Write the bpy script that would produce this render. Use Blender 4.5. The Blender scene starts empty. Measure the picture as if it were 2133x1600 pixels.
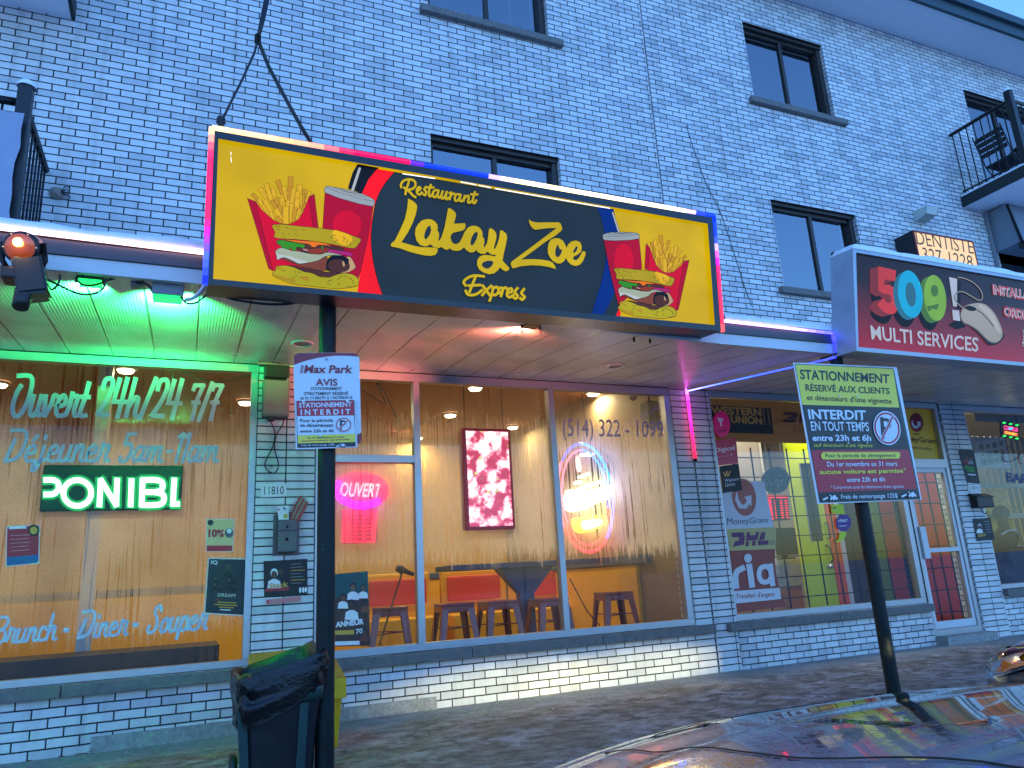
import bpy, bmesh, math, random
from mathutils import Vector, Matrix
from mathutils.geometry import tessellate_polygon
random.seed(7)
R = math.radians
scn = bpy.context.scene
COL = scn.collection

# ------------------------------------------------------------------ camera
FPX, CX, CY = 1547.52, 1066.5, 800.0            # focal length and centre of the 2133 x 1600 photograph
EYE = Vector((0.0, -6.5, 1.03))
_y, _p, _r = 0.418635581, 0.255580222, -0.0579661040
_f = Vector((math.sin(_y)*math.cos(_p), math.cos(_y)*math.cos(_p), math.sin(_p)))
_rt = Vector((math.cos(_y), -math.sin(_y), 0)); _up = _rt.cross(_f)
CAMR = math.cos(_r)*_rt + math.sin(_r)*_up
CAMU = -math.sin(_r)*_rt + math.cos(_r)*_up
cam_d = bpy.data.cameras.new('camera'); cam = bpy.data.objects.new('camera', cam_d); COL.objects.link(cam)
cam.matrix_world = Matrix(((CAMR.x, CAMU.x, -_f.x, EYE.x), (CAMR.y, CAMU.y, -_f.y, EYE.y), (CAMR.z, CAMU.z, -_f.z, EYE.z), (0, 0, 0, 1)))
cam_d.sensor_width = 36; cam_d.lens = FPX/2133*36; cam_d.clip_end = 3000; cam_d.clip_start = 0.05
scn.camera = cam

# ------------------------------------------------------------------ sky, sun, exposure (blue hour)
SUN_EL, SUN_AZ = R(6), R(0)              # the low sun stands behind the building
EXPO = 2.8                                  # exposed for the blue hour
K = 2**-EXPO                                # lamps and lit signs are set as they read at exposure 0
w = bpy.data.worlds.new('World'); scn.world = w; w.use_nodes = True
nt = w.node_tree; nt.nodes.clear()
sky = nt.nodes.new('ShaderNodeTexSky'); sky.sky_type = 'NISHITA'; sky.sun_disc = False
sky.sun_elevation = SUN_EL; sky.sun_rotation = SUN_AZ; sky.altitude = 50; sky.air_density = 1.0; sky.dust_density = 0.6; sky.ozone_density = 3.0
tint = nt.nodes.new('ShaderNodeMix'); tint.data_type = 'RGBA'; tint.blend_type = 'MULTIPLY'; tint.inputs[0].default_value = 1.0
tint.inputs[7].default_value = (0.52, 0.68, 1.0, 1)          # cool white balance of the camera
bg = nt.nodes.new('ShaderNodeBackground'); bg.inputs[1].default_value = 0.15
wo = nt.nodes.new('ShaderNodeOutputWorld')
nt.links.new(sky.outputs[0], tint.inputs[6]); nt.links.new(tint.outputs[2], bg.inputs[0]); nt.links.new(bg.outputs[0], wo.inputs[0])
sd = bpy.data.lights.new('sun', 'SUN'); sd.energy = 0.3; sd.angle = R(10); sd.color = (1.0, 0.86, 0.70)
so = bpy.data.objects.new('sun', sd); COL.objects.link(so); so.rotation_euler = (R(-84), 0, 0)
scn.view_settings.view_transform = 'Standard'; scn.view_settings.look = 'None'; scn.view_settings.exposure = EXPO; scn.view_settings.gamma = 1.0
scn.cycles.max_bounces = 8; scn.cycles.transparent_max_bounces = 12; scn.cycles.sample_clamp_indirect = 4.0
scn.cycles.caustics_reflective = False; scn.cycles.caustics_refractive = False
try: scn.cycles.use_denoising = True
except Exception: pass

# ------------------------------------------------------------------ geometry helpers
def ray(px, py):
    return (_f + CAMR*((px-CX)/FPX) - CAMU*((py-CY)/FPX))
def at(px, py, Y=0.0):
    d = ray(px, py); t = (Y-EYE.y)/d.y
    return EYE + d*t
def atz(px, py, Z):
    d = ray(px, py); t = (Z-EYE.z)/d.z
    return EYE + d*t
class Plane:
    """a flat board in the street: centre, right vector, up vector, outward normal"""
    def __init__(s, c, yaw=0, tilt=0, roll=0):
        s.c = Vector(c)
        M = Matrix.Rotation(R(yaw), 3, 'Z') @ Matrix.Rotation(R(tilt), 3, 'X') @ Matrix.Rotation(R(roll), 3, 'Y')
        s.U = M @ Vector((1, 0, 0)); s.V = M @ Vector((0, 0, 1)); s.N = M @ Vector((0, -1, 0))
    def at(s, px, py, lift=0.0):
        d = ray(px, py); t = (s.c + s.N*lift - EYE).dot(s.N)/d.dot(s.N)
        return EYE + d*t
    def pt(s, u, v, n=0.0):
        return s.c + s.U*u + s.V*v + s.N*n
def wall_plane(Y): return Plane((0, Y, 0))

class MB:
    def __init__(s): s.v = []; s.f = []; s.m = []; s.mats = []; s.cols = None; s.sm = []
    def mi(s, m):
        if m not in s.mats: s.mats.append(m)
        return s.mats.index(m)
    def face(s, pts, m, smooth=False, col=None):
        i = len(s.v); s.v += [tuple(p) for p in pts]; s.f.append(tuple(range(i, i+len(pts)))); s.m.append(s.mi(m)); s.sm.append(smooth)
        if col is not None:
            if s.cols is None: s.cols = {}
            s.cols[len(s.f)-1] = col
    def grid(s, rows, m, smooth=True, close_u=False, close_v=False):
        """rows: list of equal-length point lists, joined as a quad grid with shared verts"""
        i = len(s.v); nr, nc = len(rows), len(rows[0])
        for r in rows: s.v += [tuple(p) for p in r]
        k = s.mi(m)
        for a in range(nr if close_v else nr-1):
            for b in range(nc if close_u else nc-1):
                a2, b2 = (a+1) % nr, (b+1) % nc
                s.f.append((i+a*nc+b, i+a*nc+b2, i+a2*nc+b2, i+a2*nc+b)); s.m.append(k); s.sm.append(smooth)
    def box(s, a, b, m):
        x0, y0, z0 = a; x1, y1, z1 = b
        if x0 > x1: x0, x1 = x1, x0
        if y0 > y1: y0, y1 = y1, y0
        if z0 > z1: z0, z1 = z1, z0
        p = [Vector(q) for q in ((x0,y0,z0),(x1,y0,z0),(x1,y1,z0),(x0,y1,z0),(x0,y0,z1),(x1,y0,z1),(x1,y1,z1),(x0,y1,z1))]
        s.hexa(p, m)
    def hexa(s, p, m):
        i = len(s.v); s.v += [tuple(q) for q in p]; k = s.mi(m)
        for f in ((0,3,2,1),(4,5,6,7),(0,1,5,4),(1,2,6,5),(2,3,7,6),(3,0,4,7)):
            s.f.append(tuple(i+j for j in f)); s.m.append(k); s.sm.append(False)
    def bevbox(s, a, b, m, r=0.01):
        x0, y0, z0 = (min(a[i], b[i]) for i in range(3)); x1, y1, z1 = (max(a[i], b[i]) for i in range(3))
        bm = bmesh.new(); bmesh.ops.create_cube(bm, size=1)
        for q in bm.verts: q.co = Vector(((x0+x1)/2+q.co.x*(x1-x0), (y0+y1)/2+q.co.y*(y1-y0), (z0+z1)/2+q.co.z*(z1-z0)))
        bmesh.ops.bevel(bm, geom=bm.edges[:], offset=r, segments=2, affect='EDGES', profile=0.6)
        s.from_bm(bm, m)
    def from_bm(s, bm, m, mat=None, smooth=False):
        bm.verts.index_update(); i = len(s.v); k = s.mi(m)
        s.v += [tuple((mat @ q.co) if mat else q.co) for q in bm.verts]
        for f in bm.faces: s.f.append(tuple(i+q.index for q in f.verts)); s.m.append(k); s.sm.append(smooth)
        bm.free()
    def pbox(s, P, u0, u1, v0, v1, n0, n1, m):
        s.hexa([P.pt(u0,v0,n1), P.pt(u1,v0,n1), P.pt(u1,v0,n0), P.pt(u0,v0,n0), P.pt(u0,v1,n1), P.pt(u1,v1,n1), P.pt(u1,v1,n0), P.pt(u0,v1,n0)], m)
    def tube(s, pts, r, m, n=8, caps=True):
        pts = [Vector(p) for p in pts]; rr = r if isinstance(r, (list, tuple)) else [r]*len(pts)
        rows = []; prev = None
        for i, p in enumerate(pts):
            t = (pts[min(i+1, len(pts)-1)] - pts[max(i-1, 0)]).normalized()
            if prev is None:
                a = t.cross(Vector((0, 0, 1)))
                if a.length < 0.05: a = t.cross(Vector((1, 0, 0)))
            else: a = prev - t*prev.dot(t)
            a.normalize(); prev = a; b = t.cross(a)
            rows.append([p + (a*math.cos(2*math.pi*k/n) + b*math.sin(2*math.pi*k/n))*rr[i] for k in range(n)])
        i0 = len(s.v); s.grid(rows, m, True, close_u=True)
        if caps:
            k = s.mi(m)
            s.f.append(tuple(range(i0, i0+n))); s.m.append(k); s.sm.append(False)
            s.f.append(tuple(range(i0+(len(pts)-1)*n, i0+len(pts)*n))); s.m.append(k); s.sm.append(False)
    def lathe(s, prof, m, c=(0, 0, 0), n=24, axis='Z'):
        rows = []
        for r, z in prof:
            row = []
            for k in range(n):
                a = 2*math.pi*k/n; x, y = r*math.cos(a), r*math.sin(a)
                q = (x, y, z) if axis == 'Z' else ((x, z, y) if axis == 'Y' else (z, x, y))
                row.append(Vector(c)+Vector(q))
            rows.append(row)
        s.grid(rows, m, True, close_u=True)
    def build(s, name, parent=None, col_name=None):
        me = bpy.data.meshes.new(name); me.from_pydata(s.v, [], s.f)
        for m in s.mats: me.materials.append(m)
        me.polygons.foreach_set('material_index', s.m); me.polygons.foreach_set('use_smooth', s.sm)
        if s.cols:
            ca = me.color_attributes.new('Col', 'FLOAT_COLOR', 'CORNER')
            for p in me.polygons:
                c = s.cols.get(p.index, (1, 1, 1))
                for li in p.loop_indices: ca.data[li].color = (c[0], c[1], c[2], 1)
        me.update(); o = bpy.data.objects.new(name, me); COL.objects.link(o)
        if parent is not None: adopt(o, parent)
        return o
def adopt(o, parent):
    o.parent = parent
    if parent.matrix_world != Matrix.Identity(4) or parent.location.length > 0:
        chain = Matrix.Identity(4); q = parent
        while q is not None:
            chain = q.matrix_basis @ chain if q.parent is None else (q.matrix_parent_inverse @ q.matrix_basis) @ chain
            q = q.parent
        o.matrix_parent_inverse = chain.inverted()
def thing(name, label, cat, loc=(0, 0, 0), group=None):
    o = bpy.data.objects.new(name, None); COL.objects.link(o); o.location = loc; o.empty_display_size = 0.1
    return tag(o, label, cat, group)
def tag(o, label, cat, group=None):
    o['label'] = label; o['category'] = cat
    if group: o['group'] = group
    return o
def kind(o, k): o['kind'] = k; return o
def copy_thing(src, loc, label=None, rz=None):
    def cp(o, par):
        c = o.copy(); COL.objects.link(c); c.parent = par
        for ch in o.children: cp(ch, c)
        return c
    c = cp(src, None); c.location = loc
    if rz is not None: c.rotation_euler.z = rz
    if label: c['label'] = label
    return c

# ------------------------------------------------------------------ materials
def lin(c):
    return tuple((v/255/12.92) if v/255 <= 0.04045 else ((v/255+0.055)/1.055)**2.4 for v in c)
def mat(name): 
    m = bpy.data.materials.new(name); m.use_nodes = True
    return m, m.node_tree, m.node_tree.nodes['Principled BSDF']
def pm(name, rgb, rough=0.6, metal=0.0, spec=0.5, emit=0.0, ecol=None, coat=0.0, noise=0.0, nscale=20.0, bump=0.0):
    m, t, b = mat(name); c = lin(rgb)
    b.inputs['Base Color'].default_value = (*c, 1); b.inputs['Roughness'].default_value = rough; b.inputs['Metallic'].default_value = metal
    b.inputs['Specular IOR Level'].default_value = spec; b.inputs['Coat Weight'].default_value = coat; b.inputs['Coat Roughness'].default_value = 0.08
    if emit: b.inputs['Emission Color'].default_value = (*(lin(ecol) if ecol else c), 1); b.inputs['Emission Strength'].default_value = emit*K
    if noise or bump:
        tc = t.nodes.new('ShaderNodeTexCoord'); n = t.nodes.new('ShaderNodeTexNoise'); n.inputs['Scale'].default_value = nscale; n.inputs['Detail'].default_value = 6; n.inputs['Roughness'].default_value = .65
        t.links.new(tc.outputs['Object'], n.inputs['Vector'])
        if noise:
            r = t.nodes.new('ShaderNodeValToRGB'); r.color_ramp.elements[0].position = .3; r.color_ramp.elements[1].position = .7
            r.color_ramp.elements[0].color = (*[v*(1-noise) for v in c], 1); r.color_ramp.elements[1].color = (*[min(1, v*(1+noise)) for v in c], 1)
            t.links.new(n.outputs['Fac'], r.inputs['Fac']); t.links.new(r.outputs['Color'], b.inputs['Base Color'])
            mr = t.nodes.new('ShaderNodeMapRange'); mr.inputs['To Min'].default_value = max(.03, rough-.12); mr.inputs['To Max'].default_value = min(1, rough+.12)
            t.links.new(n.outputs['Fac'], mr.inputs['Value']); t.links.new(mr.outputs[0], b.inputs['Roughness'])
        if bump:
            bp = t.nodes.new('ShaderNodeBump'); bp.inputs['Strength'].default_value = bump; bp.inputs['Distance'].default_value = .02
            t.links.new(n.outputs['Fac'], bp.inputs['Height']); t.links.new(bp.outputs[0], b.inputs['Normal'])
    return m
_em = {}
def em(rgb, s, base=.4):
    """light-emitting colour (lamps, tubes, backlit faces)"""
    k = (tuple(rgb), s, base)
    if k not in _em:
        _em[k] = pm('lit_%d_%d_%d' % tuple(rgb), tuple(int(v*base) for v in rgb), .35, emit=s, ecol=rgb)
    return _em[k]
_pc = {}
def paint(rgb, rough=.55):
    k = (tuple(rgb), rough)
    if k not in _pc: _pc[k] = pm('paint_%d_%d_%d' % tuple(rgb), rgb, rough, noise=.07, nscale=35)
    return _pc[k]

# ------------------------------------------------------------------ flat art on boards: everything is traced on the board's own plane
class Art:
    def __init__(s, plane, lift0=0.001, step=0.0004): s.P = plane; s.mb = MB(); s.z = lift0; s.step = step
    def up(s): s.z += s.step
    def poly(s, pts, m, up=True):
        if up: s.up()
        w3 = [s.P.at(x, y, s.z) for x, y in pts]
        l2 = [Vector(((q-s.P.c).dot(s.P.U), (q-s.P.c).dot(s.P.V), 0)) for q in w3]
        ar = sum(l2[i].x*l2[(i+1) % len(l2)].y - l2[(i+1) % len(l2)].x*l2[i].y for i in range(len(l2)))
        if ar < 0: w3.reverse(); l2.reverse()
        tr = tessellate_polygon([l2])
        i = len(s.mb.v); s.mb.v += [tuple(q) for q in w3]; k = s.mb.mi(m)
        for t in tr:
            a, b, c = t
            n = (l2[b]-l2[a]).cross(l2[c]-l2[a])
            if n.z < 0: b, c = c, b
            s.mb.f.append((i+a, i+b, i+c)); s.mb.m.append(k); s.mb.sm.append(False)
    def outline(s, pts, m, wd=1.2, close=True):
        s.stroke(list(pts)+([pts[0]] if close else []), wd, m)
    def ell(s, cx, cy, rx, ry, m, rot=0, n=28, a0=0, a1=360):
        s.poly(ellp(cx, cy, rx, ry, rot, n, a0, a1), m)
    def stroke(s, pts, wd, m, up=True, cap=True):
        """ribbon of given pixel width along a polyline"""
        if up: s.up()
        P = [Vector((p[0], p[1])) for p in pts]; Q = [P[0]]
        for p in P[1:]:
            if (p-Q[-1]).length > .05: Q.append(p)
        P = Q
        if len(P) < 2: return
        ws = wd if isinstance(wd, (list, tuple)) else [wd]*len(P)
        ws = list(ws)[:len(P)] + [ws[-1]]*(len(P)-len(ws))
        closed = (P[0]-P[-1]).length < .1 and len(P) > 3
        if cap and not closed:
            P[0] = P[0] + (P[0]-P[1]).normalized()*ws[0]*.3; P[-1] = P[-1] + (P[-1]-P[-2]).normalized()*ws[-1]*.3
        L = []; Rr = []
        for i, p in enumerate(P):
            a = (P[i]-P[i-1]).normalized() if i > 0 else None
            b = (P[i+1]-P[i]).normalized() if i < len(P)-1 else None
            if closed and i == 0: a = (P[-1]-P[-2]).normalized()
            if closed and i == len(P)-1: b = (P[1]-P[0]).normalized()
            a = a or b; b = b or a
            t = (a+b); t = t.normalized() if t.length > .2 else b
            n = Vector((-t.y, t.x)); c = max(.55, n.dot(Vector((-b.y, b.x))))
            L.append(p + n*ws[i]/2/c); Rr.append(p - n*ws[i]/2/c)
        k = s.mb.mi(m); i0 = len(s.mb.v)
        for l, r in zip(L, Rr):
            s.mb.v.append(tuple(s.P.at(l.x, l.y, s.z))); s.mb.v.append(tuple(s.P.at(r.x, r.y, s.z)))
        for i in range(len(P)-1):
            q = (i0+2*i, i0+2*i+1, i0+2*i+3, i0+2*i+2)
            s.mb.f.append(q[::-1]); s.mb.m.append(k); s.mb.sm.append(False)
    def quadtext(s, txt, q, m, bold=0.0, up=True):
        """lettering fitted to the four corners TL TR BR BL of its ink box"""
        if up: s.up()
        V, F = text_mesh(txt, bold)
        x0 = min(v[0] for v in V); x1 = max(v[0] for v in V); y0 = min(v[1] for v in V); y1 = max(v[1] for v in V)
        k = s.mb.mi(m); i0 = len(s.mb.v)
        tl, tr, br, bl = q
        for x, y in V:
            u = (x-x0)/(x1-x0); v = (y1-y)/(y1-y0)
            px = (tl[0]*(1-u)+tr[0]*u)*(1-v) + (bl[0]*(1-u)+br[0]*u)*v
            py = (tl[1]*(1-u)+tr[1]*u)*(1-v) + (bl[1]*(1-u)+br[1]*u)*v
            s.mb.v.append(tuple(s.P.at(px, py, s.z)))
        for f in F: s.mb.f.append(tuple(i0+j for j in f)); s.mb.m.append(k); s.mb.sm.append(False)
    def box4(s, q, m): s.poly(q, m)
    def script(s, txt, p0, p1, upv, m, wd=.13):
        """brush script built from pen strokes, fitted between two baseline points"""
        tot = sum(GL[c][1] for c in txt); bx = (p1[0]-p0[0])/tot; by = (p1[1]-p0[1])/tot; x = 0
        h = math.hypot(*upv)
        for c in txt:
            for st in GL[c][0]:
                s.stroke([(p0[0]+bx*(x+a)+upv[0]*b, p0[1]+by*(x+a)+upv[1]*b) for a, b in st], wd*h, m)
            x += GL[c][1]
    def build(s, name, parent): return s.mb.build(name, parent)
def ellp(cx, cy, rx, ry, rot=0, n=28, a0=0, a1=360):
    o = []; c, sn = math.cos(R(rot)), math.sin(R(rot))
    full = abs(a1-a0) >= 360
    for i in range(n if full else n+1):
        a = R(a0+(a1-a0)*i/n); x, y = rx*math.cos(a), ry*math.sin(a)
        o.append((cx+x*c-y*sn, cy+x*sn+y*c))
    return o
def T(ox, oy, sc, pts): return [(ox+x/sc, oy+y/sc) for x, y in pts]
def affine(src, dst):
    M = Matrix(((src[0][0], src[0][1], 1), (src[1][0], src[1][1], 1), (src[2][0], src[2][1], 1)))
    Mi = M.inverted(); ax = Mi @ Vector((dst[0][0], dst[1][0], dst[2][0])); ay = Mi @ Vector((dst[0][1], dst[1][1], dst[2][1]))
    return lambda pts: [(ax[0]*x+ax[1]*y+ax[2], ay[0]*x+ay[1]*y+ay[2]) for x, y in pts]
def smooth_pts(pts, n=4, close=False):
    P = list(pts); o = []; N = len(P)
    for i in range(N if close else N-1):
        p0 = P[(i-1) % N] if (close or i > 0) else P[i]; p1 = P[i]; p2 = P[(i+1) % N]; p3 = P[(i+2) % N] if (close or i < N-2) else p2
        for k in range(n):
            t = k/n
            o.append(tuple(.5*((2*p1[j]) + (-p0[j]+p2[j])*t + (2*p0[j]-5*p1[j]+4*p2[j]-p3[j])*t*t + (-p0[j]+3*p1[j]-3*p2[j]+p3[j])*t**3) for j in (0, 1)))
    if not close: o.append(P[-1])
    return o
_tm = {}
def text_mesh(txt, bold=0.0):
    k = (txt, bold)
    if k not in _tm:
        cu = bpy.data.curves.new('lettering', 'FONT'); cu.body = txt; cu.size = 1; cu.offset = bold; cu.resolution_u = 3
        o = bpy.data.objects.new('lettering', cu); COL.objects.link(o)
        dg = bpy.context.evaluated_depsgraph_get(); me = bpy.data.meshes.new_from_object(o.evaluated_get(dg))
        V = [(v.co.x, v.co.y) for v in me.vertices]; F = [tuple(p.vertices) for p in me.polygons]
        bpy.data.objects.remove(o); bpy.data.meshes.remove(me); bpy.data.curves.remove(cu)
        # draw counter-clockwise
        if F:
            a, b, c = (V[i] for i in F[0][:3])
            if (b[0]-a[0])*(c[1]-a[1])-(b[1]-a[1])*(c[0]-a[0]) < 0: F = [f[::-1] for f in F]
        _tm[k] = (V, F)
    return _tm[k]
# pen-stroke script glyphs: (strokes, advance); x-height .52, cap height 1
def _c(*p): return list(p)
GL = {
 ' ': ([], .3),
 'O': ([smooth_pts([(.1,1),(.55,1),(.68,.8),(.6,.35),(.4,.04),(.18,.02),(.08,.25),(.16,.6),(.28,.76)])], .72),
 'D': ([smooth_pts([(.05,1),(.5,1),(.66,.8),(.6,.4),(.42,.12),(.04,.03)]), [(.04,.03),(.26,.72)]], .7),
 'B': ([smooth_pts([(.05,.97),(.5,1),(.66,.85),(.55,.6),(.3,.52)]), smooth_pts([(.3,.52),(.6,.45),(.6,.15),(.35,.02),(.06,.03)]), [(.06,.03),(.22,.9)]], .7),
 'S': ([smooth_pts([(.55,.8),(.48,.98),(.32,.95),(.28,.75),(.42,.5),(.42,.2),(.22,.03),(.05,.12),(.1,.3)])], .6),
 'u': ([smooth_pts([(.1,.52),(.04,.18),(.08,.04),(.22,.04),(.33,.2)]), smooth_pts([(.38,.52),(.32,.15),(.36,.04),(.5,.06)])], .48),
 'v': ([smooth_pts([(.06,.52),(.1,.1),(.14,.03)]), smooth_pts([(.14,.03),(.32,.3),(.38,.52),(.52,.5)])], .48),
 'e': ([smooth_pts([(.12,.26),(.32,.3),(.36,.42),(.26,.53),(.1,.4),(.06,.16),(.16,.03),(.42,.05)])], .44),
 'r': ([smooth_pts([(.02,.08),(.1,.3),(.14,.6)]), smooth_pts([(.14,.5),(.36,.5),(.3,.2),(.34,.04),(.46,.05)])], .44),
 't': ([smooth_pts([(.26,.85),(.2,.5),(.1,.15),(.16,.03),(.34,.05)]), [(.04,.5),(.36,.5)]], .36),
 'j': ([smooth_pts([(.22,.52),(.16,.05),(.06,-.22),(-.06,-.26),(-.06,-.12),(.1,.02),(.34,.07)]), [(.2,.73),(.22,.84)]], .36),
 'n': ([smooth_pts([(.1,.52),(.04,.03)]), smooth_pts([(.06,.25),(.22,.5),(.34,.48),(.3,.15),(.36,.03),(.48,.06)])], .46),
 'm': ([smooth_pts([(.1,.52),(.04,.03)]), smooth_pts([(.06,.25),(.2,.5),(.3,.46),(.24,.03)]), smooth_pts([(.27,.25),(.42,.5),(.52,.46),(.48,.15),(.54,.03),(.64,.06)])], .62),
 'a': ([smooth_pts([(.36,.48),(.2,.53),(.06,.3),(.06,.08),(.18,.04),(.32,.25)]), smooth_pts([(.4,.53),(.32,.15),(.36,.04),(.48,.06)])], .46),
 'i': ([smooth_pts([(.12,.52),(.06,.15),(.1,.04),(.24,.06)]), [(.16,.73),(.17,.83)]], .24),
 'c': ([smooth_pts([(.34,.4),(.3,.52),(.14,.48),(.06,.2),(.16,.03),(.38,.06)])], .4),
 'h': ([[(.16,1),(.03,.03)], smooth_pts([(.06,.25),(.22,.5),(.34,.48),(.3,.15),(.36,.03),(.48,.06)])], .46),
 'o': ([smooth_pts([(.26,.52),(.08,.35),(.08,.08),(.22,.03),(.36,.2),(.36,.44),(.26,.52)]), [(.34,.46),(.46,.46)]], .44),
 'p': ([[(.12,.52),(-.02,-.26)], smooth_pts([(.08,.3),(.24,.52),(.36,.46),(.36,.15),(.2,.03),(.06,.1)]), [(.34,.06),(.46,.06)]], .46),
 '2': ([smooth_pts([(.12,.72),(.16,.94),(.36,.98),(.42,.78),(.3,.45),(.06,.07)]), [(.06,.07),(.42,.07)]], .46),
 '4': ([[(.16,.98),(.06,.4),(.48,.4)], [(.4,1),(.26,0)]], .5),
 '5': ([[(.44,.95),(.18,.95),(.12,.6)], smooth_pts([(.12,.58),(.34,.6),(.38,.3),(.22,.03),(.04,.06),(.06,.2)])], .46),
 '7': ([[(.06,.82),(.1,.95),(.46,.95)], [(.46,.95),(.26,.5),(.2,0)], [(.1,.48),(.4,.48)]], .46),
 '1': ([[(.04,.84),(.2,.97)], [(.2,.97),(.1,0)]], .24),
 '/': ([[(.36,1.02),(.02,-.02)]], .34),
 '-': ([[(.1,.36),(.3,.36)]], .38),
}
GL['\u00e9'] = (GL['e'][0] + [[(.22,.66),(.34,.84)]], .44)

# ------------------------------------------------------------------ surface materials
def nodes(t, *names): return [t.nodes.new('ShaderNode'+n) for n in names]
def brick_mat(name, width=.206, row=.0667, off=.5, shx=0.0, shz=0.0, mortar=(30, 32, 36), c1=(228, 228, 226), c2=(180, 182, 186), msize=.0056):
    m, t, b = mat(name)
    g, sx, ad, cb, br, nz, mx, nz2, mx2, bp = nodes(t, 'NewGeometry', 'SeparateXYZ', 'Math', 'CombineXYZ', 'TexBrick', 'TexNoise', 'Mix', 'TexNoise', 'Mix', 'Bump')
    t.links.new(g.outputs['Position'], sx.inputs[0]); t.links.new(sx.outputs[0], ad.inputs[0]); t.links.new(sx.outputs[1], ad.inputs[1])
    a2, a3 = nodes(t, 'Math', 'Math'); a2.inputs[1].default_value = shx; a3.inputs[1].default_value = shz
    # slightly wandering courses
    wz = nodes(t, 'TexNoise')[0]; wz.inputs['Scale'].default_value = 3.0; wz.inputs['Detail'].default_value = 3; t.links.new(g.outputs['Position'], wz.inputs['Vector'])
    wm = nodes(t, 'Math')[0]; wm.operation = 'MULTIPLY_ADD'; wm.inputs[1].default_value = .008; t.links.new(wz.outputs['Fac'], wm.inputs[0]); t.links.new(a3.outputs[0], wm.inputs[2])
    t.links.new(ad.outputs[0], a2.inputs[0]); t.links.new(sx.outputs[2], a3.inputs[0]); t.links.new(a2.outputs[0], cb.inputs[0]); t.links.new(wm.outputs[0], cb.inputs[1])
    t.links.new(cb.outputs[0], br.inputs['Vector'])
    br.offset = off; br.inputs['Scale'].default_value = 1; br.inputs['Brick Width'].default_value = width; br.inputs['Row Height'].default_value = row
    br.inputs['Mortar Size'].default_value = msize; br.inputs['Mortar Smooth'].default_value = .25; br.inputs['Bias'].default_value = -.35
    br.inputs['Color1'].default_value = (*lin(c1), 1); br.inputs['Color2'].default_value = (*lin(c2), 1); br.inputs['Mortar'].default_value = (*lin(mortar), 1)
    # grime: broad clouds and fine specks
    nz.inputs['Scale'].default_value = 1.3; nz.inputs['Detail'].default_value = 8; nz.inputs['Roughness'].default_value = .7; t.links.new(g.outputs['Position'], nz.inputs['Vector'])
    r1 = nodes(t, 'ValToRGB')[0]; r1.color_ramp.elements[0].position = .32; r1.color_ramp.elements[0].color = (.68, .68, .68, 1); r1.color_ramp.elements[1].position = .62; r1.color_ramp.elements[1].color = (1, 1, 1, 1)
    t.links.new(nz.outputs['Fac'], r1.inputs['Fac'])
    mx.data_type = 'RGBA'; mx.blend_type = 'MULTIPLY'; mx.inputs[0].default_value = .55
    t.links.new(br.outputs['Color'], mx.inputs[6]); t.links.new(r1.outputs['Color'], mx.inputs[7])
    nz2.inputs['Scale'].default_value = 190; nz2.inputs['Detail'].default_value = 2; t.links.new(g.outputs['Position'], nz2.inputs['Vector'])
    r2 = nodes(t, 'ValToRGB')[0]; r2.color_ramp.elements[0].position = .3; r2.color_ramp.elements[0].color = (.55, .55, .55, 1); r2.color_ramp.elements[1].position = .5; r2.color_ramp.elements[1].color = (1, 1, 1, 1)
    t.links.new(nz2.outputs['Fac'], r2.inputs['Fac'])
    mx2.data_type = 'RGBA'; mx2.blend_type = 'MULTIPLY'; mx2.inputs[0].default_value = .5
    t.links.new(mx.outputs[2], mx2.inputs[6]); t.links.new(r2.outputs['Color'], mx2.inputs[7]); mp4, n4, r4, mx4 = nodes(t, 'Mapping', 'TexNoise', 'ValToRGB', 'Mix'); mp4.inputs['Scale'].default_value = (5.5, 5.5, .32); t.links.new(g.outputs['Position'], mp4.inputs['Vector']); n4.inputs['Scale'].default_value = 1.6; n4.inputs['Detail'].default_value = 5; t.links.new(mp4.outputs[0], n4.inputs['Vector'])
    r4.color_ramp.elements[0].position = .34; r4.color_ramp.elements[0].color = (.74, .73, .71, 1); r4.color_ramp.elements[1].position = .5; r4.color_ramp.elements[1].color = (1, 1, 1, 1); t.links.new(n4.outputs['Fac'], r4.inputs['Fac'])
    mx4.data_type = 'RGBA'; mx4.blend_type = 'MULTIPLY'; mx4.inputs[0].default_value = .6; t.links.new(mx2.outputs[2], mx4.inputs[6]); t.links.new(r4.outputs['Color'], mx4.inputs[7]); t.links.new(mx4.outputs[2], b.inputs['Base Color'])
    iv = nodes(t, 'Math')[0]; iv.operation = 'SUBTRACT'; iv.inputs[0].default_value = 1; t.links.new(br.outputs['Fac'], iv.inputs[1])
    ma = nodes(t, 'Math')[0]; ma.operation = 'MULTIPLY_ADD'; ma.inputs[1].default_value = .15; t.links.new(nz2.outputs['Fac'], ma.inputs[0]); t.links.new(iv.outputs[0], ma.inputs[2])
    bp.inputs['Strength'].default_value = 1.0; bp.inputs['Distance'].default_value = .010; t.links.new(ma.outputs[0], bp.inputs['Height']); t.links.new(bp.outputs[0], b.inputs['Normal'])
    b.inputs['Roughness'].default_value = .62
    return m
BR_L = brick_mat('painted_brick_left'); BR_R = brick_mat('painted_brick_right', shx=.075, shz=.02, c2=(168, 171, 177))
BR_P = brick_mat('painted_brick_pillar', width=.243, off=0, shx=-.51); BR_P2 = brick_mat('painted_brick_pillar_b', width=.26, off=0, shx=-4.745+.03)
BR_P3 = brick_mat('painted_brick_pillar_c', width=.24, off=0, shx=-9.0)
CONC = pm('concrete_sill', (112, 108, 104), .85, noise=.28, nscale=14, bump=.35)
CONC_L = pm('concrete_plinth', (150, 150, 146), .9, noise=.3, nscale=30, bump=.6)
ALU = pm('aluminium_frame', (176, 178, 182), .38, metal=.55, noise=.05, nscale=8)
BRONZE = pm('bronze_frame', (58, 52, 48), .45, metal=.3)
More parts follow.
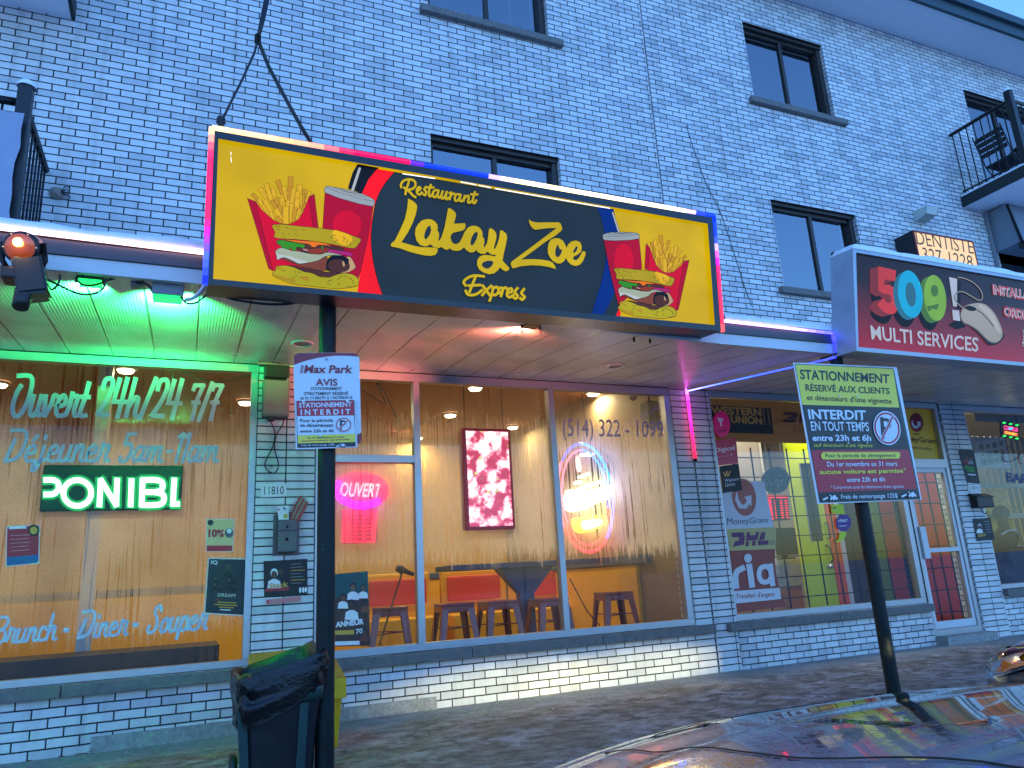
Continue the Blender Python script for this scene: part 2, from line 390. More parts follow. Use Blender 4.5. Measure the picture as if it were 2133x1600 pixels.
DARK = pm('dark_gap', (14, 14, 16), .8)
WHITE = pm('white_metal', (205, 207, 210), .42, noise=.05, nscale=5)
FASC = pm('grey_fascia', (62, 60, 68), .4, noise=.06, nscale=3)
BLACKM = pm('black_metal', (18, 20, 22), .45, noise=.1)
GREENB = pm('green_black_steel', (18, 32, 32), .5, noise=.25, nscale=9)
SNOW = pm('snow', (236, 240, 246), .85, noise=.05, nscale=9, bump=.5)
def soffit_mat():
    m, t, b = mat('soffit_panels')
    g, sx, mo, lt, mo2, sn, ad, bp, mx = nodes(t, 'NewGeometry', 'SeparateXYZ', 'Math', 'Math', 'Math', 'Math', 'Math', 'Bump', 'Mix')
    t.links.new(g.outputs['Position'], sx.inputs[0])
    mo.operation = 'FLOORED_MODULO'; mo.inputs[1].default_value = .305; t.links.new(sx.outputs[0], mo.inputs[0])
    lt.operation = 'LESS_THAN'; lt.inputs[1].default_value = .011; t.links.new(mo.outputs[0], lt.inputs[0])
    mo2.operation = 'MULTIPLY'; mo2.inputs[1].default_value = 2*math.pi/.0195; t.links.new(sx.outputs[0], mo2.inputs[0])
    sn.operation = 'SINE'; t.links.new(mo2.outputs[0], sn.inputs[0])
    ad.operation = 'MULTIPLY_ADD'; ad.inputs[1].default_value = -6; t.links.new(lt.outputs[0], ad.inputs[0]); t.links.new(sn.outputs[0], ad.inputs[2])
    bp.inputs['Strength'].default_value = .16; bp.inputs['Distance'].default_value = .004; t.links.new(ad.outputs[0], bp.inputs['Height']); t.links.new(bp.outputs[0], b.inputs['Normal'])
    so_, sr_ = nodes(t, 'TexNoise', 'ValToRGB'); so_.inputs['Scale'].default_value = 1.6; so_.inputs['Detail'].default_value = 7; t.links.new(g.outputs['Position'], so_.inputs['Vector']); sr_.color_ramp.elements[0].position = .3; sr_.color_ramp.elements[0].color = (*lin((186, 180, 168)), 1); sr_.color_ramp.elements[1].position = .56; sr_.color_ramp.elements[1].color = (*lin((222, 218, 210)), 1); t.links.new(so_.outputs['Fac'], sr_.inputs['Fac'])
    mx.data_type = 'RGBA'; t.links.new(sr_.outputs['Color'], mx.inputs[6]); mx.inputs[7].default_value = (*lin((80, 76, 72)), 1); t.links.new(lt.outputs[0], mx.inputs[0])
    n = nodes(t, 'TexNoise')[0]; n.inputs['Scale'].default_value = 4; n.inputs['Detail'].default_value = 5; t.links.new(g.outputs['Position'], n.inputs['Vector'])
    mr = nodes(t, 'MapRange')[0]; mr.inputs['To Min'].default_value = .16; mr.inputs['To Max'].default_value = .32; t.links.new(n.outputs['Fac'], mr.inputs['Value']); t.links.new(mr.outputs[0], b.inputs['Roughness'])
    t.links.new(mx.outputs[2], b.inputs['Base Color'])
    return m
SOFFIT = soffit_mat()
def vent_mat():
    m, t, b = mat('perforated_soffit')
    g, wv = nodes(t, 'NewGeometry', 'TexWave'); wv.inputs['Scale'].default_value = 14; wv.bands_direction = 'DIAGONAL'
    t.links.new(g.outputs['Position'], wv.inputs['Vector']); r = nodes(t, 'ValToRGB')[0]
    r.color_ramp.elements[0].color = (*lin((188, 190, 192)), 1); r.color_ramp.elements[1].color = (*lin((240, 240, 242)), 1)
    t.links.new(wv.outputs['Fac'], r.inputs['Fac']); t.links.new(r.outputs['Color'], b.inputs['Base Color']); b.inputs['Roughness'].default_value = .5
    return m
VENT = vent_mat()
def glass_mat(name, fog=0.0, tintc=(235, 240, 240), refl=.07, streak=True, low=None, rough=.02, base_r=0):
    """shop glass: clear, mirror-like at grazing angles, with a film of condensation that runs have cut through"""
    m, t, b = mat(name); t.nodes.remove(b); out = t.nodes['Material Output']
    tr, gl, ms, fr = nodes(t, 'BsdfTransparent', 'BsdfGlossy', 'MixShader', 'Fresnel')
    tr.inputs[0].default_value = (*lin(tintc), 1); gl.inputs['Roughness'].default_value = rough; fr.inputs['IOR'].default_value = 1.0+refl*8
    last = tr.outputs[0]
    if fog > 0:
        tl, ms2, g, mp, n1, n2, n3, mu = nodes(t, 'BsdfTranslucent', 'MixShader', 'NewGeometry', 'Mapping', 'TexNoise', 'TexNoise', 'TexNoise', 'Math')
        df = nodes(t, 'BsdfDiffuse')[0]; df.inputs[0].default_value = (.75, .75, .75, 1); tl.inputs[0].default_value = (.92, .90, .86, 1)
        md = nodes(t, 'MixShader')[0]; md.inputs[0].default_value = .07; t.links.new(tl.outputs[0], md.inputs[1]); t.links.new(df.outputs[0], md.inputs[2])
        mp.inputs['Scale'].default_value = (34, 1, .55); t.links.new(g.outputs['Position'], mp.inputs['Vector'])
        n1.inputs['Scale'].default_value = 1.6; n1.inputs['Detail'].default_value = 4; n1.inputs['Roughness'].default_value = .55; n1.inputs['Distortion'].default_value = .12; t.links.new(mp.outputs[0], n1.inputs['Vector'])
        nb = nodes(t, 'TexNoise')[0]; nb.inputs['Scale'].default_value = 1.7; nb.inputs['Detail'].default_value = 2; t.links.new(g.outputs['Position'], nb.inputs['Vector'])
        sb = nodes(t, 'Math')[0]; sb.operation = 'MULTIPLY_ADD'; sb.inputs[1].default_value = -.34; t.links.new(nb.outputs['Fac'], sb.inputs[0]); t.links.new(n1.outputs['Fac'], sb.inputs[2])
        r1 = nodes(t, 'ValToRGB')[0]; r1.color_ramp.elements[0].position = .20; r1.color_ramp.elements[0].color = (.10, .10, .10, 1); r1.color_ramp.elements[1].position = .255; r1.color_ramp.elements[1].color = (1, 1, 1, 1)
        t.links.new(sb.outputs[0], r1.inputs['Fac'])
        n2.inputs['Scale'].default_value = 1.1; n2.inputs['Detail'].default_value = 3; t.links.new(g.outputs['Position'], n2.inputs['Vector'])
        r2 = nodes(t, 'ValToRGB')[0]; r2.color_ramp.elements[0].position = .3; r2.color_ramp.elements[0].color = (.45, .45, .45, 1); r2.color_ramp.elements[1].position = .65
        t.links.new(n2.outputs['Fac'], r2.inputs['Fac'])
        mu.operation = 'MULTIPLY'; t.links.new(r1.outputs['Color'], mu.inputs[0]); t.links.new(r2.outputs['Color'], mu.inputs[1])
        # the film thins out towards the sill, with a ragged hem
        sx, ja, mr = nodes(t, 'SeparateXYZ', 'Math', 'MapRange'); t.links.new(g.outputs['Position'], sx.inputs[0])
        mp3 = nodes(t, 'Mapping')[0]; mp3.inputs['Scale'].default_value = (26, 1, 2); t.links.new(g.outputs['Position'], mp3.inputs['Vector'])
        n3.inputs['Scale'].default_value = 1.5; n3.inputs['Detail'].default_value = 4; t.links.new(mp3.outputs[0], n3.inputs['Vector'])
        ja.operation = 'MULTIPLY_ADD'; ja.inputs[1].default_value = .5; t.links.new(n3.outputs['Fac'], ja.inputs[0]); t.links.new(sx.outputs[2], ja.inputs[2])
        lo = low if low else 1.3
        mr.inputs['From Min'].default_value = lo; mr.inputs['From Max'].default_value = lo+.12; mr.inputs['To Min'].default_value = .10; mr.inputs['To Max'].default_value = 1.0
        t.links.new(ja.outputs[0], mr.inputs['Value'])
        mu2, mu3 = nodes(t, 'Math', 'Math'); mu2.operation = 'MULTIPLY'; mu3.operation = 'MULTIPLY'; mu3.inputs[1].default_value = fog
        tp, mt, dn, dm, mu5 = nodes(t, 'MapRange', 'Math', 'TexNoise', 'MapRange', 'Math'); tp.inputs['From Min'].default_value = 2.45; tp.inputs['From Max'].default_value = 2.85; tp.inputs['To Min'].default_value = 1; tp.inputs['To Max'].default_value = .22; t.links.new(ja.outputs[0], tp.inputs['Value'])
        dn.inputs['Scale'].default_value = 130; dn.inputs['Detail'].default_value = 3; t.links.new(g.outputs['Position'], dn.inputs['Vector']); dm.inputs['From Min'].default_value = .3; dm.inputs['From Max'].default_value = .6; dm.inputs['To Min'].default_value = .72; dm.inputs['To Max'].default_value = 1.05; t.links.new(dn.outputs['Fac'], dm.inputs['Value'])
        mt.operation = 'MULTIPLY'; mu5.operation = 'MULTIPLY'; t.links.new(mr.outputs[0], mt.inputs[0]); t.links.new(tp.outputs[0], mt.inputs[1]); t.links.new(mt.outputs[0], mu5.inputs[0]); t.links.new(dm.outputs[0], mu5.inputs[1])
        t.links.new(mu.outputs[0], mu2.inputs[0]); t.links.new(mu5.outputs[0], mu2.inputs[1]); t.links.new(mu2.outputs[0], mu3.inputs[0])
        t.links.new(mu3.outputs[0], ms2.inputs[0]); t.links.new(tr.outputs[0], ms2.inputs[1]); t.links.new(md.outputs[0], ms2.inputs[2]); last = ms2.outputs[0]
        bp = nodes(t, 'Bump')[0]; bp.inputs['Strength'].default_value = .12; bp.inputs['Distance'].default_value = .01; t.links.new(n1.outputs['Fac'], bp.inputs['Height']); t.links.new(bp.outputs[0], gl.inputs['Normal'])
    if base_r:
        mxr = nodes(t, 'Math')[0]; mxr.operation = 'MAXIMUM'; mxr.inputs[1].default_value = base_r; t.links.new(fr.outputs[0], mxr.inputs[0]); t.links.new(mxr.outputs[0], ms.inputs[0])
    else: t.links.new(fr.outputs[0], ms.inputs[0])
    t.links.new(last, ms.inputs[1]); t.links.new(gl.outputs[0], ms.inputs[2]); t.links.new(ms.outputs[0], out.inputs['Surface'])
    return m
GL_FOG = glass_mat('misted_glass', fog=.78, low=1.42, refl=.045); GL_FOGL = glass_mat('misted_glass_left', fog=.74, low=.98, refl=.04)
GL_CLR = glass_mat('shop_glass', refl=.08); GL_UP = glass_mat('flat_window_glass', refl=.2, tintc=(240, 246, 250), rough=.02, base_r=.32)
def ground_mat():
    m, t, b = mat('muddy_frozen_lot')
    g, sx, n1, n2, n3, n4 = nodes(t, 'NewGeometry', 'SeparateXYZ', 'TexNoise', 'TexNoise', 'TexNoise', 'TexNoise')
    P = g.outputs['Position']; t.links.new(P, sx.inputs[0])
    mp = nodes(t, 'Mapping')[0]; mp.inputs['Scale'].default_value = (1.1, 1.4, 1); t.links.new(P, mp.inputs['Vector'])
    for n, s, d in ((n1, 1.7, 9), (n2, 5.5, 8), (n3, 60, 3), (n4, 18, 6)):
        n.inputs['Scale'].default_value = s; n.inputs['Detail'].default_value = d; n.inputs['Roughness'].default_value = .68; t.links.new(mp.outputs[0], n.inputs['Vector'])
    mud = nodes(t, 'ValToRGB')[0]; e = mud.color_ramp.elements; e[0].position = .38; e[0].color = (*lin((76, 68, 61)), 1); e[1].position = .64; e[1].color = (*lin((150, 140, 128)), 1)
    t.links.new(n2.outputs['Fac'], mud.inputs['Fac'])
    # concrete apron along the wall, edge broken by mud
    ap = nodes(t, 'Math')[0]; ap.operation = 'MULTIPLY_ADD'; ap.inputs[1].default_value = 1.5; t.links.new(n1.outputs['Fac'], ap.inputs[0]); t.links.new(sx.outputs[1], ap.inputs[2])
    am = nodes(t, 'MapRange')[0]; am.inputs['From Min'].default_value = .02; am.inputs['From Max'].default_value = .34; t.links.new(ap.outputs[0], am.inputs['Value'])
    con = nodes(t, 'ValToRGB')[0]; e = con.color_ramp.elements; e[0].position = .3; e[0].color = (*lin((112, 112, 106)), 1); e[1].position = .7; e[1].color = (*lin((176, 174, 166)), 1); t.links.new(n4.outputs['Fac'], con.inputs['Fac'])
    m1 = nodes(t, 'Mix')[0]; m1.data_type = 'RGBA'; t.links.new(am.outputs[0], m1.inputs[0]); t.links.new(mud.outputs['Color'], m1.inputs[6]); t.links.new(con.outputs['Color'], m1.inputs[7])
    # trodden ice and snow
    ic = nodes(t, 'ValToRGB')[0]; e = ic.color_ramp.elements; e[0].position = .46; e[0].color = (0, 0, 0, 1); e[1].position = .60; e[1].color = (.85, .85, .85, 1); t.links.new(n1.outputs['Fac'], ic.inputs['Fac'])
    ic2 = nodes(t, 'ValToRGB')[0]; e = ic2.color_ramp.elements; e[0].position = .44; e[0].color = (.05, .05, .05, 1); e[1].position = .56; t.links.new(n2.outputs['Fac'], ic2.inputs['Fac'])
    im = nodes(t, 'Math')[0]; im.operation = 'MULTIPLY'; t.links.new(ic.outputs['Color'], im.inputs[0]); t.links.new(ic2.outputs['Color'], im.inputs[1])
    m2 = nodes(t, 'Mix')[0]; m2.data_type = 'RGBA'; m2.inputs[7].default_value = (*lin((176, 172, 176)), 1); t.links.new(im.outputs[0], m2.inputs[0]); t.links.new(m1.outputs[2], m2.inputs[6])
    sp = nodes(t, 'ValToRGB')[0]; e = sp.color_ramp.elements; e[0].position = .64; e[0].color = (0, 0, 0, 1); e[1].position = .70; t.links.new(n3.outputs['Fac'], sp.inputs['Fac'])
    m3 = nodes(t, 'Mix')[0]; m3.data_type = 'RGBA'; m3.inputs[7].default_value = (*lin((214, 214, 220)), 1); t.links.new(sp.outputs['Color'], m3.inputs[0]); t.links.new(m2.outputs[2], m3.inputs[6])
    t.links.new(m3.outputs[2], b.inputs['Base Color'])
    ad = nodes(t, 'Math')[0]; ad.operation = 'ADD'; t.links.new(n2.outputs['Fac'], ad.inputs[0]); t.links.new(n4.outputs['Fac'], ad.inputs[1])
    bp = nodes(t, 'Bump')[0]; bp.inputs['Strength'].default_value = .8; bp.inputs['Distance'].default_value = .03; t.links.new(ad.outputs[0], bp.inputs['Height']); t.links.new(bp.outputs[0], b.inputs['Normal'])
    rr = nodes(t, 'MapRange')[0]; rr.inputs['To Min'].default_value = .45; rr.inputs['To Max'].default_value = .85; t.links.new(n2.outputs['Fac'], rr.inputs['Value']); t.links.new(rr.outputs[0], b.inputs['Roughness'])
    return m

# ------------------------------------------------------------------ ground
g = MB(); random.seed(3); SNOWY = pm('packed_street_snow', (206, 210, 216), .8, noise=.2, nscale=.8)
GR = ground_mat()
xs = [-6+.12*i for i in range(151)]; ys = [-7.5+.12*i for i in range(63)]
def gz(x, y):
    from mathutils import noise
    f = max(0, min(1, (-.25-y)/.6))
    return f*(.022*noise.noise(Vector((x*1.3, y*1.6, 0))) + .012*noise.noise(Vector((x*4, y*5, 3))) + .006*noise.noise(Vector((x*11, y*12, 7))))
g.grid([[Vector((x, y, gz(x, y))) for x in xs] for y in ys], GR)
X0, X1, Y0, Y1 = xs[0], xs[-1], ys[0], ys[-1]
for q in (((-400, -400), (400, Y0)), ((-400, Y1), (400, 60)), ((-400, Y0), (X0, Y1)), ((X1, Y0), (400, Y1))):
    (a, b_), (c, d) = q; g.face([(a, b_, 0), (c, b_, 0), (c, d, 0), (a, d, 0)], GR if b_ > -100 and d > 0 else SNOWY)
kind(g.build('ground'), 'structure')
g = MB()
for i in range(260):
    x = random.uniform(-1.5, 9.5); y = -abs(random.gauss(.2, 1.1))-.1; s_ = random.choice((.003, .003, .004, .005, .006, .009))*random.uniform(.6, 1.3)
    z = gz(x, y)
    p = [Vector((x+s_*math.cos(a)*random.uniform(.6, 1.2), y+s_*math.sin(a)*random.uniform(.6, 1.2), z)) for a in (0, 1.3, 2.5, 3.8, 5.1)]
    tp = Vector((x, y, z+s_*.7))
    for k in range(5): g.face([p[k], p[(k+1) % 5], tp], SNOW)
kind(tag(g.build('snow_crumbs'), 'loose crumbs of ice and snow scattered over the muddy lot', 'snow'), 'stuff')

# ------------------------------------------------------------------ the brick building
BLD = thing('brick_building', 'long white painted brick building of three floors with shops under a canopy', 'building', (4.5, 0, 0))
OPEN = [(-3.3, .51, .48, 2.95), (1.0, 4.77, .47, 2.95), (5.27, 8.12, .47, 2.95), (8.12, 8.99, .10, 2.95), (9.45, 13.5, .55, 2.95),
        (2.15, 3.62, 7.10, 8.34), (2.13, 3.63, 4.31, 5.55), (6.65, 8.10, 7.0, 8.23), (6.65, 8.13, 4.31, 5.53), (11.1, 13.4, 6.2, 8.21), (11.0, 13.4, 3.3, 5.95)]
def wall(name, x0, x1, z0, z1, Yf, th, matf):
    mb = MB(); ops = [o for o in OPEN if o[1] > x0 and o[0] < x1]
    xc = sorted({x0, x1, *[v for o in ops for v in o[:2] if x0 < v < x1], *[v for v in (.51, 1.0, 4.745, 5.27, 9.0, 9.45) if x0 < v < x1]})
    zc = sorted({z0, z1, 2.95, *[v for o in ops for v in o[2:] if z0 < v < z1]})
    for i in range(len(xc)-1):
        for j in range(len(zc)-1):
            a, b_, c, d = xc[i], xc[i+1], zc[j], zc[j+1]; mx_, mz_ = (a+b_)/2, (c+d)/2
            if any(o[0] < mx_ < o[1] and o[2] < mz_ < o[3] for o in ops): continue
            mb.face([(a, Yf, c), (b_, Yf, c), (b_, Yf, d), (a, Yf, d)], matf(mx_, mz_))
            mb.face([(b_, Yf+th, c), (a, Yf+th, c), (a, Yf+th, d), (b_, Yf+th, d)], WHITE)
    for a, b_, c, d in ops:
        a, b_ = max(a, x0), min(b_, x1); m = matf((a+b_)/2, (c+d)/2)
        mb.face([(a, Yf, c), (a, Yf, d), (a, Yf+th, d), (a, Yf+th, c)], m); mb.face([(b_, Yf, c), (b_, Yf+th, c), (b_, Yf+th, d), (b_, Yf, d)], m)
        mb.face([(a, Yf, c), (a, Yf+th, c), (b_, Yf+th, c), (b_, Yf, c)], CONC); mb.face([(a, Yf, d), (b_, Yf, d), (b_, Yf+th, d), (a, Yf+th, d)], BRONZE)
    mb.face([(x0, Yf, z1), (x1, Yf, z1), (x1, Yf+th, z1), (x0, Yf+th, z1)], WHITE)
    for x in (x0, x1): mb.face([(x, Yf, z0), (x, Yf+th, z0), (x, Yf+th, z1), (x, Yf, z1)], matf(x, z1))
    return mb.build(name, BLD)
def mfL(x, z): return BR_P if (.51 < x < 1.0 and z < 2.95) else (BR_P2 if (4.745 < x < 5.27 and z < 2.95) else BR_L)
def mfR(x, z): return BR_P2 if (4.745 < x < 5.27 and z < 2.95) else (BR_P3 if (9.0 < x < 9.45 and z < 2.95) else BR_R)
wall('brick_wall', -3.6, 4.974, 0, 8.86, 0, .24, mfL)
wall('brick_wall', 4.992, 15.5, 0, 8.86, 0, .24, mfR)
mb = MB(); mb.box((4.974, .03, 0), (4.992, .2, 8.86), DARK); mb.build('control_joint', BLD)
mb = MB(); mb.box((-3.6, 9, 0), (15.5, 9.2, 8.86), BR_L); mb.box((-3.8, 0, 0), (-3.6, 9.2, 8.86), BR_L); mb.box((15.5, 0, 0), (15.7, 9.2, 8.86), BR_R); mb.build('rear_wall', BLD)
mb = MB(); mb.box((-3.8, -.02, 8.95), (15.7, 9.3, 9.25), BRONZE)
mb.build('roof', BLD)
# eaves: perforated soffit, fascia and gutter edge
ed = at(1880, 0, -.62); EV = -.62
mb = MB(); mb.box((-3.8, EV, 8.86), (15.7, 0.0, 8.90), VENT); mb.build('eaves_soffit', BLD)
FG = pm('eaves_fascia', (44, 66, 72), .5, noise=.1, nscale=3)
mb = MB(); mb.box((-3.8, EV-.05, 8.84), (15.7, EV-.002, 9.02), FG); mb.box((-3.8, EV-.11, 9.022), (15.7, EV+.2, 9.16), FG); mb.build('eaves_fascia', BLD)
# concrete plinth and peeling paint
mb = MB(); mb.box((-.545, -.022, 0), (.50, -.001, .105), CONC_L); mb.box((.505, -.018, 0), (2.02, -.001, .10), CONC_L); mb.build('plinth', BLD)
PW = wall_plane(0); A = Art(PW, .003, .001)
RUST = pm('bare_red_brick', (112, 62, 52), .85, noise=.25, nscale=40)
for p in ([(1310, 1320), (1370, 1270), (1430, 1240), (1500, 1215), (1560, 1220), (1600, 1205), (1645, 1222), (1640, 1330), (1560, 1342), (1480, 1345), (1430, 1410), (1405, 1400), (1400, 1350), (1380, 1335)],
          [(860, 1385), (960, 1380), (955, 1420), (930, 1485), (905, 1450), (880, 1400)], [(380, 1450), (470, 1440), (430, 1530), (395, 1540), (400, 1480)], [(1080, 1360), (1300, 1335), (1310, 1350), (1150, 1368)]):
    A.poly(T(0, 1380, 7.11, p), RUST)
A.build('peeled_paint', BLD)
# sills
def sill(x0, x1, z, h=.085, pr=.07):
    mb = MB(); n = max(1, round((x1-x0)/1.3)); st = (x1-x0)/n
    for i in range(n): mb.bevbox((x0+i*st+.002, -pr, z-h), (x0+(i+1)*st-.002, .1, z), CONC, .008)
    return mb.build('window_sill', BLD)
sill(-3.3, .52, .478); sill(1.03, 4.96, .468); sill(5.135, 8.13, .466); sill(9.47, 13.5, .55)
# ---- flat windows upstairs: frame > panes, curtain
CURT = pm('net_curtain', (244, 248, 250), .9, noise=.04, nscale=6); CURT2 = pm('room_dark', (150, 170, 185), .9)
def flat_window(x0, x1, z0, z1, split=.5, sl=True, curtain=(0, 1), half=None):
    mb = MB(); y = .09
    mb.box((x0, y, z0), (x0+.05, y+.08, z1), BRONZE); mb.box((x1-.07, y-.03, z0), (x1, y+.08, z1), BRONZE)
    mb.box((x0+.05, y, z1-.09), (x1-.07, y+.08, z1), BRONZE); mb.box((x0, y-.05, z1-.045), (x1, y-.002, z1), BRONZE); mb.box((x0+.05, y, z0), (x1-.07, y+.08, z0+.04), BRONZE)
    xm = x0+(x1-x0)*split; mb.box((xm-.025, y+.005, z0+.04), (xm+.025, y+.07, z1-.09), BRONZE)
    f = mb.build('window', BLD)
    p = MB(); p.box((x0+.05, y+.03, z0+.04), (xm-.025, y+.036, z1-.09), GL_UP); p.build('pane', f)
    p = MB(); p.box((xm+.025, y+.045, z0+.04), (x1-.07, y+.051, z1-.09), GL_UP); p.build('pane', f)
    c = MB(); n = 46; a, b_ = x0+(x1-x0)*curtain[0], x0+(x1-x0)*curtain[1]
    zb = z0 if half is None else half
    c.grid([[Vector((a+(b_-a)*i/n, .155+.010*math.sin(i*1.5)+.006*math.sin(i*.57), z)) for i in range(n+1)] for z in (zb, (zb+z1)/2, z1)], CURT); c.build('curtain', f)
    r = MB(); r.face([(x0-.3, .7, z0-.4), (x1+.3, .7, z0-.4), (x1+.3, .7, z1+.3), (x0-.3, .7, z1+.3)], CURT2); r.build('dim_room', f)
    if sl: 
        s_ = MB(); s_.bevbox((x0-.10, -.07, z0-.085), (x1+.16, .1, z0-.002), CONC, .008); s_.build('window_sill', f)
    return f
flat_window(2.15, 3.62, 7.10, 8.34, .5, curtain=(.55, .95), half=7.35)
flat_window(2.13, 3.63, 4.31, 5.55, .5, curtain=(.0, .45))
flat_window(6.65, 8.10, 7.0, 8.23, .5, curtain=(.02, .48))
flat_window(6.65, 8.13, 4.31, 5.53, .5)
flat_window(11.1, 13.4, 6.2, 8.21, .36, sl=False, curtain=(.0, .9))
flat_window(11.0, 13.4, 3.3, 5.95, .5, sl=False)
# ---- balconies
SLABW = pm('balcony_underside', (236, 236, 238), .6, noise=.06, nscale=3)
def balcony(x0, x1, z, dep, side, rail_h=1.05, tarp=False):
    mb = MB(); mb.box((x0, -dep, z-.15), (x1, -.002, z-.012), SLABW); mb.box((x0-.03, -dep-.03, z-.16), (x1+.03, -dep-.002, z+.0), GREENB)
    for x in (x0-.03, x1): mb.box((x, -dep, z-.16), (x+.03, -.002, z+.0), GREENB)
    b_ = mb.build('balcony', BLD)
    s_ = MB(); s_.bevbox((x0-.02, -dep-.025, z+.002), (x1+.02, -.005, z+.03), SNOW, .01); s_.build('snow_cover', b_)
    r = MB(); sx_ = x0+.03 if side == 'L' else x1-.03
    for xx in ((x0+.03, x1-.03)):
        r.tube([(xx, -dep+.05, z+rail_h), (xx, -.02, z+rail_h)], .027, BLACKM, 6); r.tube([(xx, -dep+.05, z+.09), (xx, -.02, z+.09)], .014, BLACKM, 6)
        n = int(dep/.115)
        for i in range(n): 
            y = -.06-i*(dep-.12)/n; r.tube([(xx, y, z+.03), (xx, y, z+rail_h)], .009, BLACKM, 5)
    for h_, rr in ((rail_h, .027), (.09, .014)): r.tube([(x0+.03, -dep+.05, z+h_), (x1-.03, -dep+.05, z+h_)], rr, BLACKM, 6)
    n = int((x1-x0)/.115)
    for i in range(n): 
        x = x0+.05+i*(x1-x0-.1)/n; r.tube([(x, -dep+.05, z+.03), (x, -dep+.05, z+rail_h)], .009, BLACKM, 5)
    r.build('railing', b_)
    for xx in (x0+.03, x1-.03):
        p = MB(); p.bevbox((xx-.045, -dep, z-.0), (xx+.045, -dep+.09, z+rail_h+.13), BLACKM, .006); p.build('corner_post', b_)
        p = MB(); p.lathe([(.062, 0), (.062, .012), (.045, .045), (.0, .055)], SNOW, (xx, -dep+.045, z+rail_h+.13), 12); p.build('snow_cap', b_)
    return b_
balcony(10.44, 14.6, 6.17, 1.0, 'L'); BL2 = balcony(-3.5, -1.178, 3.45, 1.0, 'R'); balcony(-3.5, -1.15, 6.17, 1.0, 'R')
# privacy cloth tied inside the lower left railing
CLOTH = pm('grey_privacy_cloth', (150, 156, 176), .85, noise=.06, nscale=5)
mb = MB()
def cl(x, y, z, k): return Vector((x+.012*math.sin(z*7+k)+.008*math.sin(z*19+k*2), y+.014*math.sin(z*9+k*1.3), z))
mb.grid([[cl(-3.4+2.21*i/24, -1.055, 3.1+(1.27+.02*math.sin(i))*j/10, i*.9) for i in range(25)] for j in range(11)], CLOTH)
mb.grid([[cl(-1.262, -.97+.93*i/12, 3.1+(.95-.42*i/12)*j/8, i*.7) for i in range(13)] for j in range(9)], CLOTH)
tag(mb.build('privacy_cloth'), 'slack grey cloth tied inside the railing of the lower left balcony', 'cloth')
# grey roll-down shade and box under the right balcony
HOOD = pm('grey_shade_cloth', (120, 128, 138), .7, noise=.08, nscale=4)
mb = MB(); P0, P1 = 10.93, 13.3
mb.hexa([Vector(q) for q in ((P0, -.42, 5.34), (P1, -.42, 5.34), (P1, -.004, 5.34), (P0, -.004, 5.34), (P0, -.30, 5.985), (P1, -.30, 5.985), (P1, -.004, 5.985), (P0, -.004, 5.985))], HOOD)
mb.box((P0-.03, -.47, 5.24), (P1, -.36, 5.335), BLACKM); mb.tube([(P0-.02, -.42, 5.3), (P0+.02, -.31, 5.98)], .02, BLACKM, 6); mb.tube([(P0-.05, -.02, 4.3), (P0-.05, -.02, 5.98)], .03, ALU, 6); mb.build('window_hood', BLD)

# ------------------------------------------------------------------ canopy over the shop fronts
CAN = -2.05                                    # front edge
def sof_z(y): return 2.945 + y*(.225/2.05)
CANL, CANR = -3.6, 15.5
mb = MB()
def slab(x0, x1, dz0, dz1):
    z0, z1 = sof_z(0), sof_z(CAN)
    mb.face([(x0, -.001, z0), (x1, -.001, z0), (x1, CAN, z1+dz1), (x0, CAN, z1+dz0)][::-1], SOFFIT)
def dzx(x, y=-2.05): return -y/2.05* .075*max(0, min(1, (1.3-x)/1.3))
slab(CANL, 0, .09, .09); slab(0, 3.8, .09, 0.0); slab(3.8, 4.96, 0, 0); mb.build('canopy_soffit', BLD)
mb = MB(); mb.face([(5.0, -.001, sof_z(0)), (CANR, -.001, sof_z(0)), (CANR, CAN, sof_z(CAN)), (5.0, CAN, sof_z(CAN))][::-1], SOFFIT); mb.build('canopy_soffit', BLD)
# fascia: white lower board, grey upper channel; behind the sign it just runs on
mb = MB()
def fas(x0, x1, a, b_):
    y = CAN
    for (h0, h1, pr, m) in ((.0, .088, .012, WHITE), (.090, .098, .028, FASC), (.100, .176, .016, FASC), (.178, .20, .004, FASC)):
        mb.hexa([Vector(q) for q in ((x0, y-pr, a+h0), (x1, y-pr, b_+h0), (x1, y+.02, b_+h0), (x0, y+.02, a+h0), (x0, y-pr, a+h1), (x1, y-pr, b_+h1), (x1, y+.02, b_+h1), (x0, y+.02, a+h1))], m)
zf = sof_z(CAN)
fas(CANL, 0, zf+.09, zf+.09); fas(0, 3.8, zf+.09, zf); fas(3.8, 4.99, zf, zf); fas(4.992, CANR, zf-.01, zf-.01); mb.build('canopy_fascia', BLD)
mb = MB()
for x0, x1, a, b_ in ((CANL, 0, zf+.09, zf+.09), (0, 3.8, zf+.09, zf), (3.8, CANR, zf, zf)): mb.hexa([Vector(q) for q in ((x0, CAN+.021, a+.17), (x1, CAN+.021, b_+.17), (x1, -.002, 3.0), (x0, -.002, 3.0), (x0, CAN+.021, a+.195), (x1, CAN+.021, b_+.195), (x1, -.002, 3.03), (x0, -.002, 3.03))], WHITE)
mb.build('canopy_roof', BLD)
# the strip that divides the two shops' canopies
mb = MB(); mb.hexa([Vector(q) for q in ((4.962, CAN, zf-.03), (4.998, CAN, zf-.03), (4.998, -.002, sof_z(0)-.03), (4.962, -.002, sof_z(0)-.03), (4.962, CAN, zf+.02), (4.998, CAN, zf+.02), (4.998, -.002, sof_z(0)+.02), (4.962, -.002, sof_z(0)+.02))], WHITE); mb.build('canopy_divider', BLD)
